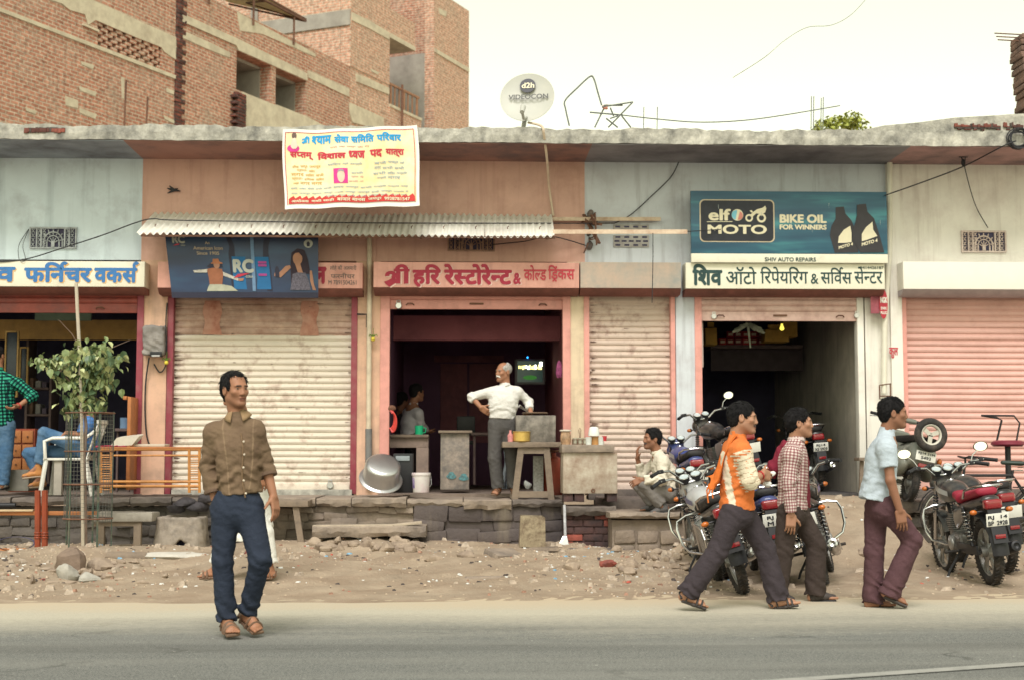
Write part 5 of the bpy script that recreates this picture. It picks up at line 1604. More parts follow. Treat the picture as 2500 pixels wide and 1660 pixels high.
def head_col(vs,c,fr,s,skin,brow=(.02,.015,.014),stub=0.,mous=None,beard=None,lip=None):
 r,f,u=fr
 d=(vs-c)/s
 x,y,z=d@r,d@f,d@u
 col=np.tile(np.array(skin,np.float32),(len(vs),1))
 ax=np.abs(x)
 inh=(np.abs(z)<.14)&(np.abs(y)<.14)&(ax<.12)
 def mixc(w,cc):
  nonlocal col
  w=np.clip(w,0,1)[:,None]*inh[:,None]
  col=col*(1-w)+np.array(cc)*w
 if stub:mixc(stub*((y>.0)&(z<-.04)&(z>-.125))*np.clip((y+.01)/.04,0,1),tuple(v*.45 for v in skin))
 mixc(.75*((y>.085)&(ax<.021)&(z<-.055)&(z>-.079)),lip or(skin[0]*.62,skin[1]*.42,skin[2]*.42))
 mixc(1.0*((y>.082)&(ax<.0195)&(np.abs(z+.0655+ax*.12)<.0022)),(.06,.03,.03))
 mixc(.9*((y>.058)&(ax>.011)&(ax<.045)&(np.abs(z-.0205+(ax-.03)**2*6)<.0055)),brow)
 de=np.sqrt((ax-.031)**2+((z-.001)*2.4)**2)
 mixc(1.0*((de<.0095)&(y>.066)),(.30,.25,.21))
 mixc(1.0*((np.sqrt((ax-.031)**2+(z-.001)**2)<.0060)&(np.abs(z-.001)<.0050)&(y>.062)),(.02,.014,.012))
 mixc(.6*((np.abs(de-.0105)<.0020)&(y>.068)&(z>.001)),(.03,.02,.02))
 if mous:mixc(1.0*((y>.080)&(ax<.036)&(z<-.040-ax*.25)&(z>-.0575-ax*.3)),mous)
 if beard:mixc(.9*((y>.01)&(z<-.068+np.maximum(0,ax-.02)*.9)),beard)
 return col
def hair_part(par,c,fr,s,m=m_hair,line=.062,back=-.045,puff=.0,side=.02,h=.006,seed=0,thin=False,recede=False,strands=0):
 r,f,u=fr
 mt=np.stack([r,f,u],1)
 def p(x,y,z):return c+(r*x+f*y+u*z)*s
 v=Vol(c-.17,c+.17,h)
 v.ell(p(0,-.016,.040),((.081+puff*.6)*s,(.101+puff*.5)*s,(.086+puff)*s),mt,.005)
 if not thin:v.ell(p(0,-.055,-.01),(.066*s,.055*s,.075*s),mt,.03)
 v.ell(p(0,.128,-.085+line),(.118*s,.088*s,.105*s),mt,.02,'cut')
 v.rbox(p(0,.125,-.10),(.13*s,.105*s,.085*s),mt,.05*s,.02,'cut')
 for q in(-1,1):
  v.ell(p(q*.088,.006,-.052),(.05*s,.040*s,.056*s),mt,.012,'cut')
  if recede:v.ell(p(q*.050,.085,.07),(.030*s,.055*s,.05*s),mt,.015,'cut')
 lo,hi=c-.25,c+.25
 v.half(p(0,0,back-.03),-u+f*.25,lo,hi)
 if thin:v.ell(p(0,.03,.085),(.05*s,.085*s,.05*s),mt,.02,'cut')
 v.warp(lambda X,Y,Z:.005*wr((X,Y,Z),seed,120)+.003*wr((X,Y,Z),seed+5,330))
 o=v.build('hair',m,par)
 if strands:
  vs,fs=v.mesh();rg=np.random.default_rng(seed+50);q=MB()
  cc=np.array(p(0,-.016,.03))
  for i in rg.integers(0,len(vs),strands):
   b_=vs[i];nn=nrm(b_-cc);dr=nrm(-u*.8+f*(.5 if nn@f>.3 else-.15)+rg.normal(size=3)*.35);dr=dr-nn*(dr@nn);dr=nrm(dr);l=rg.uniform(.018,.036)*s
   st=b_-nn*.003-dr*l*.4
   q.tube([V(*st),V(*(st+dr*l*.5+nn*.006)),V(*(st+dr*l+nn*(.003+.008*rg.random())))],[.0032,.0028,.0006],4,cap=False)
  q.build('hair_strands',m,o)
 return o
def hand_sdf(v,w,d,n,t,s=1.,curl=(.35,.45,.55,.6),spread=.10,thumb=(.75,.55,.2),k=.006,rr=.0088):
 """w wrist, d pointing direction, n palm side, t thumb side"""
 w,d,t=np.array(w,float),nrm(d),np.array(t,float)
 t=nrm(t-d*d.dot(t));n=np.array(n,float);n=nrm(n-d*d.dot(n)-t*t.dot(n))
 v.rbox(w+d*.046*s,(.041*s,.0145*s,.050*s),np.stack([t,n,d],1),.013*s,.012)
 v.ell(w+(d*.03+t*.024+n*.010)*s,(.017*s,.017*s,.03*s),np.stack([t,n,d],1),.012)
 L=(.072,.082,.077,.060)
 for i in range(4):
  o=(.031,.0105,-.0105,-.031)[i]
  q=w+(d*.090+t*o-n*.0)*s
  dd=nrm(d+t*o*spread*30)
  for j,fr_ in enumerate((.46,.30,.24)):
   a=curl[i]*(.7 if j==0 else 1.)
   dd=nrm(dd*math.cos(a)+n*math.sin(a));nn=n
   e=q+dd*L[i]*fr_*s
   v.cone(q,e,(rr-.0008*j)*s,(rr-.0008*(j+1))*s,.003)
   n2=nrm(n-dd*dd.dot(n))
   q=e
 q=w+(d*.028+t*.036+n*.006)*s
 dd=nrm(t*thumb[0]+d*thumb[1]+n*thumb[2])
 e=q+dd*.040*s;v.cone(q,e,.0125*s,.0105*s,.008)
 dd=nrm(dd+d*.5+n*.25);v.cone(e,e+dd*.032*s,.0105*s,.008*s,.004)
def mid(a,b,t=.5):return a+(b-a)*t
class Person:
 def __init__(s,label,Y0,J,group=None,h=.0055):
  s.J={}
  for k,q in J.items():
   s.J[k]=np.array(P(q[0],q[1],Y0+(q[2]if len(q)>2 else 0.)))
  s.h=h
  for q in 'RL':s.J['sh'+q]=s.J['sh'+q]-np.array((0,0,.042))if label.find('squat')<0 else s.J['sh'+q]
  g=s.J['pel']
  zb=min(v[2]for v in s.J.values())-.03
  s.t=thing('person',label,'person',(g[0],g[1],zb),group)
  a=np.array(list(s.J.values()));s.lo,s.hi=a.min(0)-.22,a.max(0)+.22
  side=s.J['shR']-s.J['shL'];side[2]=0;s.side=nrm(side)
  s.fwd=nrm(np.cross((0,0,1.),s.side))
 def vol(s,keys,pad=.18,h=None):
  a=np.array([s.J[k]for k in keys]);return Vol(a.min(0)-pad,a.max(0)+pad,h or s.h)
 def body(s,fr,skin,hs=1.,arms=('R','L'),legs=('R','L'),hands=None,feet=True,fat=1.,hc=None,armr=1.,**hk):
  J=s.J;v=Vol(s.lo,s.hi,s.h)
  head_sdf(v,J['head'],fr,hs,fat)
  v.cone(J['head']-fr[2]*.05-fr[1]*.02,J['neck'],.057*hs,.062,.02)
  up=nrm(J['neck']-J['pel'])
  v.econe(J['pel'],mid(J['pel'],J['neck'],.8),(.12,.08),(.14,.085),s.side,.03)
  for q in arms:
   v.cone(J['neck']-up*.05,J['sh'+q],.05,.045,.03)
   v.cone(J['sh'+q],J['el'+q],.043*armr,.036*armr,.02)
   v.cone(J['el'+q],J['wr'+q],.038*armr,.026*armr,.015)
   if('ha'+q)in J:
    d=nrm(J['ha'+q]-J['wr'+q])
    hd=(hands or{}).get(q,{})
    n=np.array(hd.get('n',-s.side if q=='R' else s.side));t=np.array(hd.get('t',s.fwd))
    hand_sdf(v,J['wr'+q],d,n,t,hd.get('s',1.0),hd.get('curl',(.35,.45,.55,.6)),hd.get('spread',.1),hd.get('thumb',(.7,.6,.2)))
  for q in legs:
   v.cone(J['hip'+q],J['kn'+q],.07,.05,.02);v.cone(J['kn'+q],J['an'+q],.05,.034,.02)
   if feet and('to'+q)in J:
    he=J['he'+q];to=J['to'+q];d=nrm(to-he);up_=nrm(J['an'+q]-he);up_=nrm(up_-d*d.dot(up_));sd=np.cross(d,up_)
    v.ell(he+d*.02+up_*.028,(.032,.034,.036),np.stack([sd,d,up_],1),.015)
    v.cone(J['an'+q],he+d*.05+up_*.03,.034,.034,.02)
    v.cone(J['an'+q]+d*.01,mid(he,to,.75)+up_*.022,.032,.024,.03)
    v.econe(mid(he,to,.35)+up_*.022,mid(he,to,.80)+up_*.018,(.030,.022),(.040,.017),sd,.02)
    L_=np.linalg.norm(to-he)
    for i in range(5):
     o=(i-2)*.0165*(1 if q=='R' else-1)
     b=mid(he,to,.78)+sd*o+up_*.015
     v.cone(b,b+d*L_*(.20-.03*i),.0125 if i==0 else .0085,.011 if i==0 else .0075,.004)
  vs,fs=v.mesh()
  col=head_col(vs,J['head'],fr,hs,skin,**hk)
  if hc:col=hc(vs,col)
  return npmesh('body',vs,fs,m_skin,s.t,lambda q:col)
 def shirt(s,m,secs,sleeves,hem=None,col=None,name='shirt',k=.05,wrn=.005,seed=1,h=None,neck_cut=None,yoke=(.052,.058),pat=None,extra=None,openf=None):
  """secs: [(photo x, y, dY) or key, half width, half depth] from hem to chest; sleeves {q: (ru, re, rw, how far 0..2)}"""
  J=s.J
  pts=[(J[a]if isinstance(a,str)else a,rx,ry)for a,rx,ry in secs]
  up0=nrm(J['neck']-pts[0][0]);q0=pts[-1]
  pts[-1]=(q0[0]-up0*min(q0[1],q0[2])*.62,q0[1],q0[2])
  if np.dot(pts[-1][0]-pts[-2][0],up0)<.05:pts[-2]=(pts[-2][0]-up0*.05,pts[-2][1],pts[-2][2])
  allp=np.array([p[0]for p in pts]+[J['neck']]+[J[x+q]for q in sleeves for x in('sh','el','wr')])
  v=Vol(allp.min(0)-.24,allp.max(0)+.24,h or s.h*1.15)
  for i in range(len(pts)-1):
   a,b=pts[i],pts[i+1]
   v.econe(a[0],b[0],(a[1],a[2]),(b[1],b[2]),s.side,k,flat=(i==0,False),pw=2.3)
  up=nrm(J['neck']-pts[0][0])
  for q,(ru,re,rw,far)in sleeves.items():
   v.cone(J['neck']-up*.040,J['sh'+q]-up*.012,yoke[0],yoke[1],.045)
   v.cone(mid(J['sh'+q],pts[-1][0],.35),J['sh'+q]-up*.02,.065,.055,.05)
   if far<=1:
    v.cone(J['sh'+q],mid(J['sh'+q],J['el'+q],far),ru,re,.03,flat=(False,True))
   else:
    v.cone(J['sh'+q],J['el'+q],ru,re,.03)
    v.cone(J['el'+q],mid(J['el'+q],J['wr'+q],far-1),re,rw,.02,flat=(False,True))
  if neck_cut is not False:
   v.cone(J['neck']-up*.02,J['neck']+nrm(J['head']-J['neck'])*.028,.066,.062,.012,flat=(False,True))
   v.cone(J['neck']+nrm(J['head']-J['neck'])*.01,J['head'],.052,.052,.004,mode='cut')
  if neck_cut is not None and neck_cut is not False:v.ell(J['neck']+s.fwd*neck_cut[1]+np.array((0,0,neck_cut[2])),(neck_cut[0],)*3,None,.006,'cut')
  if extra:extra(v)
  r0=pts[0][0]
  def wf(X,Y,Z):
   o=wrn*.55*wr((X,Y,Z*1.0),seed,17)+wrn*.5*wr((X*1.2,Y*1.2,Z*2.2),seed+3,26)+wrn*.22*wr((X,Y,Z),seed+9,75)
   for q,(ru,re,rw,far)in sleeves.items():
    if far>1:
     d=np.sqrt((X-J['el'+q][0])**2+(Y-J['el'+q][1])**2+(Z-J['el'+q][2])**2)
     ax=nrm(J['wr'+q]-J['sh'+q])
     o=o+np.exp(-(d/.10)**2)*wrn*.9*np.sin((X*ax[0]+Y*ax[1]+Z*ax[2])*85+3.2*wr((X,Y,Z),seed+2,24))
   o=o+np.exp(-((Z-r0[2]-.12)/.12)**2)*wrn*.75*np.sin((Z+.7*np.abs(X-r0[0]))*62+3.5*wr((X,Y,Z),seed+6,17))
   return o
  v.warp(wf)
  return v.build(name,m,s.t,col=(lambda q:col(q))if col else None,pat=pat)
 def collar(s,m,wide=.016,drop=.05,fwd=None,top=.034):
  J=s.J;n_=J['neck'];u=nrm(J['head']-n_);fw=np.array(s.fwd if fwd is None else fwd);sd=np.cross(u,fw)
  b=MB()
  for q in(-1,1):
   def g(a,v):
    t=math.pi*(.15+.85*a)
    c=n_+(sd*q*math.sin(t)+fw*math.cos(t))*(.057+wide*v)+u*(top-.004*a)
    return V(*(c-u*(top+(drop-.03)*max(0,1-a*2.2))*v+fw*.016*v*max(0,1-a*2)))
   b.sheet(g,14,3)
  o=b.build('collar',m,s.t,smooth=70)
  k=o.modifiers.new('t','SOLIDIFY');k.thickness=.006
  return o
 def trousers(s,m,waist,legs,name='trousers',wrn=.006,seed=2,k=.045,h=None,rs=(.094,.072,.078),low=.0,seat=(.15,.11),col=None,crease=True):
  """waist: (point, half width, half depth); legs: sides"""
  J=s.J
  wp,wx,wy=waist
  v=Vol(np.array([wp]+[J[x+q]for q in legs for x in('hip','kn','an')]).min(0)-.2,np.array([wp]+[J[x+q]for q in legs for x in('hip','kn','an')]).max(0)+.2,h or s.h*1.15)
  hm=sum(J['hip'+q]for q in legs)/len(legs)
  v.econe(wp,hm-(wp-hm)*.1,(wx,wy),seat,s.side,.04,flat=(True,False),pw=2.3)
  for q in legs:
   v.cone(J['hip'+q],J['kn'+q],rs[0],rs[1],k)
   e=J['an'+q]+nrm(J['kn'+q]-J['an'+q])*low
   v.cone(J['kn'+q],e,rs[1],rs[2],.02,flat=(False,True))
  def wf(X,Y,Z):
   o=wrn*.5*wr((X,Y,Z*.8),seed,16)+wrn*.25*wr((X,Y,Z),seed+9,60)
   for q in legs:
    for key,w_,am in(('kn',.10,.9),('an',.13,1.25),('hip',.10,.8)):
     c=J[key+q];d=np.sqrt((X-c[0])**2+(Y-c[1])**2+(Z-c[2])**2)
     o=o+np.exp(-(d/w_)**2)*wrn*am*np.sin(Z*66+(X-c[0])*55+3.2*wr((X,Y,Z),seed+4,20))
   return o
  v.warp(wf)
  return v.build(name,m,s.t,col=col)
 def sandal(s,q,m,strap=True,thick=.022,w=.047,thong=False):
  J=s.J;he,to=J['he'+q],J['to'+q]
  d=nrm(to-he);up=nrm(J['an'+q]-he);up=nrm(up-d*d.dot(up));sd=np.cross(d,up)
  v=Vol(np.minimum(he,to)-.12,np.maximum(he,to)+.14,.0055)
  v.econe(he+d*.03-up*.006,mid(he,to,.5)-up*.006,(w*.78,thick*.5),(w*.82,thick*.5),sd,.01,pw=4)
  v.econe(mid(he,to,.5)-up*.006,mid(he,to,.9)-up*.006,(w*.82,thick*.5),(w,thick*.5),sd,.01,pw=4)
  o=v.build('sandal',m,s.t)
  b=MB()
  def loop(t0,hgt,r=.008,wd=.043,lean=0.):
   c=mid(he,to,t0)
   b.tube([V(*(c+sd*wd*math.cos(a)+up*(hgt*math.sin(a))+d*lean*math.sin(a)))for a in np.linspace(-.1,math.pi+.1,11)],r,6,flat=.45)
  if thong:
   for k in(-1,1):b.tube([V(*(mid(he,to,.42)+sd*.036*k)),V(*(mid(he,to,.58)+sd*.024*k+up*.05)),V(*(mid(he,to,.82)+up*.02))],.009,6,flat=.6)
  else:
   loop(.74,.042,.016);loop(.58,.058,.014);loop(.22,.075,.011,.038)
   b.tube([V(*(mid(he,to,.05)+sd*.036+up*.01)),V(*(he-d*.01+up*.05)),V(*(mid(he,to,.05)-sd*.036+up*.01))],.010,6)
  b.build('strap',m,o)
  return o
 def shoe(s,q,m,msole=None,hgt=.05,w=.044):
  J=s.J;he,to=J['he'+q],J['to'+q]
  d=nrm(to-he);up=nrm(J['an'+q]-he);up=nrm(up-d*d.dot(up));sd=np.cross(d,up)
  v=Vol(np.minimum(he,to)-.14,np.maximum(he,to)+.16,s.h)
  v.econe(he+d*.03+up*.03,mid(he,to,.55)+up*.03,(w*.8,.04),(w*.9,.034),sd,.02)
  v.econe(mid(he,to,.55)+up*.028,mid(he,to,.88)+up*.022,(w*.9,.034),(w*.85,.022),sd,.02)
  v.cone(he+d*.045+up*.03,he+d*.05+up*(hgt+.055),.043,.046,.02,flat=(False,True))
  v.half(he-up*.004,-up,np.minimum(he,to)-.2,np.maximum(he,to)+.2)
  o=v.build('shoe',m,s.t)
  v=Vol(np.minimum(he,to)-.1,np.maximum(he,to)+.1,s.h)
  v.econe(he+d*.025-up*.008,mid(he,to,.9)-up*.008,(w*.86,.011),(w*.95,.011),sd,.01,pw=4)
  v.build('sole',msole or m_black,o)
  return o
def fabric(name,c,rough=.85,var=.1,scale=12,bump=.5,bscale=24,**k):return M(name,c,rough=rough,var=var,scale=scale,bump=bump,bscale=bscale,spec=.15,**k)
def px(p,x,y,dy=0.):return np.array(P(x,y,p+dy))
SK1,SK2,SK3,SK4=(.36,.185,.115),(.30,.14,.08),(.25,.115,.068),(.20,.09,.055)
# 1. man in the brown shirt standing on the road
Y0=9.42
A=Person('slim man in a creased brown shirt and dark blue trousers standing on the road',Y0,{'head':(574,951,-.02),'neck':(581,1013,.0),'pel':(582,1232,.0),'shR':(521,1035,-.0),'elR':(507,1136,.05),'wrR':(524,1216,.02),'shL':(624,1028,.0),'elL':(648,1132,.05),'wrL':(668,1212,.0),'haL':(676,1262,-.03),'hipR':(552,1240,0),'knR':(543,1370,-.02),'anR':(553,1512,.0),'heR':(550,1531,.05),'toR':(571,1549,-.16),'hipL':(608,1240,0),'knL':(636,1366,-.10),'anL':(605,1495,.05),'heL':(589,1508,.12),'toL':(634,1545,-.06)},h=.0048)
frA=frame(40,2,-2)
A.body(frA,SK2,.99,fat=.97,arms=('R','L'),hands={'R':{'n':(1,.2,0),'t':(0,-1,0),'curl':(.2,)*4},'L':{'n':(-1,-.35,0),'t':(-.5,-1,0),'curl':(.25,.4,.5,.55),'s':.98}},stub=.35,mous=None)
hair_part(A.t,A.J['head'],frA,.99,recede=True,strands=380,line=.086,seed=1,h=.005,thin=False,puff=.002)
def acol(vs):
 o=np.tile(np.array((.135,.088,.058)),(len(vs),1))
 fr_=vs[:,1]<px(9.42,580,1100)[1]-.02
 for xa,xb in((547,565),(621,612)):
  a,b_=px(9.42,xa,1046),px(9.42,xb,1205);t=np.clip((vs[:,2]-b_[2])/(a[2]-b_[2]),0,1)
  x=b_[0]+(a[0]-b_[0])*t+.012*np.sin(t*3)
  o[fr_&(np.abs(vs[:,0]-x)<.0036)]=(.225,.155,.10)
 return o
m_brown=fabric('brown_cotton',(.135,.088,.058),attr='col',var=.16,scale=5,dirt=(.22,.155,.095),damt=.3,dscale=6,dsharp=.2)
A.shirt(m_brown,[(px(Y0,588,1206),.145,.108),(px(Y0,583,1140),.124,.10),(px(Y0,580,1090),.142,.108),(px(Y0,580,1050),.125,.09)],{'R':(.057,.055,.054,1.82),'L':(.057,.055,.050,1.35)},wrn=.0075,seed=11,neck_cut=(.052,-.085,-.02),yoke=(.064,.046),col=acol,extra=lambda v:(v.ell(px(Y0,562,1232,-.08),(.055,.10,.045),None,.02,'cut'),v.ell(px(Y0,630,1226,-.08),(.05,.1,.045),None,.02,'cut')))
ts=Vol(px(Y0,560,1050)-.1,px(Y0,610,1000)+.12,.006);ts.ell(px(Y0,587,1030,-.045),(.034,.024,.05),None,.01);ts.cone(A.J['neck']+np.array((0,-.0,.03)),A.J['head'],.056,.056,.004,mode='cut');ts.build('undershirt',fabric('crimson_knit',(.42,.03,.055)),A.t)
for q in('R','L'):
 b=MB();e,w_=A.J['el'+q],A.J['wr'+q];f_=.80 if q=='R' else .34;a0=mid(e,w_,f_-.07);a1=mid(e,w_,f_+.03)
 b.lathe([(.05,0),(.059,.002),(.061,np.linalg.norm(a1-a0)*.5),(.059,np.linalg.norm(a1-a0)),(.046,np.linalg.norm(a1-a0))],a0,tuple(a1-a0),20);b.build('rolled_cuff',fabric('brown_cuff',(.13,.085,.06)),A.t)
c0,c1=px(Y0,590,1052,-.118),px(Y0,597,1212,-.112)
b=MB()
pl=[px(Y0,588+9*t+3*math.sin(t*7),1056+158*t,-.108-.012*math.sin(t*3.1))for t in np.linspace(0,1,16)]
b.tube([V(*p)for p in pl],.007,6,flat=.6);b.build('placket',fabric('brown_placket',(.20,.13,.078)),A.t)
b=MB()
for t in(2,5,8,11,14):b.ball(tuple(pl[t]+np.array((.010,-.012,0))),(.007,.004,.007),8,6)
b.build('buttons',M('button_pale',(.6,.52,.42),bump=0),A.t)
A.collar(fabric('brown_collar',(.27,.18,.10)),drop=.075,wide=.034,top=.034)
m_navy=fabric('slate_blue_twill',(.024,.031,.050),var=.12,scale=6)
A.trousers(m_navy,(px(Y0,583,1200),.135,.095),('R','L'),rs=(.094,.070,.062),low=.0,wrn=.0075,seed=21)
m_sand=M('brown_leather',(.14,.085,.055),rough=.6,var=.2,bump=.2)
A.sandal('R',m_sand);A.sandal('L',m_sand)
# 2. man in white walking behind him
Y0=13.3
B=Person('man in loose white clothes mostly hidden behind the man in the brown shirt',Y0,{'head':(571,958,0),'neck':(588,1004,0),'pel':(600,1195,0),'shR':(590,1024,.18),'elR':(575,1105,.2),'wrR':(590,1165,.2),'haR':(592,1185,.2),'shL':(608,1024,-.18),'elL':(640,1095,-.2),'wrL':(648,1160,-.22),'haL':(646,1185,-.2),'hipR':(596,1210,.08),'knR':(552,1300,.08),'anR':(529,1388,.08),'heR':(542,1406,.08),'toR':(484,1410,.08),'hipL':(606,1210,-.08),'knL':(646,1300,-.08),'anL':(659,1390,-.08),'heL':(672,1408,-.08),'toL':(620,1413,-.08)},h=.008)
frB=frame(-85)
B.body(frB,SK2,.98);hair_part(B.t,B.J['head'],frB,.98,h=.009)
m_wht=fabric('white_cotton',(.66,.65,.61),var=.04)
B.shirt(m_wht,[(px(Y0,616,1318),.16,.20),(px(Y0,612,1210),.16,.17),(px(Y0,608,1100),.155,.14),(px(Y0,604,1040),.155,.12)],{'R':(.065,.06,.06,1.8),'L':(.065,.06,.062,1.8)},wrn=.008,seed=31,name='kurta')
B.trousers(m_wht,(px(Y0,600,1195),.14,.1),('R','L'),rs=(.085,.078,.082),low=.05)
B.sandal('R',m_sand);B.sandal('L',m_sand)
# 3. man in orange walking right
Y0=10.95
C=Person('man in an orange and white top striding right along the road edge',Y0,{'head':(1814,1020,.0),'neck':(1800,1062,.02),'pel':(1800,1248,.0),'shR':(1812,1086,-.17),'elR':(1833,1174,-.20),'wrR':(1862,1156,-.14),'haR':(1882,1163,-.06),'shL':(1786,1080,.19),'elL':(1818,1172,.19),'wrL':(1854,1168,.06),'haL':(1877,1170,-.01),'hipR':(1790,1252,-.07),'knR':(1752,1346,-.08),'anR':(1676,1452,-.07),'heR':(1658,1462,-.07),'toR':(1728,1486,-.09),'hipL':(1815,1252,.08),'knL':(1868,1340,.07),'anL':(1900,1462,.06),'heL':(1881,1483,.06),'toL':(1952,1474,.05)},h=.0052)
frC=frame(78,-2,3)
C.body(frC,SK1,1.02,hands={'R':{'n':(.2,.8,-.4),'t':(.2,.3,1),'curl':(.7,.75,.8,.85)},'L':{'n':(.2,-.8,-.2),'t':(.2,.2,1),'curl':(.7,.7,.75,.8)}},stub=.3,mous=(.06,.035,.03))
hair_part(C.t,C.J['head'],frC,1.02,strands=480,line=.060,puff=.001,seed=3,h=.0055)
m_org=fabric('orange_cotton',(.66,.16,.025),var=.08,attr='col')
def ocol(vs):
 o=np.tile(np.array((.60,.165,.045)),(len(vs),1))
 J=C.J
 a,b_=J['shR'],J['elR'];ab=b_-a
 t=np.clip(((vs-a)@ab)/(ab@ab),-.2,1.3)
 d=np.linalg.norm(vs-(a+np.clip(t,0,1)[:,None]*ab),axis=1)
 d2=np.linalg.norm(vs-mid(b_,J['wrR'],.3),axis=1)
 edge=.088+.02*wr((vs[:,0],vs[:,1],vs[:,2]),5,60)+.012*np.sin(vs[:,2]*260)
 w=((d<edge)&(t>.02)&(vs[:,1]<J['shR'][1]+.07))|(d2<.09)
 o[w]=(.66,.58,.44)
 st=w&(np.abs(np.sin(t*21+wr((vs[:,0],vs[:,1],vs[:,2]),6,40)))<.22);o[st]=(.36,.25,.17)
 bk=(np.abs(((vs-px(10.95,1766,1150))@np.array((1.,0,.17))))<.024+.008*wr((vs[:,0],vs[:,1],vs[:,2]),8,90))&(vs[:,2]<J['shR'][2]+.02)
 o[bk]=(.66,.58,.46)
 return o
C.shirt(m_org,[(px(Y0,1799,1243),.155,.132),(px(Y0,1800,1165),.148,.118),(px(Y0,1799,1110),.158,.112),(px(Y0,1799,1082),.155,.095)],{'R':(.066,.064,.058,1.28),'L':(.066,.064,.058,1.28)},wrn=.006,seed=41,col=ocol,neck_cut=None)
b=MB()
pc_=[(1790,1058),(1775,1078),(1761,1108),(1752,1140),(1742,1168),(1730,1172+6)]
def cl(u,v):
 k=min(4,int(u*5));f_=u*5-k
 a=px(Y0,*pc_[k]);c=px(Y0,*pc_[k+1]);p=a+(c-a)*f_
 return V(*(p+np.array((.012-.018*math.sin(v*9+u*4)*u,-.11+.24*v,-.05*u*u*math.sin(v*5)))))
b.sheet(cl,24,14);o=b.build('shoulder_cloth',fabric('orange_cloth',(.60,.15,.03),var=.15,scale=20),C.t,smooth=80)
sm=o.modifiers.new('t','SOLIDIFY');sm.thickness=.006
for v_ in(.05,.3,.6):
 b=MB();b.tube([cl(1,v_),cl(1,v_)+V(-.02,0,-.05),cl(1,v_)+V(-.015,0,-.10)],.006,5);b.build('tassel',fabric('orange_cloth',(.6,.15,.03)),o)
m_char=fabric('charcoal_cotton',(.045,.036,.042),var=.14,scale=8)
C.trousers(m_char,(px(Y0,1799,1228),.135,.10),('R','L'),rs=(.098,.078,.086),low=-.005,wrn=.008,seed=51)
m_dsand=M('dark_sandal',(.05,.042,.04),rough=.6,var=.2)
C.sandal('R',m_dsand);C.sandal('L',m_dsand)
b=MB();w_,e_=C.J['wrR'],C.J['elR'];dd=nrm(w_-e_)
b.torus(tuple(w_-dd*.02),tuple(dd),.031,.006,20,6);b.build('red_thread',M('red_thread',(.4,.03,.03),bump=0),C.t)
t_=thing('paper_packet','crumpled white paper packet held in both hands by the man in orange','packet',tuple(px(Y0,1882,1172,-.05)))
b=MB();rock_mesh(b,tuple(px(Y0,1872,1180,-.07)),(.05,.035,.03),3);rock_mesh(b,tuple(px(Y0,1886,1156,-.04)),(.028,.022,.022),5);b.build('paper',M('paper_white',(.66,.66,.64),var=.1,scale=30,bump=.4),t_,smooth=0)
# 4. man in the checked shirt
Y0=11.55
D=Person('young man in a small-checked shirt with a dark red cloth over his shoulder walking right',Y0,{'head':(1952,1032,0),'neck':(1944,1070,.02),'pel':(1936,1244,0),'shR':(1933,1094,-.17),'elR':(1926,1176,-.19),'wrR':(1932,1256,-.2),'haR':(1930,1290,-.2),'shL':(1945,1090,.18),'elL':(1943,1172,.2),'wrL':(1950,1245,.2),'haL':(1952,1275,.2),'hipR':(1925,1250,-.06),'knR':(1914,1344,-.06),'anR':(1896,1446,-.05),'heR':(1880,1458,-.05),'toR':(1940,1470,-.06),'hipL':(1948,1250,.06),'knL':(1993,1330,.06),'anL':(1990,1450,.06),'heL':(1975,1466,.06),'toL':(2044,1463,.05)},h=.0055)
frD=frame(80,3,0)
D.body(frD,SK1,.98,hands={'R':{'n':(0,1,0),'t':(1,0,0),'curl':(.4,.5,.6,.65)}},stub=.25)
hair_part(D.t,D.J['head'],frD,.98,strands=480,line=.064,puff=.005,seed=4,h=.0058)
def check_mat(name,base,c1,c2,size,attr='pat',w=.5):
 m=bpy.data.materials.new(name);m.use_nodes=True
 t=m.node_tree;N,L=t.nodes,t.links;b=N['Principled BSDF'];b.inputs['Roughness'].default_value=.85;b.inputs['Specular IOR Level'].default_value=.15
 a=N.new('ShaderNodeAttribute');a.attribute_name=attr
 sp=N.new('ShaderNodeSeparateXYZ');L.new(a.outputs['Vector'],sp.inputs[0])
 fs_=[]
 for ax in 'XY':
  d=N.new('ShaderNodeMath');d.operation='DIVIDE';d.inputs[1].default_value=size;L.new(sp.outputs[ax],d.inputs[0])
  f=N.new('ShaderNodeMath');f.operation='FRACT';L.new(d.outputs[0],f.inputs[0])
  g=N.new('ShaderNodeMath');g.operation='GREATER_THAN';g.inputs[1].default_value=w;L.new(f.outputs[0],g.inputs[0]);fs_.append(g.outputs[0])
 col=None
 prev=(*base,1)
 for f,c in zip(fs_,(c1,c2)):
  q=N.new('ShaderNodeMix');q.data_type='RGBA';q.blend_type='MULTIPLY';L.new(f,q.inputs['Factor'])
  if col is None:q.inputs['A'].default_value=prev
  else:L.new(col,q.inputs['A'])
  q.inputs['B'].default_value=(*c,1);col=q.outputs['Result']
 L.new(col,b.inputs['Base Color'])
 return m
def limbpat(segs,fwd,side):
 """pattern coordinates (metres) that run along the nearest limb segment"""
 def f(vs):
  best=np.full(len(vs),9.);out=np.zeros((len(vs),3))
  for a,b_,tor in segs:
   ab=b_-a;L_=np.linalg.norm(ab);d0=ab/L_
   t=((vs-a)@d0);tc=np.clip(t,0,L_);d=np.linalg.norm(vs-a-tc[:,None]*d0,axis=1)-(.13 if tor else .05)
   u=nrm(np.array(fwd)-d0*d0.dot(fwd));w=np.cross(d0,u)
   q=vs-a
   if tor:c=np.where(np.abs(q@u)<np.abs(q@w),q@u,q@w+.013)
   else:c=np.arctan2(q@w,q@u)*.055
   k=d<best
   best[k]=d[k];out[k,0]=c[k];out[k,1]=t[k]
  return out
 return f
J=D.J
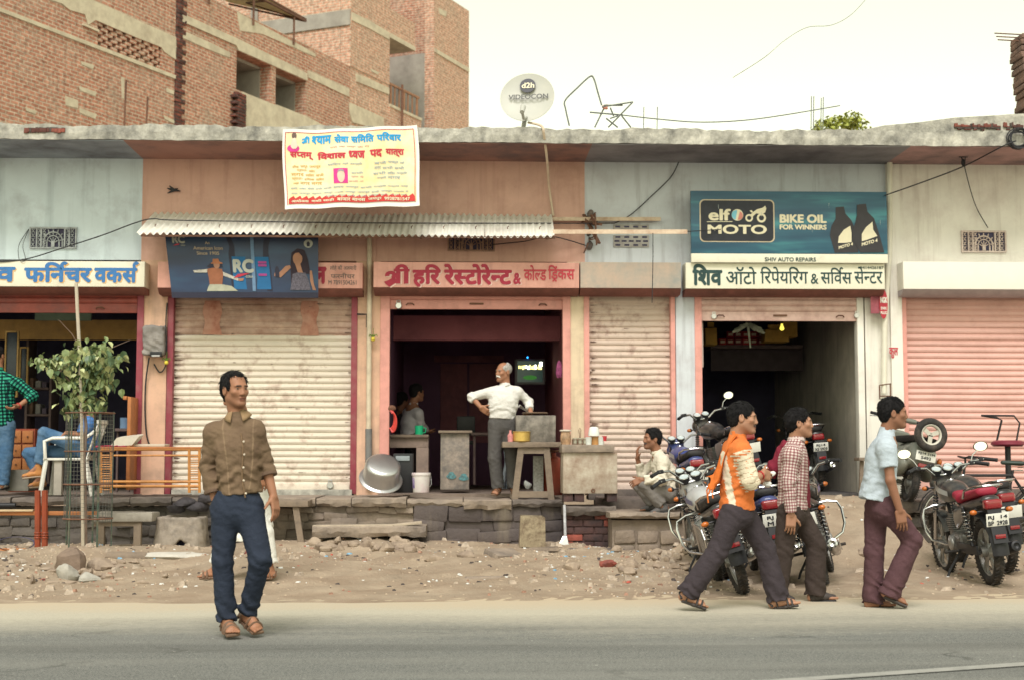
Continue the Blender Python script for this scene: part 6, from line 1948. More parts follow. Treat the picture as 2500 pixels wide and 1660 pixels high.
D.shirt(check_mat('small_check',(.62,.55,.51),(.58,.40,.42),(.58,.40,.42),.024),[(px(Y0,1935,1243),.145,.118),(px(Y0,1936,1165),.138,.108),(px(Y0,1937,1110),.148,.108),(px(Y0,1940,1088),.14,.09)],{'R':(.062,.055,.046,1.93),'L':(.062,.055,.046,1.9)},wrn=.005,seed=61,pat=limbpat([(J['pel'],J['neck'],1),(J['shR'],J['elR'],0),(J['elR'],J['wrR'],0),(J['shL'],J['elL'],0),(J['elL'],J['wrL'],0)],D.fwd,D.side))
D.collar(fabric('check_collar',(.52,.42,.40)))
m_dred=fabric('dark_red_cloth',(.17,.018,.035),var=.2)
v=Vol(px(Y0,1870,1165)-.2,px(Y0,1990,1060)+.25,.008)
for a,b_,r1,r2 in(((1950,1076,.08),(1918,1092,.02),.03,.05),((1918,1092,.02),(1894,1140,.03),.05,.06),((1894,1140,.03),(1884,1152,.04),.06,.05)):v.cone(px(Y0,*a),px(Y0,*b_),r1,r2,.04)
v.warp(lambda X,Y,Z:.008*np.sin((X*40+Z*14)*2+2*wr((X,Y,Z),2,18)));v.build('shoulder_cloth',m_dred,D.t)
b=MB();b.sheet(lambda u,v:V(*px(Y0,1953+18*min(1,v*3)+2*math.sin(v*9)+6*u,1076+160*v,-.02+.12*u)),6,24);o=b.build('cloth_end',m_dred,D.t,smooth=80)
sm=o.modifiers.new('t','SOLIDIFY');sm.thickness=.012
m_brn2=fabric('dark_brown_trousers',(.050,.037,.033),var=.15,scale=8)
D.trousers(m_brn2,(px(Y0,1936,1222),.125,.09),('R','L'),rs=(.092,.076,.084),low=-.005,seed=71,wrn=.007)
D.shoe('R',m_dsand);D.shoe('L',m_dsand)
# 5. man in the pale T-shirt
Y0=11.05
E_=Person('young man in a pale grey-blue T-shirt and plum trousers walking right',Y0,{'head':(2181,1008,0),'neck':(2166,1052,.02),'pel':(2155,1232,0),'shR':(2165,1078,-.18),'elR':(2174,1172,-.22),'wrR':(2197,1246,-.22),'haR':(2203,1282,-.22),'shL':(2160,1074,.19),'elL':(2150,1160,.22),'wrL':(2160,1225,.22),'haL':(2165,1258,.2),'hipR':(2170,1240,-.07),'knR':(2228,1318,-.08),'anR':(2172,1448,-.07),'heR':(2152,1452,-.07),'toR':(2216,1480,-.08),'hipL':(2140,1240,.07),'knL':(2134,1346,.06),'anL':(2132,1464,.06),'heL':(2114,1482,.06),'toL':(2184,1480,.05)},h=.0052)
frE=frame(82,0,0)
E_.body(frE,SK3,1.0,hands={'R':{'n':(-.2,1,0),'t':(1,0,.3),'curl':(.3,.4,.5,.6)}},stub=.15)
hair_part(E_.t,E_.J['head'],frE,1.0,strands=480,line=.056,puff=.003,back=-.055,seed=5,h=.0055)
E_.shirt(fabric('pale_blue_jersey',(.42,.48,.54),var=.06,scale=30),[(px(Y0,2133,1222),.150,.122),(px(Y0,2148,1160),.145,.113),(px(Y0,2155,1105),.155,.112),(px(Y0,2160,1078),.15,.095)],{'R':(.068,.068,.06,.62),'L':(.068,.068,.06,.62)},wrn=.0055,seed=81)
E_.trousers(fabric('plum_trousers',(.085,.043,.05),var=.14,scale=8),(px(Y0,2150,1212),.135,.1),('L','R'),rs=(.094,.074,.082),low=-.02,seed=91,wrn=.007)
E_.sandal('R',m_dsand,thong=True);E_.sandal('L',m_dsand,thong=True)
# 6. man in white standing in the restaurant door
Y0=17.66
F=Person('grey-haired man with white moustache and white shirt, hand on hip in the restaurant doorway',Y0,{'head':(1229,908,0),'neck':(1233,940,.0),'pel':(1226,1030,0),'shR':(1200,948,0),'elR':(1152,968,.06),'wrR':(1174,994,-.04),'haR':(1194,1008,-.06),'shL':(1263,946,0),'elL':(1290,980,.06),'wrL':(1296,1006,-.1),'haL':(1290,1014,-.18),'hipR':(1211,1036,0),'knR':(1208,1118,-.02),'anR':(1216,1192,.0),'heR':(1217,1199,.05),'toR':(1206,1207,-.17),'hipL':(1243,1036,0),'knL':(1250,1118,0),'anL':(1254,1192,.02),'heL':(1254,1199,.06),'toL':(1262,1206,-.14)},h=.0068)
frF=frame(-52,0,0)
F.body(frF,SK2,1.02,hands={'R':{'n':(0,1,0),'t':(0,-.3,1),'curl':(.5,)*4},'L':{'n':(0,0,-1),'t':(-1,0,0),'curl':(.9,)*4}},mous=(.62,.6,.56),stub=.2,brow=(.2,.19,.18))
hair_part(F.t,F.J['head'],frF,1.02,m=m_hairg,line=.085,seed=6,h=.008,thin=True)
r,f,u=frF;v=Vol(F.J['head']-.15,F.J['head']+.15,.006)
for q in(-1,1):v.cone(F.J['head']+(f*.102-u*.047)*1.02,F.J['head']+(f*.078+r*q*.036-u*.068)*1.02,.010,.006,.006)
v.build('moustache',M('white_moustache',(.62,.60,.56),rough=.7),F.t)
F.shirt(fabric('white_shirt',(.60,.585,.56),var=.03,scale=20),[(px(Y0,1226,1022),.162,.125),(px(Y0,1228,990),.165,.128),(px(Y0,1231,962),.165,.118),(px(Y0,1232,950),.15,.09)],{'R':(.059,.056,.052,1.35),'L':(.059,.054,.048,1.7)},wrn=.006,seed=101)
F.collar(fabric('white_shirt',(.68,.66,.63)),fwd=(-.4,-.9,0))
F.trousers(fabric('grey_trousers',(.085,.080,.078),var=.12),(px(Y0,1226,1018),.15,.115),('R','L'),rs=(.10,.082,.076),low=.01,seed=111)
F.sandal('R',m_sand);F.sandal('L',m_sand)
# 7. squatting man
Y0=16.45
S=Person('man in a cream shirt squatting on the stone step with a hand raised',Y0,{'head':(1592,1071,-.02),'neck':(1604,1104,.0),'pel':(1632,1200,.0),'shL':(1618,1124,-.17),'elL':(1616,1172,-.24),'wrL':(1565,1170,-.2),'haL':(1548,1178,-.18),'shR':(1604,1120,.19),'elR':(1568,1158,.20),'wrR':(1556,1118,.14),'haR':(1556,1102,.12),'hipL':(1632,1204,-.10),'knL':(1572,1182,-.16),'anL':(1618,1236,-.14),'heL':(1632,1246,-.14),'toL':(1586,1256,-.17),'hipR':(1632,1202,.10),'knR':(1562,1184,.14),'anR':(1598,1234,.12),'heR':(1608,1243,.12),'toR':(1562,1248,.12)},h=.0062)
frS=frame(-72,2,0)
S.body(frS,SK3,1.0,hands={'L':{'n':(0,.2,-1),'t':(-.3,.4,.6),'curl':(.5,.6,.7,.7)},'R':{'n':(1,0,.2),'t':(0,-1,.2),'curl':(.4,.5,.6,.7)}},mous=(.05,.04,.04),stub=.5)
hair_part(S.t,S.J['head'],frS,1.0,strands=300,line=.07,puff=.008,seed=7,h=.0068)
S.shirt(fabric('cream_shirt',(.60,.55,.46),var=.05),[(px(Y0,1640,1194),.155,.13),(px(Y0,1628,1160),.15,.125),(px(Y0,1612,1130),.155,.11),(px(Y0,1608,1118),.14,.09)],{'L':(.06,.058,.055,1.85),'R':(.058,.055,.050,1.7)},wrn=.008,seed=121)
S.collar(fabric('cream_shirt',(.6,.55,.46)))
S.trousers(fabric('grey_cotton_trousers',(.17,.155,.145),var=.12),(px(Y0,1638,1186),.14,.115),('L','R'),rs=(.096,.076,.074),low=.03,seed=131,k=.025)
S.shoe('L',M('grey_shoe',(.09,.085,.085),var=.2));S.shoe('R',M('grey_shoe',(.09,.085,.085)))
# 8/9. two men inside the restaurant
Y0=20.2
I1=Person('man in a pale shirt sitting with his back turned at the restaurant counter',Y0,{'head':(1018,958,0),'neck':(1009,984,0),'pel':(1002,1062,0),'shR':(1022,1000,-.14),'elR':(1026,1034,-.1),'wrR':(1044,1052,.15),'haR':(1050,1054,.2),'shL':(996,998,.15),'elL':(990,1040,.2),'wrL':(1010,1060,.3),'haL':(1016,1060,.35),'hipR':(1008,1068,-.08),'knR':(1034,1074,.25),'anR':(1034,1150,.25),'heR':(1030,1162,.25),'toR':(1044,1164,.3),'hipL':(998,1068,.1),'knL':(1030,1074,.4),'anL':(1030,1150,.4),'heL':(1028,1162,.4),'toL':(1044,1164,.4)},h=.009)
fr=frame(120);I1.body(fr,SK3,1.0);hair_part(I1.t,I1.J['head'],fr,1.0,puff=.01,seed=8,h=.009,back=-.055)
I1.shirt(fabric('grey_white_shirt',(.46,.44,.47),var=.05),[(px(Y0,1000,1062),.16,.125),(px(Y0,1003,1030),.15,.12),(px(Y0,1007,1004),.15,.10)],{'R':(.064,.06,.05,1.8),'L':(.064,.06,.05,1.8)},seed=141)
I1.trousers(m_char,(px(Y0,1002,1058),.14,.1),('R','L'))
I1.shoe('R',m_dsand);I1.shoe('L',m_dsand)
Y0=21.2
I2=Person('dark-haired man in dark clothes sitting in the shadow behind the man in the pale shirt',Y0,{'head':(982,978,0),'neck':(976,1002,0),'pel':(972,1072,0),'shR':(990,1014,-.15),'elR':(996,1045,-.1),'wrR':(1010,1060,.1),'haR':(1014,1060,.15),'shL':(962,1014,.15),'elL':(958,1045,.15),'wrL':(975,1060,.3),'haL':(980,1060,.3),'hipR':(976,1076,-.08),'knR':(1004,1080,.25),'anR':(1004,1150,.25),'heR':(1000,1160,.25),'toR':(1014,1160,.3),'hipL':(968,1076,.1),'knL':(1000,1080,.4),'anL':(1000,1150,.4),'heL':(998,1160,.4),'toL':(1012,1160,.4)},h=.01)
fr=frame(125);I2.body(fr,SK4,1.0);hair_part(I2.t,I2.J['head'],fr,1.0,puff=.016,seed=9,h=.01,back=-.06)
I2.shirt(fabric('dark_shirt',(.05,.045,.06)),[(px(Y0,972,1070),.16,.12),(px(Y0,974,1040),.15,.12),(px(Y0,976,1016),.15,.10)],{'R':(.064,.06,.05,1.8),'L':(.064,.06,.05,1.8)},seed=151)
I2.trousers(m_char,(px(Y0,972,1066),.14,.1),('R','L'))
# 10. man in the green checked shirt at the left edge
Y0=17.75
K=Person('man in a green checked shirt and jeans seen from behind at the left edge',Y0,{'head':(-6,868,0),'neck':(-4,902,0),'pel':(2,1036,0),'shR':(42,926,0),'elR':(80,966,-.02),'wrR':(46,990,-.16),'haR':(30,996,-.2),'shL':(-44,922,0),'elL':(-60,975,0),'wrL':(-50,1020,0),'haL':(-48,1045,0),'hipR':(18,1040,0),'knR':(14,1115,0),'anR':(6,1182,0),'heR':(6,1190,-.05),'toR':(16,1190,.15),'hipL':(-18,1040,0),'knL':(-20,1115,0),'anL':(-22,1182,0),'heL':(-22,1190,-.05),'toL':(-24,1190,.15)},h=.0068)
fr=frame(165);K.body(fr,SK2,1.0,hands={'R':{'n':(0,.3,1),'t':(0,-1,0),'curl':(.6,)*4}});hair_part(K.t,K.J['head'],fr,1.0,seed=10,h=.008,back=-.055)
J=K.J
K.shirt(check_mat('green_check',(.035,.30,.19),(.10,.16,.22),(.10,.16,.22),.042),[(px(Y0,0,1040),.165,.125),(px(Y0,0,985),.158,.12),(px(Y0,-1,940),.165,.115),(px(Y0,-2,922),.155,.09)],{'R':(.068,.066,.05,1.5),'L':(.068,.062,.05,1.7)},wrn=.007,seed=161,pat=limbpat([(J['pel'],J['neck'],1),(J['shR'],J['elR'],0),(J['elR'],J['wrR'],0),(J['shL'],J['elL'],0)],K.fwd,K.side))
m_jean=fabric('blue_denim',(.055,.12,.22),var=.2,scale=5,dirt=(.17,.26,.36),damt=.3,dscale=3)
K.trousers(m_jean,(px(Y0,0,1030),.15,.11),('R','L'),rs=(.10,.082,.076),seed=171)
for q in 'RL':K.shoe(q,M('white_trainer',(.6,.6,.58),var=.1))
b=MB();w_,e_=J['wrR'],J['elR'];b.torus(tuple(w_),tuple(nrm(w_-e_)),.036,.008,18,6);b.build('red_thread',M('red_thread',(.4,.03,.03)),K.t)
# 11. seated man in blue behind the sapling
Y0=17.55
L1=Person('man in a blue shirt, jeans and tan boots sitting cross-legged behind the sapling',Y0,{'head':(212,978,0),'neck':(214,1004,0),'pel':(214,1098,0),'shR':(214,1022,.17),'elR':(200,1058,.16),'wrR':(160,1066,.1),'haR':(146,1072,.08),'shL':(216,1022,-.17),'elL':(200,1060,-.2),'wrL':(162,1056,-.12),'haL':(148,1066,-.08),'hipR':(206,1098,.08),'knR':(70,1106,.1),'anR':(98,1168,.1),'heR':(112,1186,.1),'toR':(70,1188,.08),'hipL':(206,1094,-.1),'knL':(108,1056,-.08),'anL':(94,1140,-.08),'heL':(106,1160,-.08),'toL':(52,1166,-.1)},h=.0068)
fr=frame(-80);L1.body(fr,SK2,1.0,hands={'L':{'n':(0,0,-1),'t':(0,-1,0)}});hair_part(L1.t,L1.J['head'],fr,1.0,seed=12,h=.009)
L1.shirt(fabric('bright_blue_shirt',(.065,.17,.42),var=.15,scale=6),[(px(Y0,214,1098),.155,.12),(px(Y0,214,1060),.15,.115),(px(Y0,215,1028),.155,.10)],{'R':(.066,.064,.06,.95),'L':(.068,.066,.06,.95)},seed=181,wrn=.007)
L1.trousers(m_jean,(px(Y0,214,1090),.14,.11),('R','L'),rs=(.092,.074,.062),low=.04,k=.03,seed=191)
m_tan=M('tan_leather',(.42,.18,.055),rough=.55,var=.12,bump=.15)
for q in 'RL':L1.shoe(q,m_tan,M('pale_sole',(.35,.27,.2)),hgt=.08)
# motorcycles
def GP(x,y):
 Y=11.5
 while Y<18:
  p=P(x,y,Y)
  if p.z<=gnd(p.x,p.y):break
  Y+=.01
 p.z=gnd(p.x,p.y)
 return p
m_redl=M('red_lens',(.22,.008,.014),rough=.2,var=.1,bump=0,spec=.6,coat=.4)
m_orl=M('orange_lens',(.46,.12,.015),rough=.25,var=.05,bump=0,spec=.6)
m_plate=M('number_plate',(.70,.70,.66),rough=.5,var=.03,dirt=(.4,.36,.3),damt=.12,dscale=9,bump=0)
m_engine=M('engine_alloy',(.26,.255,.25),rough=.45,metal=.75,var=.2,scale=14,dirt=(.06,.05,.045),damt=.35,dscale=9,bump=.15)
m_frame=M('frame_black',(.02,.02,.022),rough=.5,var=.2,bump=.03)
m_seat=M('seat_vinyl',(.022,.02,.02),rough=.55,var=.2,bump=.12,bscale=180)
m_glass=M('gauge_face',(.42,.48,.50),rough=.15,var=.05,bump=0,spec=.6)
m_mirror=M('mirror_glass',(.85,.86,.85),rough=.05,metal=1.,var=0,bump=0)
m_alloyw=M('alloy_wheel',(.34,.34,.33),rough=.4,metal=.7,var=.1,dirt=(.16,.13,.1),damt=.25,dscale=12,bump=0)
def gloss(name,c):return M('gloss_'+name,c,rough=.3,var=.06,scale=10,coat=.3,bump=0,spec=.5,dirt=(.26,.21,.16),damt=.1,dscale=7,dsharp=.2)
def wheel(par,x,rad,wd,spokes='alloy',disc=False,steer=None):
 q=MB();q.torus((x,0,rad),(0,1,0),rad-wd,wd,36,10,.95)
 for i in range(44):
  a=2*math.pi*i/44;c=V(x+math.cos(a)*(rad-.004),0,rad+math.sin(a)*(rad-.004));tg=V(-math.sin(a),0,math.cos(a))
  for s_ in(-1,1):q.bar(c-tg*.008+V(0,s_*wd*.15,0),c+tg*.012+V(0,s_*wd*.85,0),.012,.008,up=(math.cos(a),0,math.sin(a)))
 w=q.build('wheel',m_rubber,par,local=True)
 q=MB()
 rr=rad-wd*1.7
 q.lathe([(rr+.012,-.032),(rr+.016,-.026),(rr-.008,-.012),(rr-.008,.012),(rr+.016,.026),(rr+.012,.032),(rr-.016,.016),(rr-.016,-.016),(rr+.012,-.032)],(x,0,rad),(0,1,0),40)
 q.cyl((x,-.07,rad),(x,.07,rad),.045,n=18);q.cyl((x,-.055,rad),(x,.02,rad),.075,n=20)
 if spokes=='alloy':
  for i in range(5):
   a=2*math.pi*i/5+.3
   for da in(-.16,.16):
    q.bar(V(x+math.cos(a)*.04,0,rad+math.sin(a)*.04),V(x+math.cos(a+da)*rr,0,rad+math.sin(a+da)*rr),.03,.018,up=(0,1,0),bev=.004)
 else:
  for i in range(28):
   a=2*math.pi*i/28;b_=a+(.5 if i%2 else-.5);y=.05*(1 if i%4<2 else-1)
   q.tube([V(x+math.cos(b_)*.05,y,rad+math.sin(b_)*.05),V(x+math.cos(a)*rr,0,rad+math.sin(a)*rr)],.0028,4,cap=False)
 q.build('rim',m_alloyw,w,local=True)
 return w
def motorcycle(label,loc,yaw,lean,body,accent,seat=None,plate=('RJ 14','BP 2928'),spokes='alloy',guard=True,saree=True,mirrors=(1,1),exhaust=None,tailc=None,steer=0.,cowl=True,rear2=None,rail=True):
 t=thing('motorcycle',label,'motorcycle',loc,'motorcycles parked in front of the repair shop')
 t.rotation_euler=(R(lean),0,R(yaw))
 L=dict(local=True)
 def B(name,q,m,par=None,**k):return q.build(name,m,par or t,local=True,**k)
 def sdf(name,fn,lo,hi,m,h=.011,par=None):
  v=Vol(lo,hi,h);fn(v);return v.build(name,m,par or t,local=True)
 wheel(t,0,.30,.047,spokes);wheel(t,1.27,.295,.040,spokes)
 for s in(-1,1):
  q=MB();q.cyl((1.27,s*.075,.295),(1.14,s*.075,.62),.021,n=10);q.cyl((1.14,s*.075,.62),(1.03,s*.075,.93),.016,n=10)
  q.lathe([(.024,0),(.024,.06)],(1.16,s*.075,.57),(-.36,0,.93),10);B('fork_leg',q,m_chrome)
  q=MB()
  for k in range(7):q.torus((1.145-k*.011,s*.075,.62+k*.028),(-.35,0,.93),.022,.006,12,6)
  B('fork_gaiter',q,m_black)
 q=MB();n=16
 q.sheet(lambda u,v:V(1.27+math.cos(R(155-125*u))*(.345-.03*(2*v-1)**2),(2*v-1)*.065,.295+math.sin(R(155-125*u))*(.345-.03*(2*v-1)**2)),n,6)
 B('mudguard',q,body,smooth=70)
 sdf('headlamp_cowl',lambda v:(v.ell((1.10,0,.89),(.085,.115,.10),None,.02),v.ell((1.06,0,.985),(.05,.105,.05),None,.04),v.rbox((1.22,0,.88),(.06,.2,.2),None,.005,.005,'cut')),(.9,-.2,.72),(1.25,.2,1.1),body if cowl else m_black)
 q=MB();q.lathe([(.001,.035),(.05,.03),(.082,.012),(.088,0)],(1.155,0,.88),(1,0,0),20);B('headlamp',q,m_glass)
 for s in(-1,1):
  q=MB();q.cyl((1.045,s*.056,.985),(1.02,s*.056,1.035),.048,.05,18);g=B('gauge',q,m_black)
  q=MB();q.cyl((1.0195,s*.056,1.036),(1.0175,s*.056,1.040),.043,.043,18);B('dial',q,m_glass,g)
  q=MB();q.torus((1.018,s*.056,1.0395),(-.447,0,.894),.046,.005,18,6);B('bezel',q,m_chrome,g)
 hb=[(.83,-.37,1.045),(.90,-.30,1.065),(.97,-.17,1.055),(1.01,-.09,.985),(1.015,0,.975),(1.01,.09,.985),(.97,.17,1.055),(.90,.30,1.065),(.83,.37,1.045)]
 q=MB();q.tube(hb,.0125,10);B('handlebar',q,m_chrome)
 for s in(-1,1):
  q=MB();q.tube([(.905,s*.295,1.065),(.83,s*.372,1.045),(.815,s*.39,1.04)],[.018,.019,.021],12);g=B('grip',q,m_black)
  q=MB();q.tube([(.945,s*.25,1.06),(.955,s*.30,1.05),(.89,s*.385,1.03)],.007,6,flat=.6);q.box((.90,s*.27-.03,1.045),(.965,s*.27+.03,1.085),.008);B('lever',q,m_black)
  if mirrors[0 if s<0 else 1]:
   q=MB();q.tube([(.93,s*.25,1.06),(.95,s*.29,1.14),(.94,s*.36,1.20)],.006,6);mm_=B('mirror',q,m_chrome)
   q=MB();q.lathe([(.001,.02),(.03,.018),(.052,.006),(.057,-.004),(.052,-.008)],(.945,s*.375,1.215),(1,s*.15,0),22);q.v=[(v[0],s*.375+(v[1]-s*.375)*1.25,1.215+(v[2]-1.215)*.85)for v in q.v];B('mirror_shell',q,m_black,mm_)
   q=MB();q.poly([(.936,s*.375+.064*math.cos(a),1.215+.043*math.sin(a))for a in np.linspace(0,6.28,21)[:-1]]);B('mirror_glass',q,m_mirror,mm_,smooth=0)
 def tank(v):
  v.ell((.78,0,.82),(.22,.135,.115),None,.03);v.ell((.64,0,.80),(.17,.10,.09),None,.06)
  v.rbox((.72,0,.68),(.4,.06,.05),None,.02,.03,'cut');v.ell((.66,.17,.74),(.13,.06,.07),None,.03,'cut');v.ell((.66,-.17,.74),(.13,.06,.07),None,.03,'cut')
 tk=sdf('fuel_tank',tank,(.4,-.2,.62),(1.08,.2,1.0),body)
 q=MB();q.lathe([(.001,.012),(.028,.01),(.034,0)],(.80,0,.932),(0,0,1),16);B('filler_cap',q,m_chrome,tk)
 for s in(-1,1):
  q=MB();q.sheet(lambda u,v:V(.60+.34*u,s*(.128+.012*math.sin(math.pi*u)-.03*abs(u-.55)),.79+.06*u+(.045+.02*u)*v),10,2);B('tank_stripe',q,accent,tk)
 sdf('side_cover',lambda v:[v.econe((.48,s*.09,.58),(.18,s*.12,.66),(.10,.03),(.07,.02),(0,0,1),.02)for s in(-1,1)],(.05,-.2,.42),(.65,.2,.8),body)
 def seatf(v):
  v.econe((.56,0,.80),(.30,0,.775),(.085,.05),(.125,.05),(0,1,0),.03,pw=2.6);v.econe((.28,0,.785),(-.14,0,.845),(.125,.05),(.10,.042),(0,1,0),.03,pw=2.6)
 sdf('seat',seatf,(-.28,-.2,.65),(.7,.2,.95),seat or m_seat)
 def tail(v):
  v.econe((.25,0,.70),(-.20,0,.765),(.125,.055),(.085,.05),(0,1,0),.03,pw=2.5)
 sdf('tail_cowl',tail,(-.34,-.2,.55),(.45,.2,.9),tailc or body)
 sdf('tail_lamp',lambda v:v.rbox((-.255,0,.735),(.045,.078,.043),None,.022,.01),(-.36,-.14,.65),(-.16,.14,.82),m_redl,.008)
 if rail:
  q=MB();q.tube([(.10,-.135,.79),(.0,-.15,.86),(-.20,-.125,.895),(-.29,-.07,.90),(-.30,0,.90),(-.29,.07,.90),(-.20,.125,.895),(.0,.15,.86),(.10,.135,.79)],.0115,8);B('grab_rail',q,m_chrome)
 q=MB();q.sheet(lambda u,v:V(math.cos(R(70+112*u))*(.352-.03*(2*v-1)**2),(2*v-1)*.075,.30+math.sin(R(70+112*u))*(.352-.03*(2*v-1)**2)),18,6)
 q.prism([(-.27,-.06,.70),(-.36,-.065,.40),(-.36,.065,.40),(-.27,.06,.70)],(-.012,0,0));B('mudguard',q,m_black,smooth=70)
 pq=MB();pq.box((-.345,-.100,.545),(-.337,.100,.660),.003,Matrix.Rotation(R(-12),3,'Y'));pl=B('number_plate',pq,m_plate)
 q=MB()
 for i,tx in enumerate(plate):
  vs,fs=word([tx],.03);a=np.array(vs);mn,mxx=a.min(0),a.max(0)
  w_=.062 if len(tx)<6 else .086
  rot=Matrix.Rotation(R(-12),3,'Y');c0=V(-.341,0,.60)
  q.add([c0+rot@V(-.0055-l*.0002,w_-(x-mn[0])/(mxx[0]-mn[0])*2*w_,.044-i*.050-(1-(y-mn[1])/(mxx[1]-mn[1]))*.040)for x,y,l in vs],fs)
 if plate:B('plate_lettering',q,BLK,pl,smooth=0)
 q=MB();q.box((-.372,-.045,.44),(-.358,.045,.475),.004);B('reflector',q,m_redl)
 for x,ys_,z in((-.20,.15,.675),(1.06,.16,.86)):
  for s in(-1,1):
   q=MB();q.cyl((x,s*.05,z),(x,s*ys_,z),.009,n=6);q.ball((x+.010,s*ys_,z),(.024,.024,.024),10,6);ind=B('indicator',q,m_black)
   q=MB();q.ball((x-.012 if x<0 else x+.012,s*(ys_+.012),z),(.026,.034,.023),12,8);B('indicator_lens',q,m_orl,ind)
 q=MB();q.tube([(1.03,0,.82),(.88,0,.50),(.80,0,.27),(.45,0,.25)],.018,8);q.tube([(1.03,0,.86),(.60,0,.70),(.30,0,.68),(-.12,.07,.72)],.016,8);q.tube([(.30,0,.68),(.42,0,.30)],.018,8)
 q.tube([(.42,-.1,.3),(.42,.1,.3)],.02,8)
 for s in(-1,1):q.bar((.44,s*.095,.34),(-.04,s*.095,.30),.025,.04,bev=.006)
 B('frame',q,m_frame)
 def eng(v):
  v.rbox((.58,0,.36),(.17,.085,.095),None,.04,.02);v.cyl=None
  v.cone((.52,-.10,.36),(.52,.10,.36),.085,.085,.02,flat=(True,True));v.cone((.66,-.12,.35),(.66,.12,.35),.08,.08,.02,flat=(True,True));v.rbox((.76,0,.42),(.06,.07,.06),None,.02,.03)
 en=sdf('engine',eng,(.35,-.2,.2),(.9,.2,.62),m_engine)
 q=MB();ax=V(.35,0,.94)
 for k in range(9):
  c=V(.735,0,.46)+ax*(k*.020);s_=.072 if k<7 else .06
  q.bar(c-V(s_,0,0),c+V(s_,0,0),.155 if k<7 else .12,.009,up=tuple(ax),bev=.002)
 q.cyl(V(.735,0,.45),V(.735,0,.45)+ax*.17,.05,n=12);B('cylinder_fins',q,m_engine)
 for s in(-1,1):
  q=MB();q.lathe([(.001,.012),(.05,.012),(.058,.004),(.066,.004),(.07,-.006)],(.64,s*.125,.35),(0,s,0),20);B('crank_cover',q,m_alloyw,en)
  q=MB();q.cyl((.46,s*.10,.29),(.46,s*.25,.29),.014,n=8);B('foot_peg',q,m_rubber)
  q=MB();q.cyl((.03,s*.125,.36),(.17,s*.125,.70),.012,n=8);sh=B('shock_absorber',q,m_black)
  a,d=V(.045,s*.125,.40),(V(.16,s*.125,.675)-V(.045,s*.125,.40));_,u,w=ortho(d)
  q=MB();q.tube([a+d*(i/72.)+u*.027*math.cos(i*.7)+w*.027*math.sin(i*.7)for i in range(73)],.0055,6);B('spring',q,m_chrome,sh)
 ex=exhaust or m_chrome
 q=MB();q.tube([(.80,-.06,.47),(.88,-.09,.40),(.83,-.12,.26),(.68,-.15,.22),(.35,-.155,.235)],.021,10)
 q.lathe([(.022,0),(.044,.10),(.055,.32),(.055,.58),(.045,.61),(.028,.615),(.026,.60),(.001,.59)],(.36,-.16,.235),(-.98,-.02,.19),18);B('exhaust',q,ex)
 q=MB();q.bar((.33,-.212,.27),(-.05,-.218,.345),.008,.05,bev=.003);B('heat_shield',q,m_chrome)
 q=MB();q.bar((.50,.105,.33),(-.03,.105,.32),.02,.085,bev=.008);B('chain_cover',q,m_black)
 q=MB();q.tube([(.50,.10,.27),(.47,.22,.12),(.44,.29,-.01+.06*(lean>-4))],.012,8);q.box((.41,.26,-.02),(.47,.33,-.005),.004);B('side_stand',q,m_frame)
 if guard:
  for s in(-1,1):
   q=MB();q.tube([(.90,s*.04,.70),(.92,s*.16,.70),(.93,s*.25,.67),(.92,s*.275,.60),(.89,s*.27,.46),(.86,s*.23,.38),(.82,s*.12,.33),(.80,s*.03,.32)],.0125,8);B('leg_guard',q,m_chrome)
 if saree:
  q=MB();q.tube([(.08,.16,.70),(.04,.215,.68),(-.24,.21,.64),(-.27,.21,.56),(-.20,.215,.40),(.04,.215,.36),(.10,.16,.37)],.009,8)
  for k in range(5):x=.02-k*.055;q.tube([(x,.215,.675),(x+.01,.215,.375)],.006,6)
  B('saree_guard',q,m_chrome)
 return t
BLK2=gloss('black',(.018,.018,.022));SIL=gloss('silver',(.40,.41,.42));BLU=gloss('blue',(.03,.05,.20));WHT=gloss('white',(.6,.6,.58));REDG=gloss('red',(.36,.02,.03));DGN=gloss('dark_grey',(.06,.065,.06))
def pt(x,y):p=GP(x,y);return(p.x,p.y,p.z)
motorcycle('black motorcycle with a red and white seat and plate 2928, nearest the right edge',pt(2424,1428),89,-6,BLK2,SIL,seat=M('seat_red',(.30,.02,.045),rough=.5,var=.08),plate=('RJ  14','BP  2928'),saree=False,exhaust=m_black,tailc=BLK2)
motorcycle('black motorcycle half hidden to the right of the one with the red and white seat',pt(2458,1398),91,-7,BLK2,DGN,plate=(),mirrors=(0,0),exhaust=m_chrome,guard=False)
motorcycle('blue and silver motorcycle leaning over steeply behind the man in orange',pt(1815,1450),89,-17,SIL,BLU,plate=(),mirrors=(0,0),tailc=BLK2,spokes='wire')
motorcycle('motorcycle with twin dials just beyond the steeply leaning blue and silver one',pt(1770,1412),92,-10,BLK2,SIL,plate=(),mirrors=(0,0))
motorcycle('blue motorcycle with tail lamp and plate showing between the orange and checked shirts',pt(1898,1426),88,-8,BLU,WHT,plate=('RJ 2','M 2'),mirrors=(0,0),tailc=BLU)
motorcycle('black motorcycle with chrome leg guard standing behind the man in the checked shirt',pt(2014,1427),73,-14,BLK2,BLU,plate=(),mirrors=(0,0),spokes='wire',tailc=BLK2)
p=P(1702,1250,16.5);motorcycle('blue motorcycle with plate 5581 parked above the others at the top of the ramp',(p.x,16.45,gnd(p.x,16.45)),91,-4,BLU,SIL,plate=('RJ14 41M','5 581'),mirrors=(0,0),guard=False,tailc=BLU)
p=P(1830,1250,17.0);motorcycle('black motorcycle with a bright round mirror in the mouth of the repair shop',(p.x,17.0,gnd(p.x,17.0)),103,-10,BLK2,DGN,plate=(),mirrors=(1,0),guard=False)
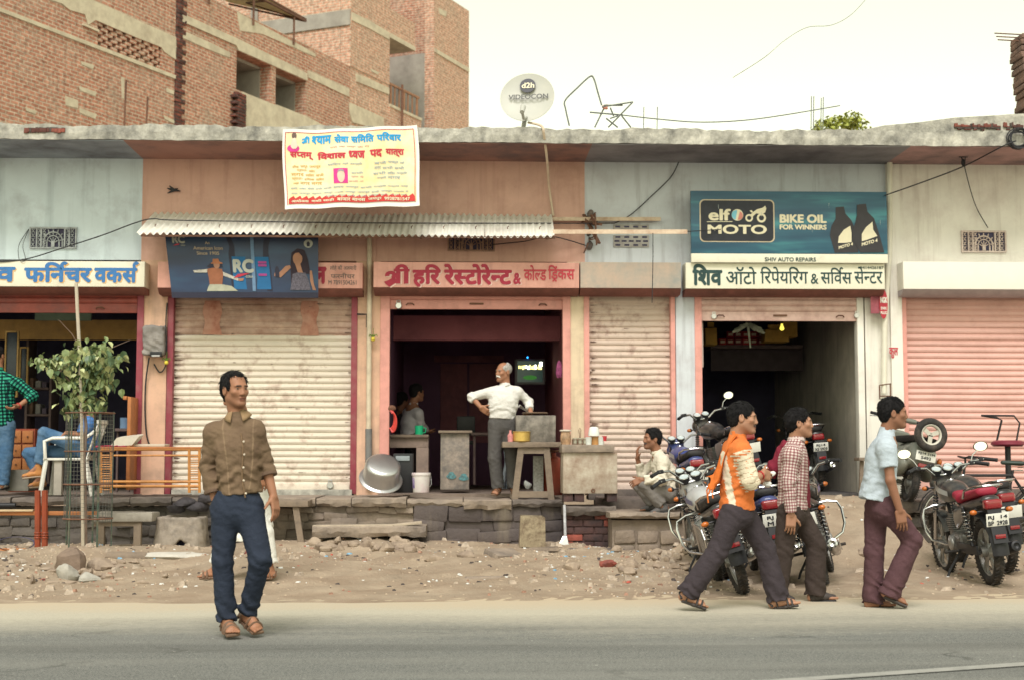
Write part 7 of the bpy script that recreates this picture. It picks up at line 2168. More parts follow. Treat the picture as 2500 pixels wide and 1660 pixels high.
p=P(1998,1200,19.3);motorcycle('dark motorcycle with red tail lamp inside the repair shop, plate 5929',(p.x,19.3,ZP),92,-5,BLK2,DGN,plate=('RJ14','XS 5929'),mirrors=(0,0),guard=False)
# scooter with a spare wheel
def scooter(loc,yaw,lean):
 t=thing('scooter','old grey scooter with a spare wheel on its back parked before the salmon pink shutter','scooter',loc)
 t.rotation_euler=(R(lean),0,R(yaw))
 grey=gloss('scooter_grey',(.15,.16,.14));cream=gloss('scooter_cream',(.5,.48,.42))
 def B(name,q,m,par=None,**k):return q.build(name,m,par or t,local=True,**k)
 def sdf(name,fn,lo,hi,m,h=.012):
  v=Vol(lo,hi,h);fn(v);return v.build(name,m,t,local=True)
 wheel(t,0,.22,.05,'alloy');wheel(t,1.2,.22,.05,'alloy')
 def bodyf(v):
  v.econe((.42,0,.50),(-.14,0,.56),(.14,.20),(.17,.17),(0,1,0),.05,pw=2.4)
  for s in(-1,1):v.ell((.06,s*.19,.43),(.30,.10,.16),None,.05)
  v.ell((0,0,.2),(.25,.09,.25),None,.03,'cut')
 sdf('body',bodyf,(-.45,-.36,.15),(.65,.36,.9),grey)
 sdf('leg_shield',lambda v:(v.econe((1.02,0,.35),(.93,0,.86),(.24,.03),(.20,.035),(0,1,0),.03,pw=3),v.rbox((.72,0,.24),(.32,.18,.025),None,.02,.06)),(.3,-.35,.15),(1.25,.35,1.0),grey)
 sdf('headset',lambda v:(v.ell((.93,0,1.02),(.10,.11,.07),None,.03),v.cone((.90,-.22,1.03),(.90,.22,1.03),.034,.034,.03)),(.7,-.32,.88),(1.1,.32,1.15),grey)
 sdf('front_mudguard',lambda v:(v.ell((1.2,0,.30),(.24,.085,.15),None,.02),v.rbox((1.2,0,.18),(.4,.2,.08),None,.01,.01,'cut')),(.9,-.15,.2),(1.5,.15,.5),cream)
 q=MB();q.box((-.22,-.15,.70),(.45,.15,.78),.03);B('seat',q,m_seat)
 for s in(-1,1):
  q=MB();q.tube([(.90,s*.21,1.03),(.87,s*.36,1.03)],.02,12);g=B('grip',q,m_black)
  q=MB();q.tube([(.94,s*.2,1.02),(.95,s*.34,1.0)],.008,6);B('lever',q,m_chrome)
  q=MB();q.sheet(lambda u,v:V(-.15+.4*u,s*(.285-.02*u),.36+.03*v+.06*u),6,1);B('side_trim',q,cream)
 q=MB();q.torus((-.36,0,.80),(-1,0,.1),.155,.045,32,10);sw=B('spare_wheel',q,m_rubber)
 q=MB();q.torus((-.36,0,.80),(-1,0,.1),.118,.02,32,8,1.6)
 for k in range(3):
  a=k*2.094+.5;q.bar((-.36,0,.80),(-.36,math.cos(a)*.11,.80+math.sin(a)*.11),.05,.012,up=(1,0,0))
 B('rim',q,M('rim_cream',(.48,.46,.40),rough=.5,var=.1),sw)
 q=MB();q.bar((-.2,0,.62),(-.36,0,.80),.05,.03);B('carrier',q,m_frame)
 q=MB();q.box((-.34,-.12,.49),(-.33,.12,.60),.003);pl=B('number_plate',q,m_plate)
 q=MB()
 for i,tx in enumerate(('RJ14 21M','5493')):
  vs,fs=word([tx],.03);a=np.array(vs);mn,mxx=a.min(0),a.max(0);w_=.1 if i==0 else .06
  q.add([V(-.343-l*.0002,w_-(x-mn[0])/(mxx[0]-mn[0])*2*w_,.590-i*.048-(1-(y-mn[1])/(mxx[1]-mn[1]))*.036)for x,y,l in vs],fs)
 B('plate_lettering',q,BLK,pl,smooth=0)
 q=MB();q.box((-.31,-.06,.40),(-.27,.06,.46),.012);B('tail_lamp',q,m_redl)
 for s in(-1,1):q=MB();q.ball((-.25,s*.2,.52),(.03,.03,.04),10,8);B('indicator',q,m_orl)
 q=MB();q.tube([(.35,.1,.2),(.33,.18,0)],.014,8);q.tube([(.35,-.1,.2),(.33,-.18,0)],.014,8);B('stand',q,m_frame)
p=P(2262,1200,16.75);scooter((p.x-.18,16.9,ZP-.06),92,12)
# bicycle at the right edge
def bicycle(rear,front_dx):
 t=thing('bicycle','black bicycle standing at the right edge behind the parked motorcycles','bicycle',rear)
 t.rotation_euler=(0,0,R(180));r_=.33
 def B(name,q,m,par=None):return q.build(name,m,par or t,local=True)
 for x in(0,1.08):
  q=MB();q.torus((x,0,r_),(0,1,0),r_-.018,.018,40,8);w=B('wheel',q,m_rubber)
  q=MB();q.torus((x,0,r_),(0,1,0),r_-.042,.010,40,6,1.3);q.cyl((x,-.05,r_),(x,.05,r_),.022,n=12)
  for i in range(32):
   a=2*math.pi*i/32;b_=a+(.6 if i%2 else-.6);y=.035*(1 if i%4<2 else-1)
   q.tube([(x+math.cos(b_)*.02,y,r_+math.sin(b_)*.02),(x+math.cos(a)*(r_-.045),0,r_+math.sin(a)*(r_-.045))],.0018,4,cap=False)
  B('rim',q,m_chrome,w)
  q=MB();q.sheet(lambda u,v:V(x+math.cos(R(10+165*u))*(r_+.025),(v-.5)*.055,r_+math.sin(R(10+165*u))*(r_+.025)),18,2);B('mudguard',q,m_frame)
 q=MB()
 for a,b_ in(((.42,0,.29),(.30,0,.86)),((.42,0,.29),(.90,0,.72)),((.32,0,.80),(.90,0,.80)),((.90,0,.68),(.87,0,.92))):q.tube([a,b_],.017,8)
 for s in(-1,1):
  q.tube([(.42,s*.02,.29),(0,s*.055,r_)],.010,6);q.tube([(.31,s*.02,.80),(0,s*.055,r_)],.009,6);q.tube([(.91,s*.03,.68),(.98,s*.05,.5),(1.08,s*.05,r_)],.012,6)
 B('frame',q,m_frame)
 q=MB();q.tube([(.86,0,.92),(.86,.0,1.0)],.013,8);q.tube([(.62,-.29,.99),(.78,-.29,1.01),(.88,-.18,1.02),(.87,0,1.0),(.88,.18,1.02),(.78,.29,1.01),(.62,.29,.99)],.011,8);B('handlebar',q,m_frame)
 v=Vol((.05,-.16,.84),(.5,.16,1.05),.01);v.econe((.20,0,.94),(.42,0,.95),(.10,.03),(.03,.025),(0,1,0),.02);v.build('saddle',M('saddle_leather',(.03,.045,.04),rough=.4),t,local=True)
 q=MB()
 for s in(-1,1):q.torus((.20,s*.05,.89),(0,0,1),.022,.005,10,5);q.tube([(.2,s*.05,.86),(.30,0,.86)],.006,5)
 B('saddle_spring',q,m_chrome)
 q=MB();q.torus((.42,-.06,.29),(0,1,0),.09,.006,24,5);q.tube([(.42,-.08,.29),(.50,-.08,.15),(.50,-.16,.15)],.010,6);q.tube([(.42,.05,.29),(.34,.05,.43),(.34,.14,.43)],.010,6);B('crank',q,m_chrome)
 q=MB()
 for s in(-1,1):q.bar((.28,s*.07,.66),(-.12,s*.07,.66),.012,.012);q.tube([(-.06,s*.07,.66),(0,s*.06,r_)],.006,5)
 for k in range(4):q.bar((.2-k*.1,-.07,.668),(.2-k*.1,.07,.668),.012,.008)
 B('carrier',q,m_frame)
p=P(2540,1322,16.6);bicycle((p.x,16.6,gnd(p.x,16.6)),-1)
Ys=17.5;c=P(2460,1084,Ys)
t=thing('padded_stool','red padded stool with a bent black back rail before the salmon pink shutter','stool',(c.x,Ys,ZP-.06))
q=MB();q.lathe([(.001,.05),(.15,.05),(.195,.03),(.20,.0),(.17,-.025),(.001,-.025)],c,(0,0,1),28);q.build('seat',M('red_vinyl',(.17,.02,.04),rough=.4,var=.15),t)
q=MB();q.tube([(c.x,Ys,c.z-.02),(c.x,Ys,ZP)],.035,10);q.tube([(c.x-.19,Ys,ZP-.04),(c.x+.19,Ys,ZP-.04)],.02);q.tube([(c.x,Ys-.19,ZP-.04),(c.x,Ys+.19,ZP-.04)],.02);q.build('post',m_frame,t)
q=MB();q.tube([c+V(-.10,.12,.0),c+V(-.02,.12,.30),c+V(-.08,.12,.33),c+V(-.28,.10,.36)],.014,8);q.tube([c+V(.07,-.1,.03),c+V(.12,-.1,.26),c+V(.05,-.1,.35),c+V(-.28,.10,.36)],.012,8);q.build('back_rail',m_frame,t)
# shop goods and street clutter
m_wood=M('grey_timber',(.26,.20,.15),var=.2,scale=4,dirt=(.08,.065,.055),damt=.38,dscale=4,streak=(.12,.09,.07),samt=.5,sscale=(1.5,14,14),bump=.3,bscale=40)
m_cane=M('varnished_cane',(.50,.22,.06),var=.18,scale=7,rough=.4,dirt=(.25,.1,.04),damt=.25,dscale=9,bump=.1)
m_redw=M('red_brown_timber',(.26,.055,.025),var=.18,scale=4,rough=.45,dirt=(.12,.035,.02),damt=.25,bump=.1)
m_orw=M('orange_timber',(.42,.16,.055),var=.15,scale=6,rough=.5,dirt=(.2,.08,.04),damt=.25,bump=.1)
def tt(name,label,cat,x,y,Y,group=None,z=None):
 p=P(x,y,Y);return thing(name,label,cat,(p.x,p.y,p.z if z is None else z),group)
def pbox(q,xa,xb,y0,y1,Y,dep,bev=.006,jit=0.):
 a,b=P(xa,(y0+y1)/2,Y),P(xb,(y0+y1)/2,Y);zt,zb=P((xa+xb)/2,y0,Y).z,P((xa+xb)/2,y1,Y).z
 return q.box((a.x,Y,zb),(b.x,Y+dep,zt),bev,jit=jit)
Yt=15.7;base=P(206,1362,Yt);gz=gnd(base.x,Yt)
t=thing('sapling','young leafy sapling tied to a tall stake inside a wire guard at the left','tree',(base.x,Yt,gz))
def sp(x,y,dy=0.):return P(x,y,Yt+dy)
q=MB();q.tube([sp(208,1372),sp(207,1250),sp(205,1120),sp(210,1040),sp(205,980),sp(212,900),sp(220,850)],[.026,.024,.021,.018,.014,.01,.006],8)
q.tube([sp(199,1372,-.03),sp(202,1260,-.03),sp(206,1100,-.03)],.014,6)
q.tube([sp(205,985),sp(170,930),sp(130,885),sp(90,872)],[.01,.008,.006,.003],6);q.tube([sp(212,900),sp(245,860),sp(275,848),sp(318,830)],[.008,.006,.004,.002],6);q.tube([sp(206,1000),sp(225,975),sp(245,985)],[.008,.005,.003],6);q.tube([sp(214,880),sp(175,815),sp(142,780)],[.006,.003,.002],5)
q.build('trunk',M('sapling_bark',(.20,.14,.11),var=.25,scale=12,bump=.3),t)
lq=[MB(),MB(),MB()]
clumps=[((225,858),(.26,.22,.10),60),((200,885),(.24,.24,.12),60),((245,885),(.22,.22,.14),60),((150,880),(.20,.14,.08),34),((115,880),(.14,.1,.06),24),((215,925),(.24,.2,.12),50),((165,925),(.13,.14,.10),20),((250,920),(.12,.14,.12),26),((200,965),(.20,.18,.10),56),((225,985),(.16,.16,.09),36),((185,990),(.16,.14,.08),30),((172,1005),(.1,.1,.06),12)]
rr=random.Random(3)
for(cx,cy),(ra,rb,rc),n in clumps:
 c=sp(cx,cy)
 for k in range(int(n*(2.1 if cy<930 else 1.2))):
  d=V(rr.gauss(0,.5),rr.gauss(0,.5),rr.gauss(0,.5))
  p=c+V(d.x*ra,d.y*rb,d.z*rc)
  s=rr.uniform(.045,.115)*(.8 if cx<130 else 1)
  a=rr.uniform(0,6.28);el=rr.uniform(-1.45,-.3)
  f_=V(math.cos(a)*math.cos(el),math.sin(a)*math.cos(el),math.sin(el));_,u,w=ortho(f_)
  tl=rr.uniform(-.9,.9);u2=u*math.cos(tl)+w*math.sin(tl);n2=u2.cross(f_)
  cur=n2*s*.12
  b=lq[0 if rr.random()<.45 else(1 if rr.random()<.45 else 2)]
  pts=[p,p+f_*s*.2+u2*s*.32+cur,p+f_*s*.55+u2*s*.36+cur,p+f_*s*1.05-cur,p+f_*s*.55-u2*s*.36+cur,p+f_*s*.2-u2*s*.32+cur,p+f_*s*.5]
  b.add(pts,[(0,1,2,6),(6,2,3),(6,3,4),(0,6,4,5)])
def leafm(n,c):return M(n,c,rough=.45,var=.3,scale=9,bump=.1,spec=.4)
cr=lq[0].mat(leafm('leaf_green',(.19,.24,.10)));o_=len(lq[0].v)
lq[0].mat(leafm('leaf_dark',(.07,.115,.055))).add(lq[1].v,lq[1].f);lq[0].mat(leafm('leaf_pale',(.42,.45,.22))).add(lq[2].v,lq[2].f)
lq[0].build('crown',None,t,smooth=0)
q=MB();q.tube([sp(186,692,-.06),sp(189,760,-.06),sp(194,850,-.05),sp(199,1000,-.04),sp(203,1368,-.04)],.019,8)
tag(q.build('stake',M('pale_stake',(.46,.40,.32),var=.15,scale=9)),'tall pale wooden stake holding up the sapling','stake')
t=thing('tree_guard','round wire mesh guard with green posts around the sapling','tree guard',(sp(212,1360).x,Yt,gz))
c=sp(212,1360);ztop,zbot=sp(212,1008).z,gz-.05;rg=.25
for k in range(5):
 a=R(20+72*k);MB().bar(V(c.x+rg*math.cos(a),Yt+rg*math.sin(a),zbot),V(c.x+rg*math.cos(a),Yt+rg*math.sin(a),ztop+.02),.018,.010,up=(math.cos(a),math.sin(a),0)).build('post',M('guard_green',(.06,.095,.075),rough=.6,var=.2,dirt=(.2,.12,.07),damt=.25,dscale=9),t)
for z in(ztop,zbot+(ztop-zbot)*.48,zbot+(ztop-zbot)*.72,zbot+.34):MB().torus((c.x,Yt,z),(0,0,1),rg+.008,.008,36,5).build('hoop',m_rust,t)
q=MB()
for k in range(38):a=2*math.pi*k/38;q.tube([(c.x+rg*math.cos(a),Yt+rg*math.sin(a),zbot+.3),(c.x+rg*math.cos(a),Yt+rg*math.sin(a),ztop)],.0015,4,cap=False)
z=zbot+.3
while z<ztop:q.torus((c.x,Yt,z),(0,0,1),rg,.0015,30,4);z+=.042
q.build('wire_mesh',M('guard_wire',(.12,.12,.11),rough=.6,var=.2),t)
Yc=17.55;t=tt('plastic_chair','white plastic armchair under the man in the blue shirt','chair',190,1200,Yc,z=ZP)
m_wp=M('white_plastic',(.66,.65,.60),rough=.4,var=.06,dirt=(.4,.36,.3),damt=.15,dscale=5,bump=0)
zs=P(160,1117,Yc).z;xa,xb=P(118,1117,Yc).x,P(226,1117,Yc).x
q=MB();q.box((xa,Yc-.23,zs-.03),(xb,Yc+.23,zs),.012);q.build('seat',m_wp,t)
for sx_,sy in((xa+.03,-1),(xa+.03,1),(xb-.03,-1),(xb-.03,1)):
 dx=-.05 if sx_<(xa+xb)/2 else .10
 MB().bar((sx_,Yc+sy*.2,zs-.02),(sx_+dx,Yc+sy*.24,ZP),.06,.035,bev=.008).build('leg',m_wp,t)
q=MB()
for k in range(5):y=Yc-.18+k*.09;q.bar((xb-.02,y,zs),(xb+.11,y,zs+.42),.055,.015,up=(1,0,0),bev=.004)
q.bar((xb+.11,Yc-.23,zs+.43),(xb+.11,Yc+.23,zs+.43),.03,.05,bev=.01);q.build('backrest',m_wp,t)
for sy in(-1,1):MB().tube([(xa+.03,Yc+sy*.23,zs-.01),(xa+.02,Yc+sy*.25,zs+.2),(xa+.12,Yc+sy*.26,zs+.235),(xb-.02,Yc+sy*.26,zs+.24),(xb+.08,Yc+sy*.24,zs+.32)],.024,8,flat=.7).build('armrest',m_wp,t)
t=tt('stone_post','short grey stone post standing beside the white plastic chair','post',142,1207,17.35);pbox(MB(),131,150,1124,1208,17.35,.09).build('shaft',M('stone_post_grey',(.34,.31,.27),var=.15),t)
t=tt('concrete_block','grey concrete block at the feet of the man in the checked green shirt','block',42,1196,17.5);pbox(MB(),14,70,1146,1198,17.9,.3,.012).build('block',M('block_grey',(.22,.21,.18),var=.15,dirt=(.1,.09,.08),damt=.3),t)
t=tt('chest_of_drawers','small orange-brown chest of drawers inside the furniture shop','chest',52,1148,18.6)
pbox(MB(),22,84,1046,1200,18.6,.4).build('carcass',m_redw,t)
for r_ in range(3):
 for c_ in range(2):
  d_=pbox(MB(),25+c_*29,51+c_*29,1050+r_*34,1080+r_*34,18.57,.03);d_.build('drawer',m_orw,t)
  p=P(38+c_*29,1065+r_*34,18.56);MB().ball(tuple(p),.012,8,6).build('knob',m_rust,t)
for xa,xb,y0,y1,Y,lab in((14,40,812,965,19.6,'narrow gilt mirror frame leaning on the left wall of the furniture shop'),(50,64,850,950,20.2,'thin dark picture frame hanging deeper inside the furniture shop')):
 t=tt('picture_frame',lab,'frame',(xa+xb)/2,y1,Y)
 q=MB();pbox(q,xa,xb,y0,y1,Y,.02);q.build('glass',M('dark_glass',(.04,.05,.07),rough=.2),t)
 q=MB();pbox(q,xa-4,xa,y0-4,y1+4,Y-.02,.05);pbox(q,xb,xb+4,y0-4,y1+4,Y-.02,.05);pbox(q,xa,xb,y0-4,y0,Y-.02,.05);pbox(q,xa,xb,y1,y1+4,Y-.02,.05);q.build('border',M('gilt',(.42,.27,.10),var=.2),t)
t=tt('shelf_unit','tall dim shelf unit against the back of the furniture shop','shelf',95,1190,20.5,z=ZP)
m_dw=M('dim_timber',(.12,.085,.08),var=.25)
pbox(MB(),60,66,800,1180,20.6,.4).build('side_panel',m_dw,t);pbox(MB(),118,124,870,1180,20.6,.4).build('side_panel',m_dw,t)
for y in(880,945,1010,1075):pbox(MB(),66,118,y,y+5,20.6,.4).build('shelf_board',m_dw,t)
rr=random.Random(9)
for k in range(9):
 x=70+(k%3)*16;y=945+(k//3)*65;h_=rr.uniform(14,34)
 t=tt('stored_box','dim box or bundle stored on the tall shelf unit in the furniture shop','box',x+6,y,20.65,'stock on the furniture shop shelves')
 pbox(MB(),x,x+rr.uniform(9,14),y-h_,y,20.7,.25,.01).build('carton',M('carton_%d'%(k%3),((.16,.10,.07),(.2,.19,.18),(.09,.07,.10))[k%3],var=.2),t)
t=tt('door_panel','brown timber door leaf leaning at the right side of the furniture shop','door leaf',316,1075,17.95);q=MB();pbox(q,309,318,968,1195,17.95,.5,.008);pbox(q,300,309,966,975,17.95,.3);q.build('leaf',m_orw,t)
t=tt('blue_tin','small blue tin on a ledge inside the furniture shop','tin',304,1045,19.0);q=MB();p=P(304,1045,19.0);q.cyl(p,p+V(0,0,.14),.06,n=16);q.build('can',M('tin_blue',(.14,.22,.34)),t)
t=tt('side_table','dark low table standing inside the furniture shop behind the chair','table',296,1200,18.9,z=ZP);q=MB();pbox(q,280,320,1045,1052,18.8,.5);pbox(q,283,288,1052,1200,18.85,.05);pbox(q,312,317,1052,1200,18.85,.05);q.build('frame',m_dw,t)
Yb=17.12;t=tt('cane_bench','varnished cane bench frame with slatted ends standing on the platform','bench',366,1200,Yb,z=ZP)
def prod(name,pts,r,m=m_cane,par=None):return MB().tube([P(x,y,Y)for x,y,Y in pts],r,8).build(name,m,par or t)
for Y in(Yb,Yb+.46):
 for y in(1096,1111,1175,1186):prod('rail',[(244,y,Y),(486,y,Y)],.017 if y!=1111 else .011)
 for x in(246,272,462,487):prod('upright',[(x,1092,Y),(x,1202,Y)],.017)
for xa,xb in((246,272),(462,487)):
 q=MB()
 for k in range(15):q.tube([P(xa,1116+k*5.6,Yb),P(xb,1116+k*5.6,Yb)],.007,6)
 q.build('slats',m_cane,t)
pbox(MB(),242,490,1090,1095,Yb-.02,.52).build('top',m_orw,t)
q=MB();a=P(268,1089,Yb)
q.prism([a,P(285,1068,Yb),P(335,1062,Yb),P(340,1064,Yb),P(322,1086,Yb)],(0,.25,.02));tag(q.build('folded_board',M('card_pale',(.55,.5,.42),var=.08)),'pale folded board lying on the cane bench','board')
q=MB();pbox(q,325,402,1083,1090,Yb+.05,.3,.008,.006);tag(q.build('paper_stack',M('card_pale',(.55,.5,.42))),'flat stack of pale papers on the right half of the cane bench','papers')
q=MB()
for k in range(8):rock_mesh(q,tuple(P(238+k*9,1090-random.uniform(0,3),Yb+.02)),(.04,.04,.014),k)
tag(q.build('red_rag',M('rag_red',(.30,.03,.06),var=.3,bump=.4,bscale=60)),'red rag lying along the cane bench under the folded board','rag')
Yb=16.05;t=tt('bed_frame','dismantled red-brown timber bed frame leaning before the platform at the left','bed frame',95,1370,Yb)
for x in(92,109):prod('bed_post',[(x,1196,Yb-.03),(x,1225,Yb-.03),(x,1368,Yb-.03)],.034,m_redw)
q=MB()
for x in(92,109):
 for y in(1300,1306,1312):q.torus(P(x,y,Yb-.03),(0,0,1),.034,.008,16,6)
q.build('turned_rings',m_redw,t)
pbox(MB(),-60,236,1247,1257,Yb,.04).build('side_rail',m_orw,t)
pbox(MB(),-60,100,1338,1347,Yb-.06,.05).build('side_rail',m_orw,t);pbox(MB(),-60,103,1347,1372,Yb-.06,.05).build('bed_board',m_redw,t)
pbox(MB(),103,182,1336,1346,Yb-.02,.05).build('side_rail',m_orw,t)
pbox(MB(),103,160,1347,1366,Yb+.03,.04).build('bed_board',m_redw,t)
q=MB();c=P(38,1326,Yb-.02);q.lathe([(.2,0),(.215,.012),(.2,.02)],c,(0,-1,.2),36);q.v=[(c.x+(v[0]-c.x)*1.0,v[1],c.z+(v[2]-c.z)*.35)for v in q.v];q.build('oval_trim',m_dark,t)
pbox(MB(),-40,80,1243,1248,Yb-.03,.07).build('loose_slat',M('pine_pale',(.5,.38,.24),var=.1),t)
q=MB();q.cyl(P(-20,1233,16.6),P(38,1233,16.6),.03,n=12);tag(q.build('black_roller',m_black),'black roller lying on the ledge at the far left','roller')
Yb=16.25;t=tt('stone_bench','worn grey stone bench on legs in front of the platform','bench',298,1345,Yb)
pbox(MB(),226,372,1250,1274,Yb,.42,.02,.012).build('top',M('bench_stone',(.33,.30,.26),var=.15,dirt=(.15,.13,.11),damt=.3,dscale=4,bump=.4),t)
for x in(236,326):pbox(MB(),x,x+18,1274,1350,Yb+.04,.07,.006,.004).build('leg',m_wood,t)
pbox(MB(),228,345,1272,1284,Yb+.04,.03).build('apron',m_wood,t)
Yb=16.4;t=tt('concrete_hearth','squat concrete hearth block with a pointed black fire hole','hearth',440,1345,Yb)
v=Vol(P(380,1350,Yb)-V(.15,.1,.1),P(505,1250,Yb)+V(.15,.7,.12),.014)
a,b_=P(388,1352,Yb+.28),P(500,1260,Yb+.28)
v.econe(((a.x+b_.x)/2,Yb+.28,a.z-.05),((a.x+b_.x)/2,Yb+.28,b_.z),(.30,.28),(.27,.25),(1,0,0),.02,flat=(True,True),pw=4)
hc_=P(438,1338,Yb);v.rbox((hc_.x,Yb+.05,hc_.z),(.085,.2,.055),None,.01,.01,'cut');v.rbox((hc_.x,Yb+.05,hc_.z+.045),(.045,.2,.045),np.array(((.707,0,.707),(0,1,0),(-.707,0,.707))),.005,.01,'cut')
v.ell(((a.x+b_.x)/2,Yb+.28,b_.z+.02),(.18,.17,.07),None,.02,'cut');v.warp(lambda X,Y,Z:.012*wr((X,Y,Z),4,14)+.006*wr((X,Y,Z),5,45))
v.build('block',M('hearth_concrete',(.34,.29,.24),var=.2,scale=4,dirt=(.07,.06,.055),damt=.4,dscale=2.4,streak=(.46,.40,.33),samt=.5,bump=.4),t)
q=MB();q.box((hc_.x-.1,Yb+.2,hc_.z-.08),(hc_.x+.1,Yb+.22,hc_.z+.1));q.build('fire_hole_back',m_dark,t)  # flat dark panel set inside the carved fire hole
for k,(x,y,s)in enumerate(((455,1225,.14),(486,1238,.12),(430,1240,.10),(502,1215,.11))):
 q=MB();rock_mesh(q,tuple(P(x,y,16.75)),(s*1.3,s,s*.6),60+k);tag(q.build('dark_sack',M('dark_sacking',(.045,.04,.045),var=.4,scale=20,bump=.5,bscale=60),smooth=60),('crumpled dark sack lying on the ledge above the concrete hearth'),'sack','dark sacks heaped above the hearth')
Yb=16.55;t=tt('timber_table','rough timber table frame standing at the platform edge behind the man in brown','table',690,1345,Yb)
pbox(MB(),600,752,1222,1236,Yb,.5,.006,.004).build('top',m_wood,t)
for a,b_ in(((722,1236),(738,1342)),((616,1236),(604,1350)),((640,1236),(635,1345))):MB().bar(P(*a,Yb+.06),P(*b_,Yb+.06),.07,.05,up=(0,1,0)).build('leg',m_wood,t)
pbox(MB(),545,757,1343,1355,Yb-.06,.16,.006,.004).build('ground_beam',m_wood,t)
pbox(MB(),640,745,1318,1326,Yb+.12,.03,.004).build('stretcher',m_wood,t)
for k,(xa,xb,y,dz)in enumerate(((764,960,1282,0.),(955,1030,1279,.05))):
 q=MB();q.bar(P(xa,y+(2 if k==0 else 3),16.62+dz),P(xb,y-(0 if k==0 else 5),16.62+dz),.14,.03,bev=.004);tag(q.build('plank',M('plank_pale',(.42,.35,.27),var=.15,streak=(.25,.2,.15),samt=.4,sscale=(1,12,12))),('long pale plank lying on the stone step','short pale plank lying at the right end of the stone step')[k],'plank')
Yb=17.30;t=tt('cooking_pot','big dented aluminium cooking pot tipped upside down by the restaurant door','pot',928,1200,Yb)
ax=(V(.16,-.62,.77)).normalized();c=P(936,1131,Yb)
q=MB();q.lathe([(.001,0),(.17,.003),(.198,-.008),(.213,-.03),(.218,-.10),(.220,-.20),(.226,-.225),(.262,-.235),(.266,-.243),(.258,-.247),(.222,-.238),(.212,-.20),(.208,-.03),(.001,-.012)],c,ax,44)
q.build('vessel',m_alu,t)
t=tt('black_box','black box with a grey panel behind the upturned cooking pot','box',985,1200,17.55,z=ZP);pbox(MB(),960,1008,1106,1202,17.6,.35,.012).build('case',m_black,t);pbox(MB(),966,1000,1112,1124,17.585,.02).build('panel',M('panel_grey',(.25,.28,.3)),t)
t=tt('white_bucket','white plastic paint bucket with a purple printed label by the restaurant door','bucket',1028,1202,17.42)
p=P(1028,1201,17.42);q=MB();q.lathe([(.001,0),(.092,0),(.096,.01),(.108,.20),(.116,.205),(.116,.232),(.110,.236),(.001,.238)],p,(0,0,1),28);q.build('pail',M('bucket_white',(.62,.58,.56),rough=.4,var=.05,dirt=(.5,.3,.38),damt=.25,dscale=8),t)
q=MB();q.lathe([(.1005,.05),(.108,.175)],p,(0,0,1),24,-2.3,-1.1)
q.build('label',M('label_purple',(.12,.05,.32),var=.6,scale=30,dirt=(.6,.55,.55),damt=.4,dscale=16,bump=0),t)
q=MB();q.tube([p+V(.115,0,.20),p+V(.125,-.05,.10),p+V(.11,-.08,.07)],.005);q.build('handle',m_chrome,t)
t=tt('serving_counter','worn plastered counter at the left inside the restaurant','counter',1000,1200,19.1,z=ZP)
m_ctr=M('worn_counter',(.32,.24,.20),var=.15,scale=4,dirt=(.13,.1,.09),damt=.35,dscale=3,bump=.2)
pbox(MB(),940,1046,1060,1067,19.0,.6).build('top',m_wood,t);pbox(MB(),940,1046,1067,1092,19.05,.5).build('apron',m_ctr,t);pbox(MB(),1016,1046,1092,1204,19.05,.5).build('leg',m_ctr,t)
t=tt('green_cup','green plastic mug on the restaurant counter','mug',1023,1060,19.05);p=P(1023,1060,19.08);q=MB();q.lathe([(.001,0),(.052,0),(.058,.118),(.054,.118),(.048,.01),(.001,.01)],p,(0,0,1),20);q.tube([p+V(.056,0,.09),p+V(.09,0,.08),p+V(.085,0,.03),p+V(.053,0,.02)],.007);q.build('mug',M('mug_green',(.02,.42,.20),rough=.3,var=.05,bump=0),t)
t=tt('red_hose','loop of red hose hanging at the left door jamb of the restaurant','hose',955,1040,18.2);q=MB();c=P(953,1022,18.15)
for k in range(4):q.tube([c+V(.05*math.sin(a)+.01*k,-.02*k,.12*math.cos(a)-.015*k)for a in np.linspace(-.3,3.4,14)],.011,6)
q.build('coil',M('hose_red',(.52,.05,.04),rough=.4,bump=0),t);q=MB();rock_mesh(q,tuple(c+V(.02,0,.13)),(.05,.05,.05),4);q.build('hook',m_rust,t)
t=tt('stone_counter','mottled upright counter slab in the middle of the restaurant','counter',1108,1192,18.7,z=ZP)
pbox(MB(),1075,1145,1056,1194,18.6,.45,.01,.004).build('slab',M('mottled_slab',(.30,.25,.21),var=.3,scale=16,dirt=(.1,.1,.1),damt=.42,dscale=6,bump=.2),t);pbox(MB(),1070,1153,1050,1056,18.55,.55).build('top',m_wood,t)
for k,(x,y)in enumerate(((1102,1160),(1132,1164))):
 q=MB();q.poly([P(x+11*math.cos(a)*(1+.3*math.sin(3*a)),y+9*math.sin(a),18.592)for a in np.linspace(0,6.28,14)[:-1]]);q.build('paint_stain',M('stain_teal',(.10,.26,.28),var=.6,scale=30,dirt=(.08,.08,.08),damt=.4,dscale=20,bump=0),t,smooth=0)
t=tt('dark_chair','dark chair standing in the shadow at the back of the restaurant','chair',1125,1190,20.6,z=ZP)
pbox(MB(),1115,1160,1015,1062,20.8,.05,.02).build('backrest',m_black,t);pbox(MB(),1112,1162,1075,1084,20.4,.45).build('seat',m_black,t)
for x in(1115,1156):pbox(MB(),x,x+5,1084,1180,20.45,.05).build('leg',m_black,t)
t=tt('dining_table','dark narrow table standing against the back of the restaurant','table',1190,1190,20.2,z=ZP)
pbox(MB(),1150,1215,1055,1062,20.0,.7).build('top',m_dw,t)
for x in(1155,1205):pbox(MB(),x,x+6,1062,1182,20.05,.06).build('leg',m_dw,t)
Yv=21.6;t=tt('television','wall television with a mostly dark picture and bright yellow letters in the restaurant','television',1293,940,Yv)
pbox(MB(),1257,1331,876,938,Yv,.10,.012).build('casing',M('tv_grey',(.16,.15,.17),rough=.4),t)
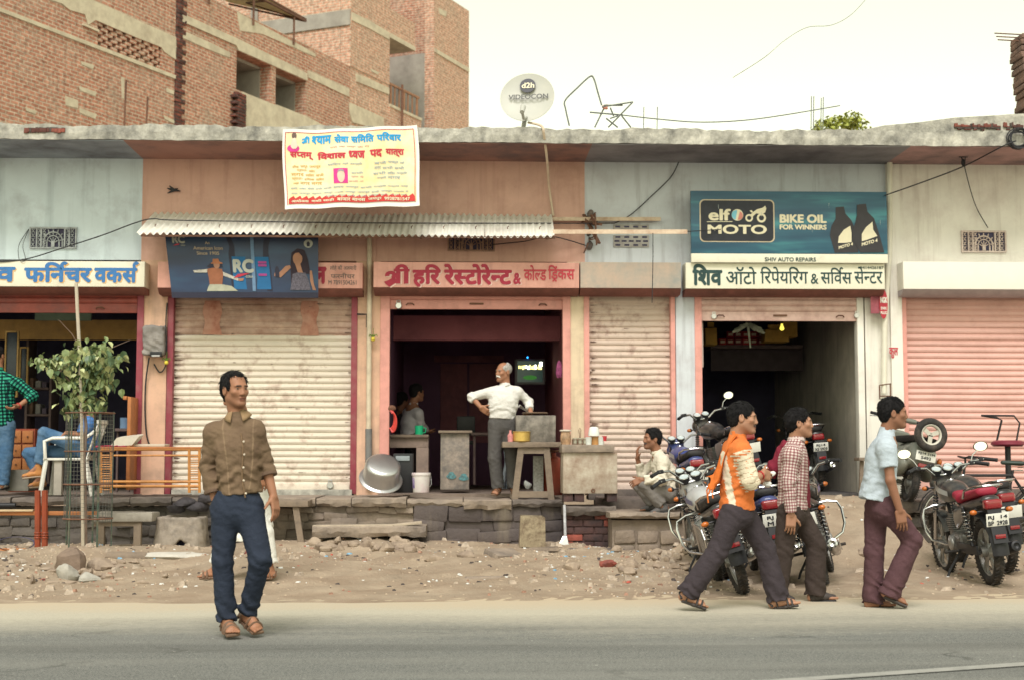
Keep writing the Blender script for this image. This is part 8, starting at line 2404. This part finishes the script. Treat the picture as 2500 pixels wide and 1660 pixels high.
scr=pbox(MB(),1263,1325,881,932,Yv-.004,.01,0).build('screen',M('tv_dark',(.01,.012,.012),rough=.15,bump=0,emis=(.006,.014,.012),estr=1.),t)
def glow(n,c,s):return M(n,c,var=0,bump=0,emis=c,estr=s)
gl=glow('tv_yellow',(.9,.75,.25),1.6);gw=glow('tv_white',(.9,.95,.8),2.2);gg=glow('tv_green',(.04,.16,.03),.4)
rr=random.Random(4)
for k in range(13):
 x=1266+k*4.4;q=MB();h_=rr.uniform(5,11);pbox(q,x,x+rr.uniform(2.5,4.6),896-h_*.5+rr.uniform(-3,3),896+h_*.5,Yv-.009,.003,0);q.build('bright_letters',gw if k in(4,5,9)else gl,scr)
pbox(MB(),1317,1324,883,894,Yv-.009,.003,0).build('bright_letters',gw,scr)
q=MB();q.poly([P(1294+17*math.cos(a),921+5.5*math.sin(a),Yv-.007)for a in np.linspace(0,6.28,20)[:-1]]);q.build('green_field',gg,scr,smooth=0)
q=MB();q.ball(tuple(P(1288,872,Yv-.02)),.012,8,6);tag(q.build('indicator_light',glow('blue_led',(.02,.3,.9),3.)),'tiny blue indicator light above the television','light')
t=tt('pink_bag','pink and white plastic bag hanging on the right wall of the restaurant','bag',1364,930,18.9);q=MB();rock_mesh(q,tuple(P(1364,905,18.9)),(.06,.05,.14),7);q.build('bag',M('bag_pink',(.5,.12,.3),var=.6,scale=18,bump=.3),t)
Yb=17.25;t=tt('stove_table','rough timber table on splayed legs carrying the stove','table',1300,1220,Yb,z=ZP-.03)
pbox(MB(),1227,1372,1078,1091,Yb-.06,.62,.008,.006).build('top',m_wood,t)
for(a,b_,dy)in(((1272,1092),(1256,1221),0),((1334,1092),(1346,1221),0),((1270,1092),(1252,1216),.45),((1336,1092),(1348,1216),.45)):MB().bar(P(*a,Yb+dy),P(*b_,Yb+dy),.075,.06,up=(0,1,0)).build('leg',m_wood,t)
for y in(1099,1206):MB().bar(P(1268 if y<1150 else 1259,y,Yb),P(1338 if y<1150 else 1343,y,Yb),.05,.075).build('rail',m_wood,t)
t=tt('stove_box','square soot-stained metal stove box on the timber table','stove',1308,1080,Yb+.05)
pbox(MB(),1260,1357,1012,1079,Yb+.04,.42,.012,.006).build('box',M('sooty_steel',(.27,.24,.21),rough=.55,metal=.3,var=.2,scale=4,dirt=(.06,.055,.05),damt=.5,dscale=6,streak=(.1,.08,.07),samt=.5,bump=.15),t)
q=MB();p=P(1306,1010,Yb+.25);q.lathe([(.15,0),(.16,.012),(.15,.02),(.001,.024)],p,(0,0,1),26);q.build('pan',M('pan_brown',(.15,.10,.07),rough=.5),t)
q=MB();q.tube([P(1268,990,Yb+.1),P(1285,1002,Yb+.15),P(1296,1010,Yb+.2)],[.02,.012,.01],8);tag(q.build('ladle',m_chrome),'white handled ladle lying in the pan on the stove','ladle')
t=tt('brass_pot','small yellow brass pot at the left edge of the stove table','pot',1272,1078,Yb);p=P(1273,1078,Yb+.02);q=MB();q.lathe([(.001,0),(.09,0),(.104,.012),(.106,.115),(.112,.12),(.106,.126),(.10,.118),(.098,.02),(.001,.012)],p,(0,0,1),28);q.build('vessel',M('brass',(.62,.42,.13),rough=.35,metal=.7,var=.15,bump=.05),t)
t=tt('pink_bottle','small clear bottle of pink liquid beside the brass pot','bottle',1246,1078,Yb);p=P(1246,1078,Yb);q=MB();q.lathe([(.001,0),(.032,0),(.034,.08),(.014,.11),(.014,.14),(.001,.14)],p,(0,0,1),16);q.build('bottle',M('pink_liquid',(.5,.2,.2),rough=.2,var=.3,scale=20,bump=0),t)
t=tt('gas_cylinder','red gas cylinder standing behind the stove table','gas cylinder',1352,1212,17.75,z=ZP);p=P(1350,1205,17.75);p.z=ZP;q=MB();q.lathe([(.001,0),(.13,0),(.15,.03),(.15,.36),(.12,.44),(.04,.48),(.04,.52),(.001,.52)],p,(0,0,1),26);q.build('shell',M('cylinder_red',(.30,.06,.035),rough=.45,var=.15,dirt=(.12,.06,.05),damt=.3),t);q=MB();q.torus(p+V(0,0,.54),(0,0,1),.09,.012,20,6);q.build('collar',m_rust,t)
t=tt('cement_pillar','short grey speckled pillar block under the stove table','block',1314,1212,17.6,z=ZP);pbox(MB(),1302,1327,1112,1214,17.55,.12,.006,.004).build('block',M('terrazzo',(.34,.33,.31),var=.4,scale=40),t)
q=MB();rock_mesh(q,tuple(P(1287,1182,17.5)),(.07,.06,.06),11);tag(q.build('plastic_bag',M('bag_white',(.6,.62,.62),var=.2,scale=20,bump=.5)),'crumpled white polythene bag under the stove table','bag')
q=MB()
q.sheet(lambda u,v:V(*(P(1229+16*u+3*math.sin(v*5)-4*v*u,1096+96*v,17.95)+V(0,.03*math.sin(u*7+v*3),0))),8,12);o=q.build('pale_cloth',M('cloth_paleblue',(.34,.40,.50),var=.08));tag(o,'pale blue cloth hanging behind the stove table','cloth');sm=o.modifiers.new('t','SOLIDIFY');sm.thickness=.01
Yb=16.8;t=tt('metal_counter','stained metal box counter with a stone top beside the stove','counter',1440,1222,Yb)
pbox(MB(),1375,1508,1104,1204,Yb,.5,.008,.004).build('box',M('stained_tin',(.50,.45,.37),rough=.55,var=.15,scale=3,dirt=(.19,.105,.065),damt=.5,dscale=4.5,dsharp=.16,streak=(.28,.21,.16),samt=.45,bump=.12),t)
pbox(MB(),1371,1500,1085,1104,Yb-.04,.56,.012,.008).build('stone_top',m_slab,t)
q=MB();p=P(1448,1197,Yb-.01);q.torus(p,(0,-1,0),.02,.006,14,6);q.build('latch',m_rust,t)
for x in(1376,1402,1482):pbox(MB(),x,x+24,1203,1224,Yb+.03,.3,.01,.006).build('supporting_brick',m_b1,t)
def jar(label,x,y,Y,prof,m,cat='jar',lid=None,name='jar'):
 t=tt(name,label,cat,x,y,Y);p=P(x,y,Y);q=MB();q.lathe(prof,p,(0,0,1),22);o=q.build('vessel',m,t)
 if lid:q=MB();q.lathe(lid[0],p,(0,0,1),22);q.build('lid',lid[1],t)
 return t
m_gl=M('jar_glass',(.40,.38,.30),rough=.12,var=.3,scale=9,bump=0,spec=.6)
jar('tall glass jar of brown sweets with a pale lid on the counter',1381,1087,Yb+.1,[(.001,0),(.05,0),(.06,.05),(.062,.12),(.048,.17),(.001,.17)],M('jar_brown',(.36,.22,.13),rough=.15,var=.6,scale=14,bump=0,spec=.6),lid=([(.05,.165),(.07,.17),(.07,.185),(.001,.19)],M('lid_pale',(.6,.55,.48),bump=0)))
jar('white plastic tub standing upside down on a jar at the counter',1450,1063,Yb+.12,[(.068,0),(.066,.03),(.055,.09),(.04,.105),(.001,.106)],M('tub_white',(.66,.68,.64),rough=.35,var=.03,bump=0),'tub',name='tub')
jar('glass jar with brown tea leaves under the white tub',1452,1085,Yb+.12,[(.001,0),(.05,0),(.05,.10),(.001,.10)],M('tea_jar',(.34,.17,.06),rough=.2,var=.5,scale=9,bump=0))
for k,x in enumerate((1437,1467)):jar(('clear glass left','clear glass right')[k]+' of the jar of tea leaves on the counter',x,1085,Yb+.08+.03*k,[(.001,0),(.034,0),(.038,.09),(.001,.09)],M('glass_pale',(.56,.58,.55),rough=.12,var=.2,bump=0,spec=.6),'glass',name='glass')
jar('small red cup at the right end of the counter',1476,1076,Yb+.1,[(.001,0),(.022,0),(.028,.06),(.001,.06)],M('cup_red',(.45,.04,.05),rough=.3,bump=0),'cup',name='cup')
t=tt('wire_rack','wire carrier of tea glasses standing in the middle of the counter','rack',1415,1086,Yb+.1)
q=MB();p=P(1416,1086,Yb+.12)
for z in(.015,.065):q.tube([p+V(x,y,z)for x,y in((-.09,-.05),(.09,-.05),(.09,.05),(-.09,.05))],.004,5,closed=True)
for x in(-.09,-.03,.03,.09):
 for y in(-.05,.05):q.tube([p+V(x,y,0),p+V(x,y,.07)],.0035,5)
q.tube([p+V(0,0,.03),p+V(-.012,0,.18),p+V(0,0,.205),p+V(.012,0,.18),p+V(0,0,.03)],.004,5);q.build('wire_frame',m_rust,t)
for k in range(6):
 q=MB();q.lathe([(.001,.008),(.021,.008),(.027,.085),(.024,.085),(.018,.014),(.001,.014)],p+V(-.06+.06*(k%3),-.025+.05*(k//3),0),(0,0,1),14);q.build('tea_glass',m_gl,t)
Yb=16.35;t=tt('oil_tin','square dented oil tin standing in front of the stained wall','tin',1300,1336,Yb)
a,b_=P(1268,1335,Yb),P(1332,1258,Yb);q=MB();w_=b_.x-a.x;hgt=b_.z-a.z
q.add([(a.x,Yb,a.z),(a.x+w_,Yb,a.z),(a.x+w_,Yb+w_,a.z),(a.x,Yb+w_,a.z),(a.x+.015,Yb,b_.z),(a.x+w_-.005,Yb+.01,b_.z-.02),(a.x+w_-.02,Yb+w_,b_.z-.01),(a.x+.02,Yb+w_,b_.z)],[(0,1,5,4),(1,2,6,5),(2,3,7,6),(3,0,4,7),(3,2,1,0)])
q.build('tin',M('old_tin',(.42,.35,.24),rough=.5,metal=.3,var=.25,scale=9,dirt=(.12,.08,.055),damt=.55,dscale=8,dsharp=.15,bump=.3,bscale=14),t,smooth=20)
def ground_slab(label,x,y,sx_,sy,sz,rz,m,tiltx=0.,name='flat_stone'):
 p=GP(x,y);q=MB();q.box((-sx_/2,-sy/2,-sz/2),(sx_/2,sy/2,sz/2),.012,jit=.02)
 mt=Matrix.Rotation(R(rz),3,'Z')@Matrix.Rotation(R(tiltx),3,'X');q.v=[tuple(p+V(0,0,sz*.4)+mt@Vector(v))for v in q.v]
 return tag(q.build(name,m),label,'stone')
ground_slab('flat broken paving slab lying on the dirt before the stained wall',1232,1356,.34,.30,.06,32,m_slab,14)
ground_slab('small board lying under the oil tin',1325,1342,.34,.14,.04,4,m_wood,0,'board')
ground_slab('thin flat stone lying in the dirt left of the walkers',1200,1412,.5,.12,.025,3,m_slab)
t=tt('shovel','white-spattered shovel leaning on the sooty brick pier','shovel',1378,1336,16.55);q=MB();q.tube([P(1378,1232,16.66),P(1380,1310,16.55)],.017,8);q.build('handle',M('limewash',(.46,.46,.48),var=.3,scale=12,dirt=(.2,.19,.2),damt=.35,dscale=14),t);q=MB();q.prism([P(1374,1308,16.54),P(1384,1308,16.54),P(1390,1336,16.5),P(1366,1326,16.5)],(0,.012,0));q.build('blade',m_alu,t)
t=tt('meter_bag','electric meter wrapped in grey sackcloth on the pillar right of the furniture shop','meter',378,872,YF-.12)
v=Vol(P(340,880,YF-.1)-V(.08,.2,.08),P(412,788,YF-.1)+V(.08,.2,.08),.012);c=P(377,832,YF-.08);v.rbox(c,(.135,.08,.185),None,.03,.02);v.warp(lambda X,Y,Z:.016*wr((X,Y,Z),8,26)+.008*wr((X,Y,Z),3,70));mb_=v.build('sackcloth',M('sackcloth',(.27,.25,.23),var=.35,scale=12,dirt=(.1,.09,.09),damt=.35,dscale=6,bump=.6,bscale=60),t)
pbox(MB(),366,394,858,870,YF-.20,.1,.006).build('meter_window',m_black,t);pbox(MB(),370,390,866,870,YF-.205,.1,.002).build('meter_rim',SIL,t)
cable('cable','black cable curving down the pillar from the meter bag',[P(364,872,YF-.1),P(356,930,YF-.04),P(354,1000,YF-.03),P(358,1060,YF-.03),P(366,1088,YF-.02)],.011)
cable('cable','black cable along the maroon channel above the meter bag',[P(408,740,YF-.05),P(405,790,YF-.05),P(407,860,YF-.05),P(403,895,YF-.04),P(390,908,YF-.03),P(376,888,YF-.03)],.009)
for x,y,lab in((406,885,'yellow lemon charm hanging beside the meter bag'),(911,828,'lemon and chilli charm hanging beside the restaurant pipe')):
 t=tt('lemon_charm',lab,'charm',x,y,YF-.1);q=MB();q.ball(tuple(P(x,y,YF-.1)),.027,12,8);q.build('lemon',M('lemon',(.62,.5,.06),rough=.4,bump=0),t);q=MB();p=P(x,y,YF-.1)
 for k in range(4):q.tube([p+V(0,0,.03),p+V(.03*(k-1.5),0,.06),p+V(.035*(k-1.5),0,.03)],.006,5)
 q.tube([p,p+V(0,.03,.14)],.003,4);q.build('chillies',M('chilli',(.12,.2,.03),bump=0),t)
t=tt('wall_latch','black iron latch bar on the pillar left of the restaurant','latch',890,790,YF-.04);q=MB();q.tube([P(872,768,YF-.05),P(896,768,YF-.05),P(896,800,YF-.05)],.014,6);q.build('bar',m_frame,t)
Ysh=21.0;t=tt('parts_shelf','long wall shelf at the back of the repair shop','shelf',1840,846,Ysh);pbox(MB(),1735,1960,842,850,Ysh,.5).build('board',m_dw,t);pbox(MB(),1735,1960,850,905,Ysh+.3,.03).build('back_board',M('shelf_board',(.06,.045,.05),var=.2),t)
rr=random.Random(2);cols=[('carton_red',(.38,.03,.035)),('carton_red2',(.27,.02,.03)),('carton_yellow',(.48,.28,.06)),('carton_maroon',(.2,.03,.04))]
for k in range(12):
 x=1756+(k%6)*19;y=842-(k//6)*17
 if k in(6,):continue
 n_,c_=cols[0 if k%3==0 else(1 if k%3==1 else 3)]
 t=tt('parts_box','small red parts carton stacked on the repair shop shelf','carton',x+9,y,Ysh,'red cartons on the repair shop shelf')
 pbox(MB(),x,x+17,y-15.5,y-.4,Ysh+rr.uniform(0,.05),.22,.004).build('carton',M(n_,c_,var=.1,bump=0),t);pbox(MB(),x+3,x+14,y-11,y-5,Ysh-.004,.003,0).build('label',M('label_cream',(.5,.4,.3),var=.3,scale=40,bump=0),t)
for xa,xb,y0,y1,lab in((1868,1925,806,834,'open yellow carton on the right of the repair shop shelf'),(1912,1946,778,822,'yellow carton wedged under the repair shop ceiling'),(1722,1752,800,842,'ochre carton at the left end of the repair shop shelf')):
 t=tt('yellow_carton',lab,'carton',(xa+xb)/2,y1,20.6);pbox(MB(),xa,xb,y0,y1,20.6,.3,.006,.01).build('carton',M('carton_yellow',(.48,.28,.06),var=.2),t);pbox(MB(),xa+6,xb-8,y0-12,y0,20.65,.02,.002,.012).build('flap',M('carton_yellow',(.48,.28,.06)),t)
for k in range(5):
 x=1880+k*9;q=MB();q.cyl(P(x,806,20.75),P(x,792,20.75),.022,n=12);tag(q.build('oil_bottle',m_black),'small black oil bottle standing in the open yellow carton','bottle','black bottles in the yellow carton')
q=MB();rr=random.Random(6);c=P(1826,796,19.5)
for k in range(70):
 a=rr.uniform(0,6.28);l=rr.uniform(.08,.22);e=c+V(math.cos(a)*l*1.1,rr.uniform(-.05,.05),abs(math.sin(a))*l*.35-.12*abs(math.cos(a))*l*4-.02);q.bar(c+V(0,0,.02),e,.035,.006,up=(rr.random(),1,rr.random()))
q.tube([c,c+V(.03,0,-.3)],[.02,.01],6);tag(q.build('feather_duster',M('feather_pale',(.42,.46,.36),var=.3,scale=20,bump=0),smooth=0),'pale feathery duster hanging under the repair shop lintel','duster')
for k,(x,y0,y1,w_)in enumerate(((1999,800,905,.014),(2008,795,880,.02),(2016,800,940,.012),(2024,796,870,.02),(2034,802,890,.014),(2042,798,885,.02),(2060,790,880,.012),(2070,790,850,.014))):
 Y=21.5-(x-1995)*.027;q=MB();p0=P(x,y0,Y);p1=P(x+(8 if k%2 else-4),y1,Y)
 q.tube([p0,p0.lerp(p1,.4)+V(.03*(-1)**k,0,0),p1,p1+V(.02,0,.03)],w_,6);q.tube([p0+V(.02,0,0),p0.lerp(p1,.55)+V(.05,0,0),p1.lerp(p0,.3)],w_*.7,6)
 tag(q.build('hanging_tube',m_rubber),'black inner tube hanging on the right wall of the repair shop','inner tube','black tubes hanging in the repair shop')
t=tt('bulb','yellow light bulb hanging in the opening of the repair shop','bulb',1909,806,19.4);q=MB();p=P(1909,800,19.4);q.lathe([(.001,-.045),(.025,-.035),(.032,-.015),(.022,.012),(.014,.03),(.014,.05),(.001,.05)],p,(0,0,1),14);q.build('glass',M('bulb_glow',(.62,.5,.05),var=0,bump=0,emis=(.9,.72,.1),estr=.8),t);q=MB();q.tube([p+V(0,0,.05),P(1908,765,19.4)],.004,4);q.build('flex',m_wire,t)
for k,(x0,x1,y0,y1)in enumerate(((2078,2090,838,930),(2092,2099,842,936))):
 Y=19.6-k*.5;t=tt('price_list',('printed parts list pinned on the right wall of the repair shop','second curling paper list beside the parts list')[k],'paper',x0,y1,Y)
 a,b_,c_,d_=P(x0+4,y0,Y),P(x1+2,y0,Y-.2),P(x1,y1-4,Y-.22),P(x0-8,y1,Y-.05);q=MB();q.sheet(lambda u,v:a.lerp(b_,u).lerp(d_.lerp(c_,u),v)+V(-.02*math.sin(v*3),0,0),4,10);q.build('sheet',M('list_paper',(.40,.38,.34),var=.5,scale=30,bump=0),t,smooth=80)
t=tt('jamb_strip','pale plastic strip hanging at the left jamb of the repair shop','strip',1712,895,YF+.12);pbox(MB(),1703,1717,782,896,YF+.13,.03,.004).build('strip',M('strip_pale',(.55,.46,.42),var=.08),t)
t=tt('work_stool','narrow dark timber stool at the right door jamb of the repair shop','stool',2108,1205,17.75,z=ZP);pbox(MB(),2098,2126,1116,1124,17.6,.25).build('seat',m_wood,t)
for a,b_ in(((2104,1124),(2101,1212)),((2120,1124),(2123,1212))):MB().bar(P(*a,17.68),P(*b_,17.68),.045,.04,up=(0,1,0)).build('leg',m_wood,t)
# rubble and litter
rr=random.Random(21)
def stone(label,x,y,r,seed,group=None,m=None,name='stone'):
 p=GP(x,y);q=MB();rock_mesh(q,(p.x,p.y,p.z+r[2]*.28),r,seed)
 return tag(q.build(name,m or m_rock,smooth=28),label,'stone',group)
stone('big pointed brown boulder lying in front of the tree guard',172,1392,(.22,.17,.22),3,name='boulder',m=M('rock_brown',(.20,.145,.11),var=.25,dirt=(.14,.1,.08),damt=.35,bump=.6,bscale=24))
stone('pale broken lump leaning on the right side of the pointed boulder',245,1385,(.17,.14,.09),8)
stone('pale grey rock lying just in front of the pointed boulder',166,1410,(.13,.11,.11),12,m=M('rock_grey',(.36,.34,.30),var=.2,bump=.5))
stone('square grey rock lying right of the pale grey rock near the boulder',216,1418,(.12,.10,.08),14,m=M('rock_grey',(.36,.34,.30)))
ground_slab('broken timber offcut lying right of the tree guard',310,1362,.42,.10,.06,12,m_wood,0,'offcut')
GR='loose stones heaped along the foot of the platform'
for k in range(26):stone('loose brown stone in the rubble under the stone step',rr.uniform(765,1030),1320+rr.uniform(0,26),(rr.uniform(.05,.12),rr.uniform(.05,.10),rr.uniform(.04,.08)),100+k,'stones under the stone step')
for k in range(34):stone('loose stone in the rubble around the tree guard',rr.uniform(0,420),1385+rr.uniform(-12,40),(rr.uniform(.025,.08),rr.uniform(.025,.07),rr.uniform(.02,.05)),200+k,'stones in the rubble at the left')
for k in range(24):stone('loose stone below the squatting man',rr.uniform(1500,1690),1325+rr.uniform(-10,75),(rr.uniform(.04,.10),rr.uniform(.04,.08),rr.uniform(.03,.065)),300+k,'stones below the squatting man')
for k,(x,y)in enumerate(((1482,1382),(1060,1368),(620,1352),(655,1350),(1400,1390),(1140,1360),(2118,1352))):stone(('brick-red stone lying alone on the dirt below the counter','flat stone half sunk in the dirt below the upturned pot','broken red brick under the timber table','second broken brick under the timber table','small stone on the dirt in front of the brick pier','low stone at the foot of the stained wall','stone lying below the slab behind the man in the T-shirt')[k],x,y,(.11,.09,.06),400+k,m=m_b2 if k in(0,2,3)else None)
def scatter(name,n,m,size,seed,flat=.5,region=None):
 r2=np.random.default_rng(seed);vs,fs=[],[]
 k=0
 while k<n:
  x=r2.uniform(-7.5,8.5);y=12.0+4.9*r2.beta(1.3,1.1)
  w=.25+.75*math.exp(-((x+4.6)/1.6)**2)+.8*math.exp(-((x-1.6)/.9)**2)+.5*math.exp(-((x+1.2)/1.5)**2)*(y>15)
  if r2.uniform()>w:continue
  s=size*r2.uniform(.4,1.5);z=gnd(x,y);o=len(vs);a=r2.uniform(0,6.28)
  pts=[(math.cos(a+t_)*s*r2.uniform(.6,1.2),math.sin(a+t_)*s*r2.uniform(.6,1.2))for t_ in(0,1.5,3.1,4.7)]
  h_=s*flat
  vs+=[(x+px_,y+py_,z-.002+(0 if flat<.3 else-.004))for px_,py_ in pts]+[(x+px_*.6,y+py_*.6,z+h_*r2.uniform(.6,1.3))for px_,py_ in pts]
  fs+=[(o+i,o+(i+1)%4,o+4+(i+1)%4,o+4+i)for i in range(4)]+[(o+4,o+5,o+6,o+7)]
  k+=1
 ob=npmesh(name,np.array(vs),np.array(fs),m)
 ob.data.polygons.foreach_set('use_smooth',np.zeros(len(fs),bool));return tag(ob,kind='stuff')
scatter('gravel',3200,M('gravel',(.42,.33,.245),var=.4,scale=40,bump=.2),.013,1,.5)
scatter('gravel',260,M('gravel_red',(.30,.17,.12),var=.4,scale=30,bump=.2),.022,2,.6)
scatter('gravel',330,M('rubble_bits',(.38,.31,.245),var=.35,scale=20,bump=.4),.045,7,.6)
scatter('litter',400,M('scrap_white',(.62,.62,.60),var=.15,scale=20,bump=.2),.021,3,.35)
scatter('litter',60,M('scrap_blue',(.18,.34,.48),var=.4,scale=30,bump=.1),.028,4,.35)
scatter('litter',22,M('scrap_red',(.42,.10,.07),var=.4,scale=30,bump=.1),.022,5,.35)
scatter('litter',260,M('scrap_dark',(.07,.055,.05),var=.4,scale=30,bump=.1),.026,6,.4)
q=MB();p=GP(435,1352);rock_mesh(q,tuple(p+V(0,-.1,-.02)),(.4,.22,.06),33);tag(q.build('ash_heap',M('ash',(.50,.47,.42),var=.1,scale=9,bump=.4),smooth=60),'low heap of pale ash spilling from the hearth hole','ash heap')
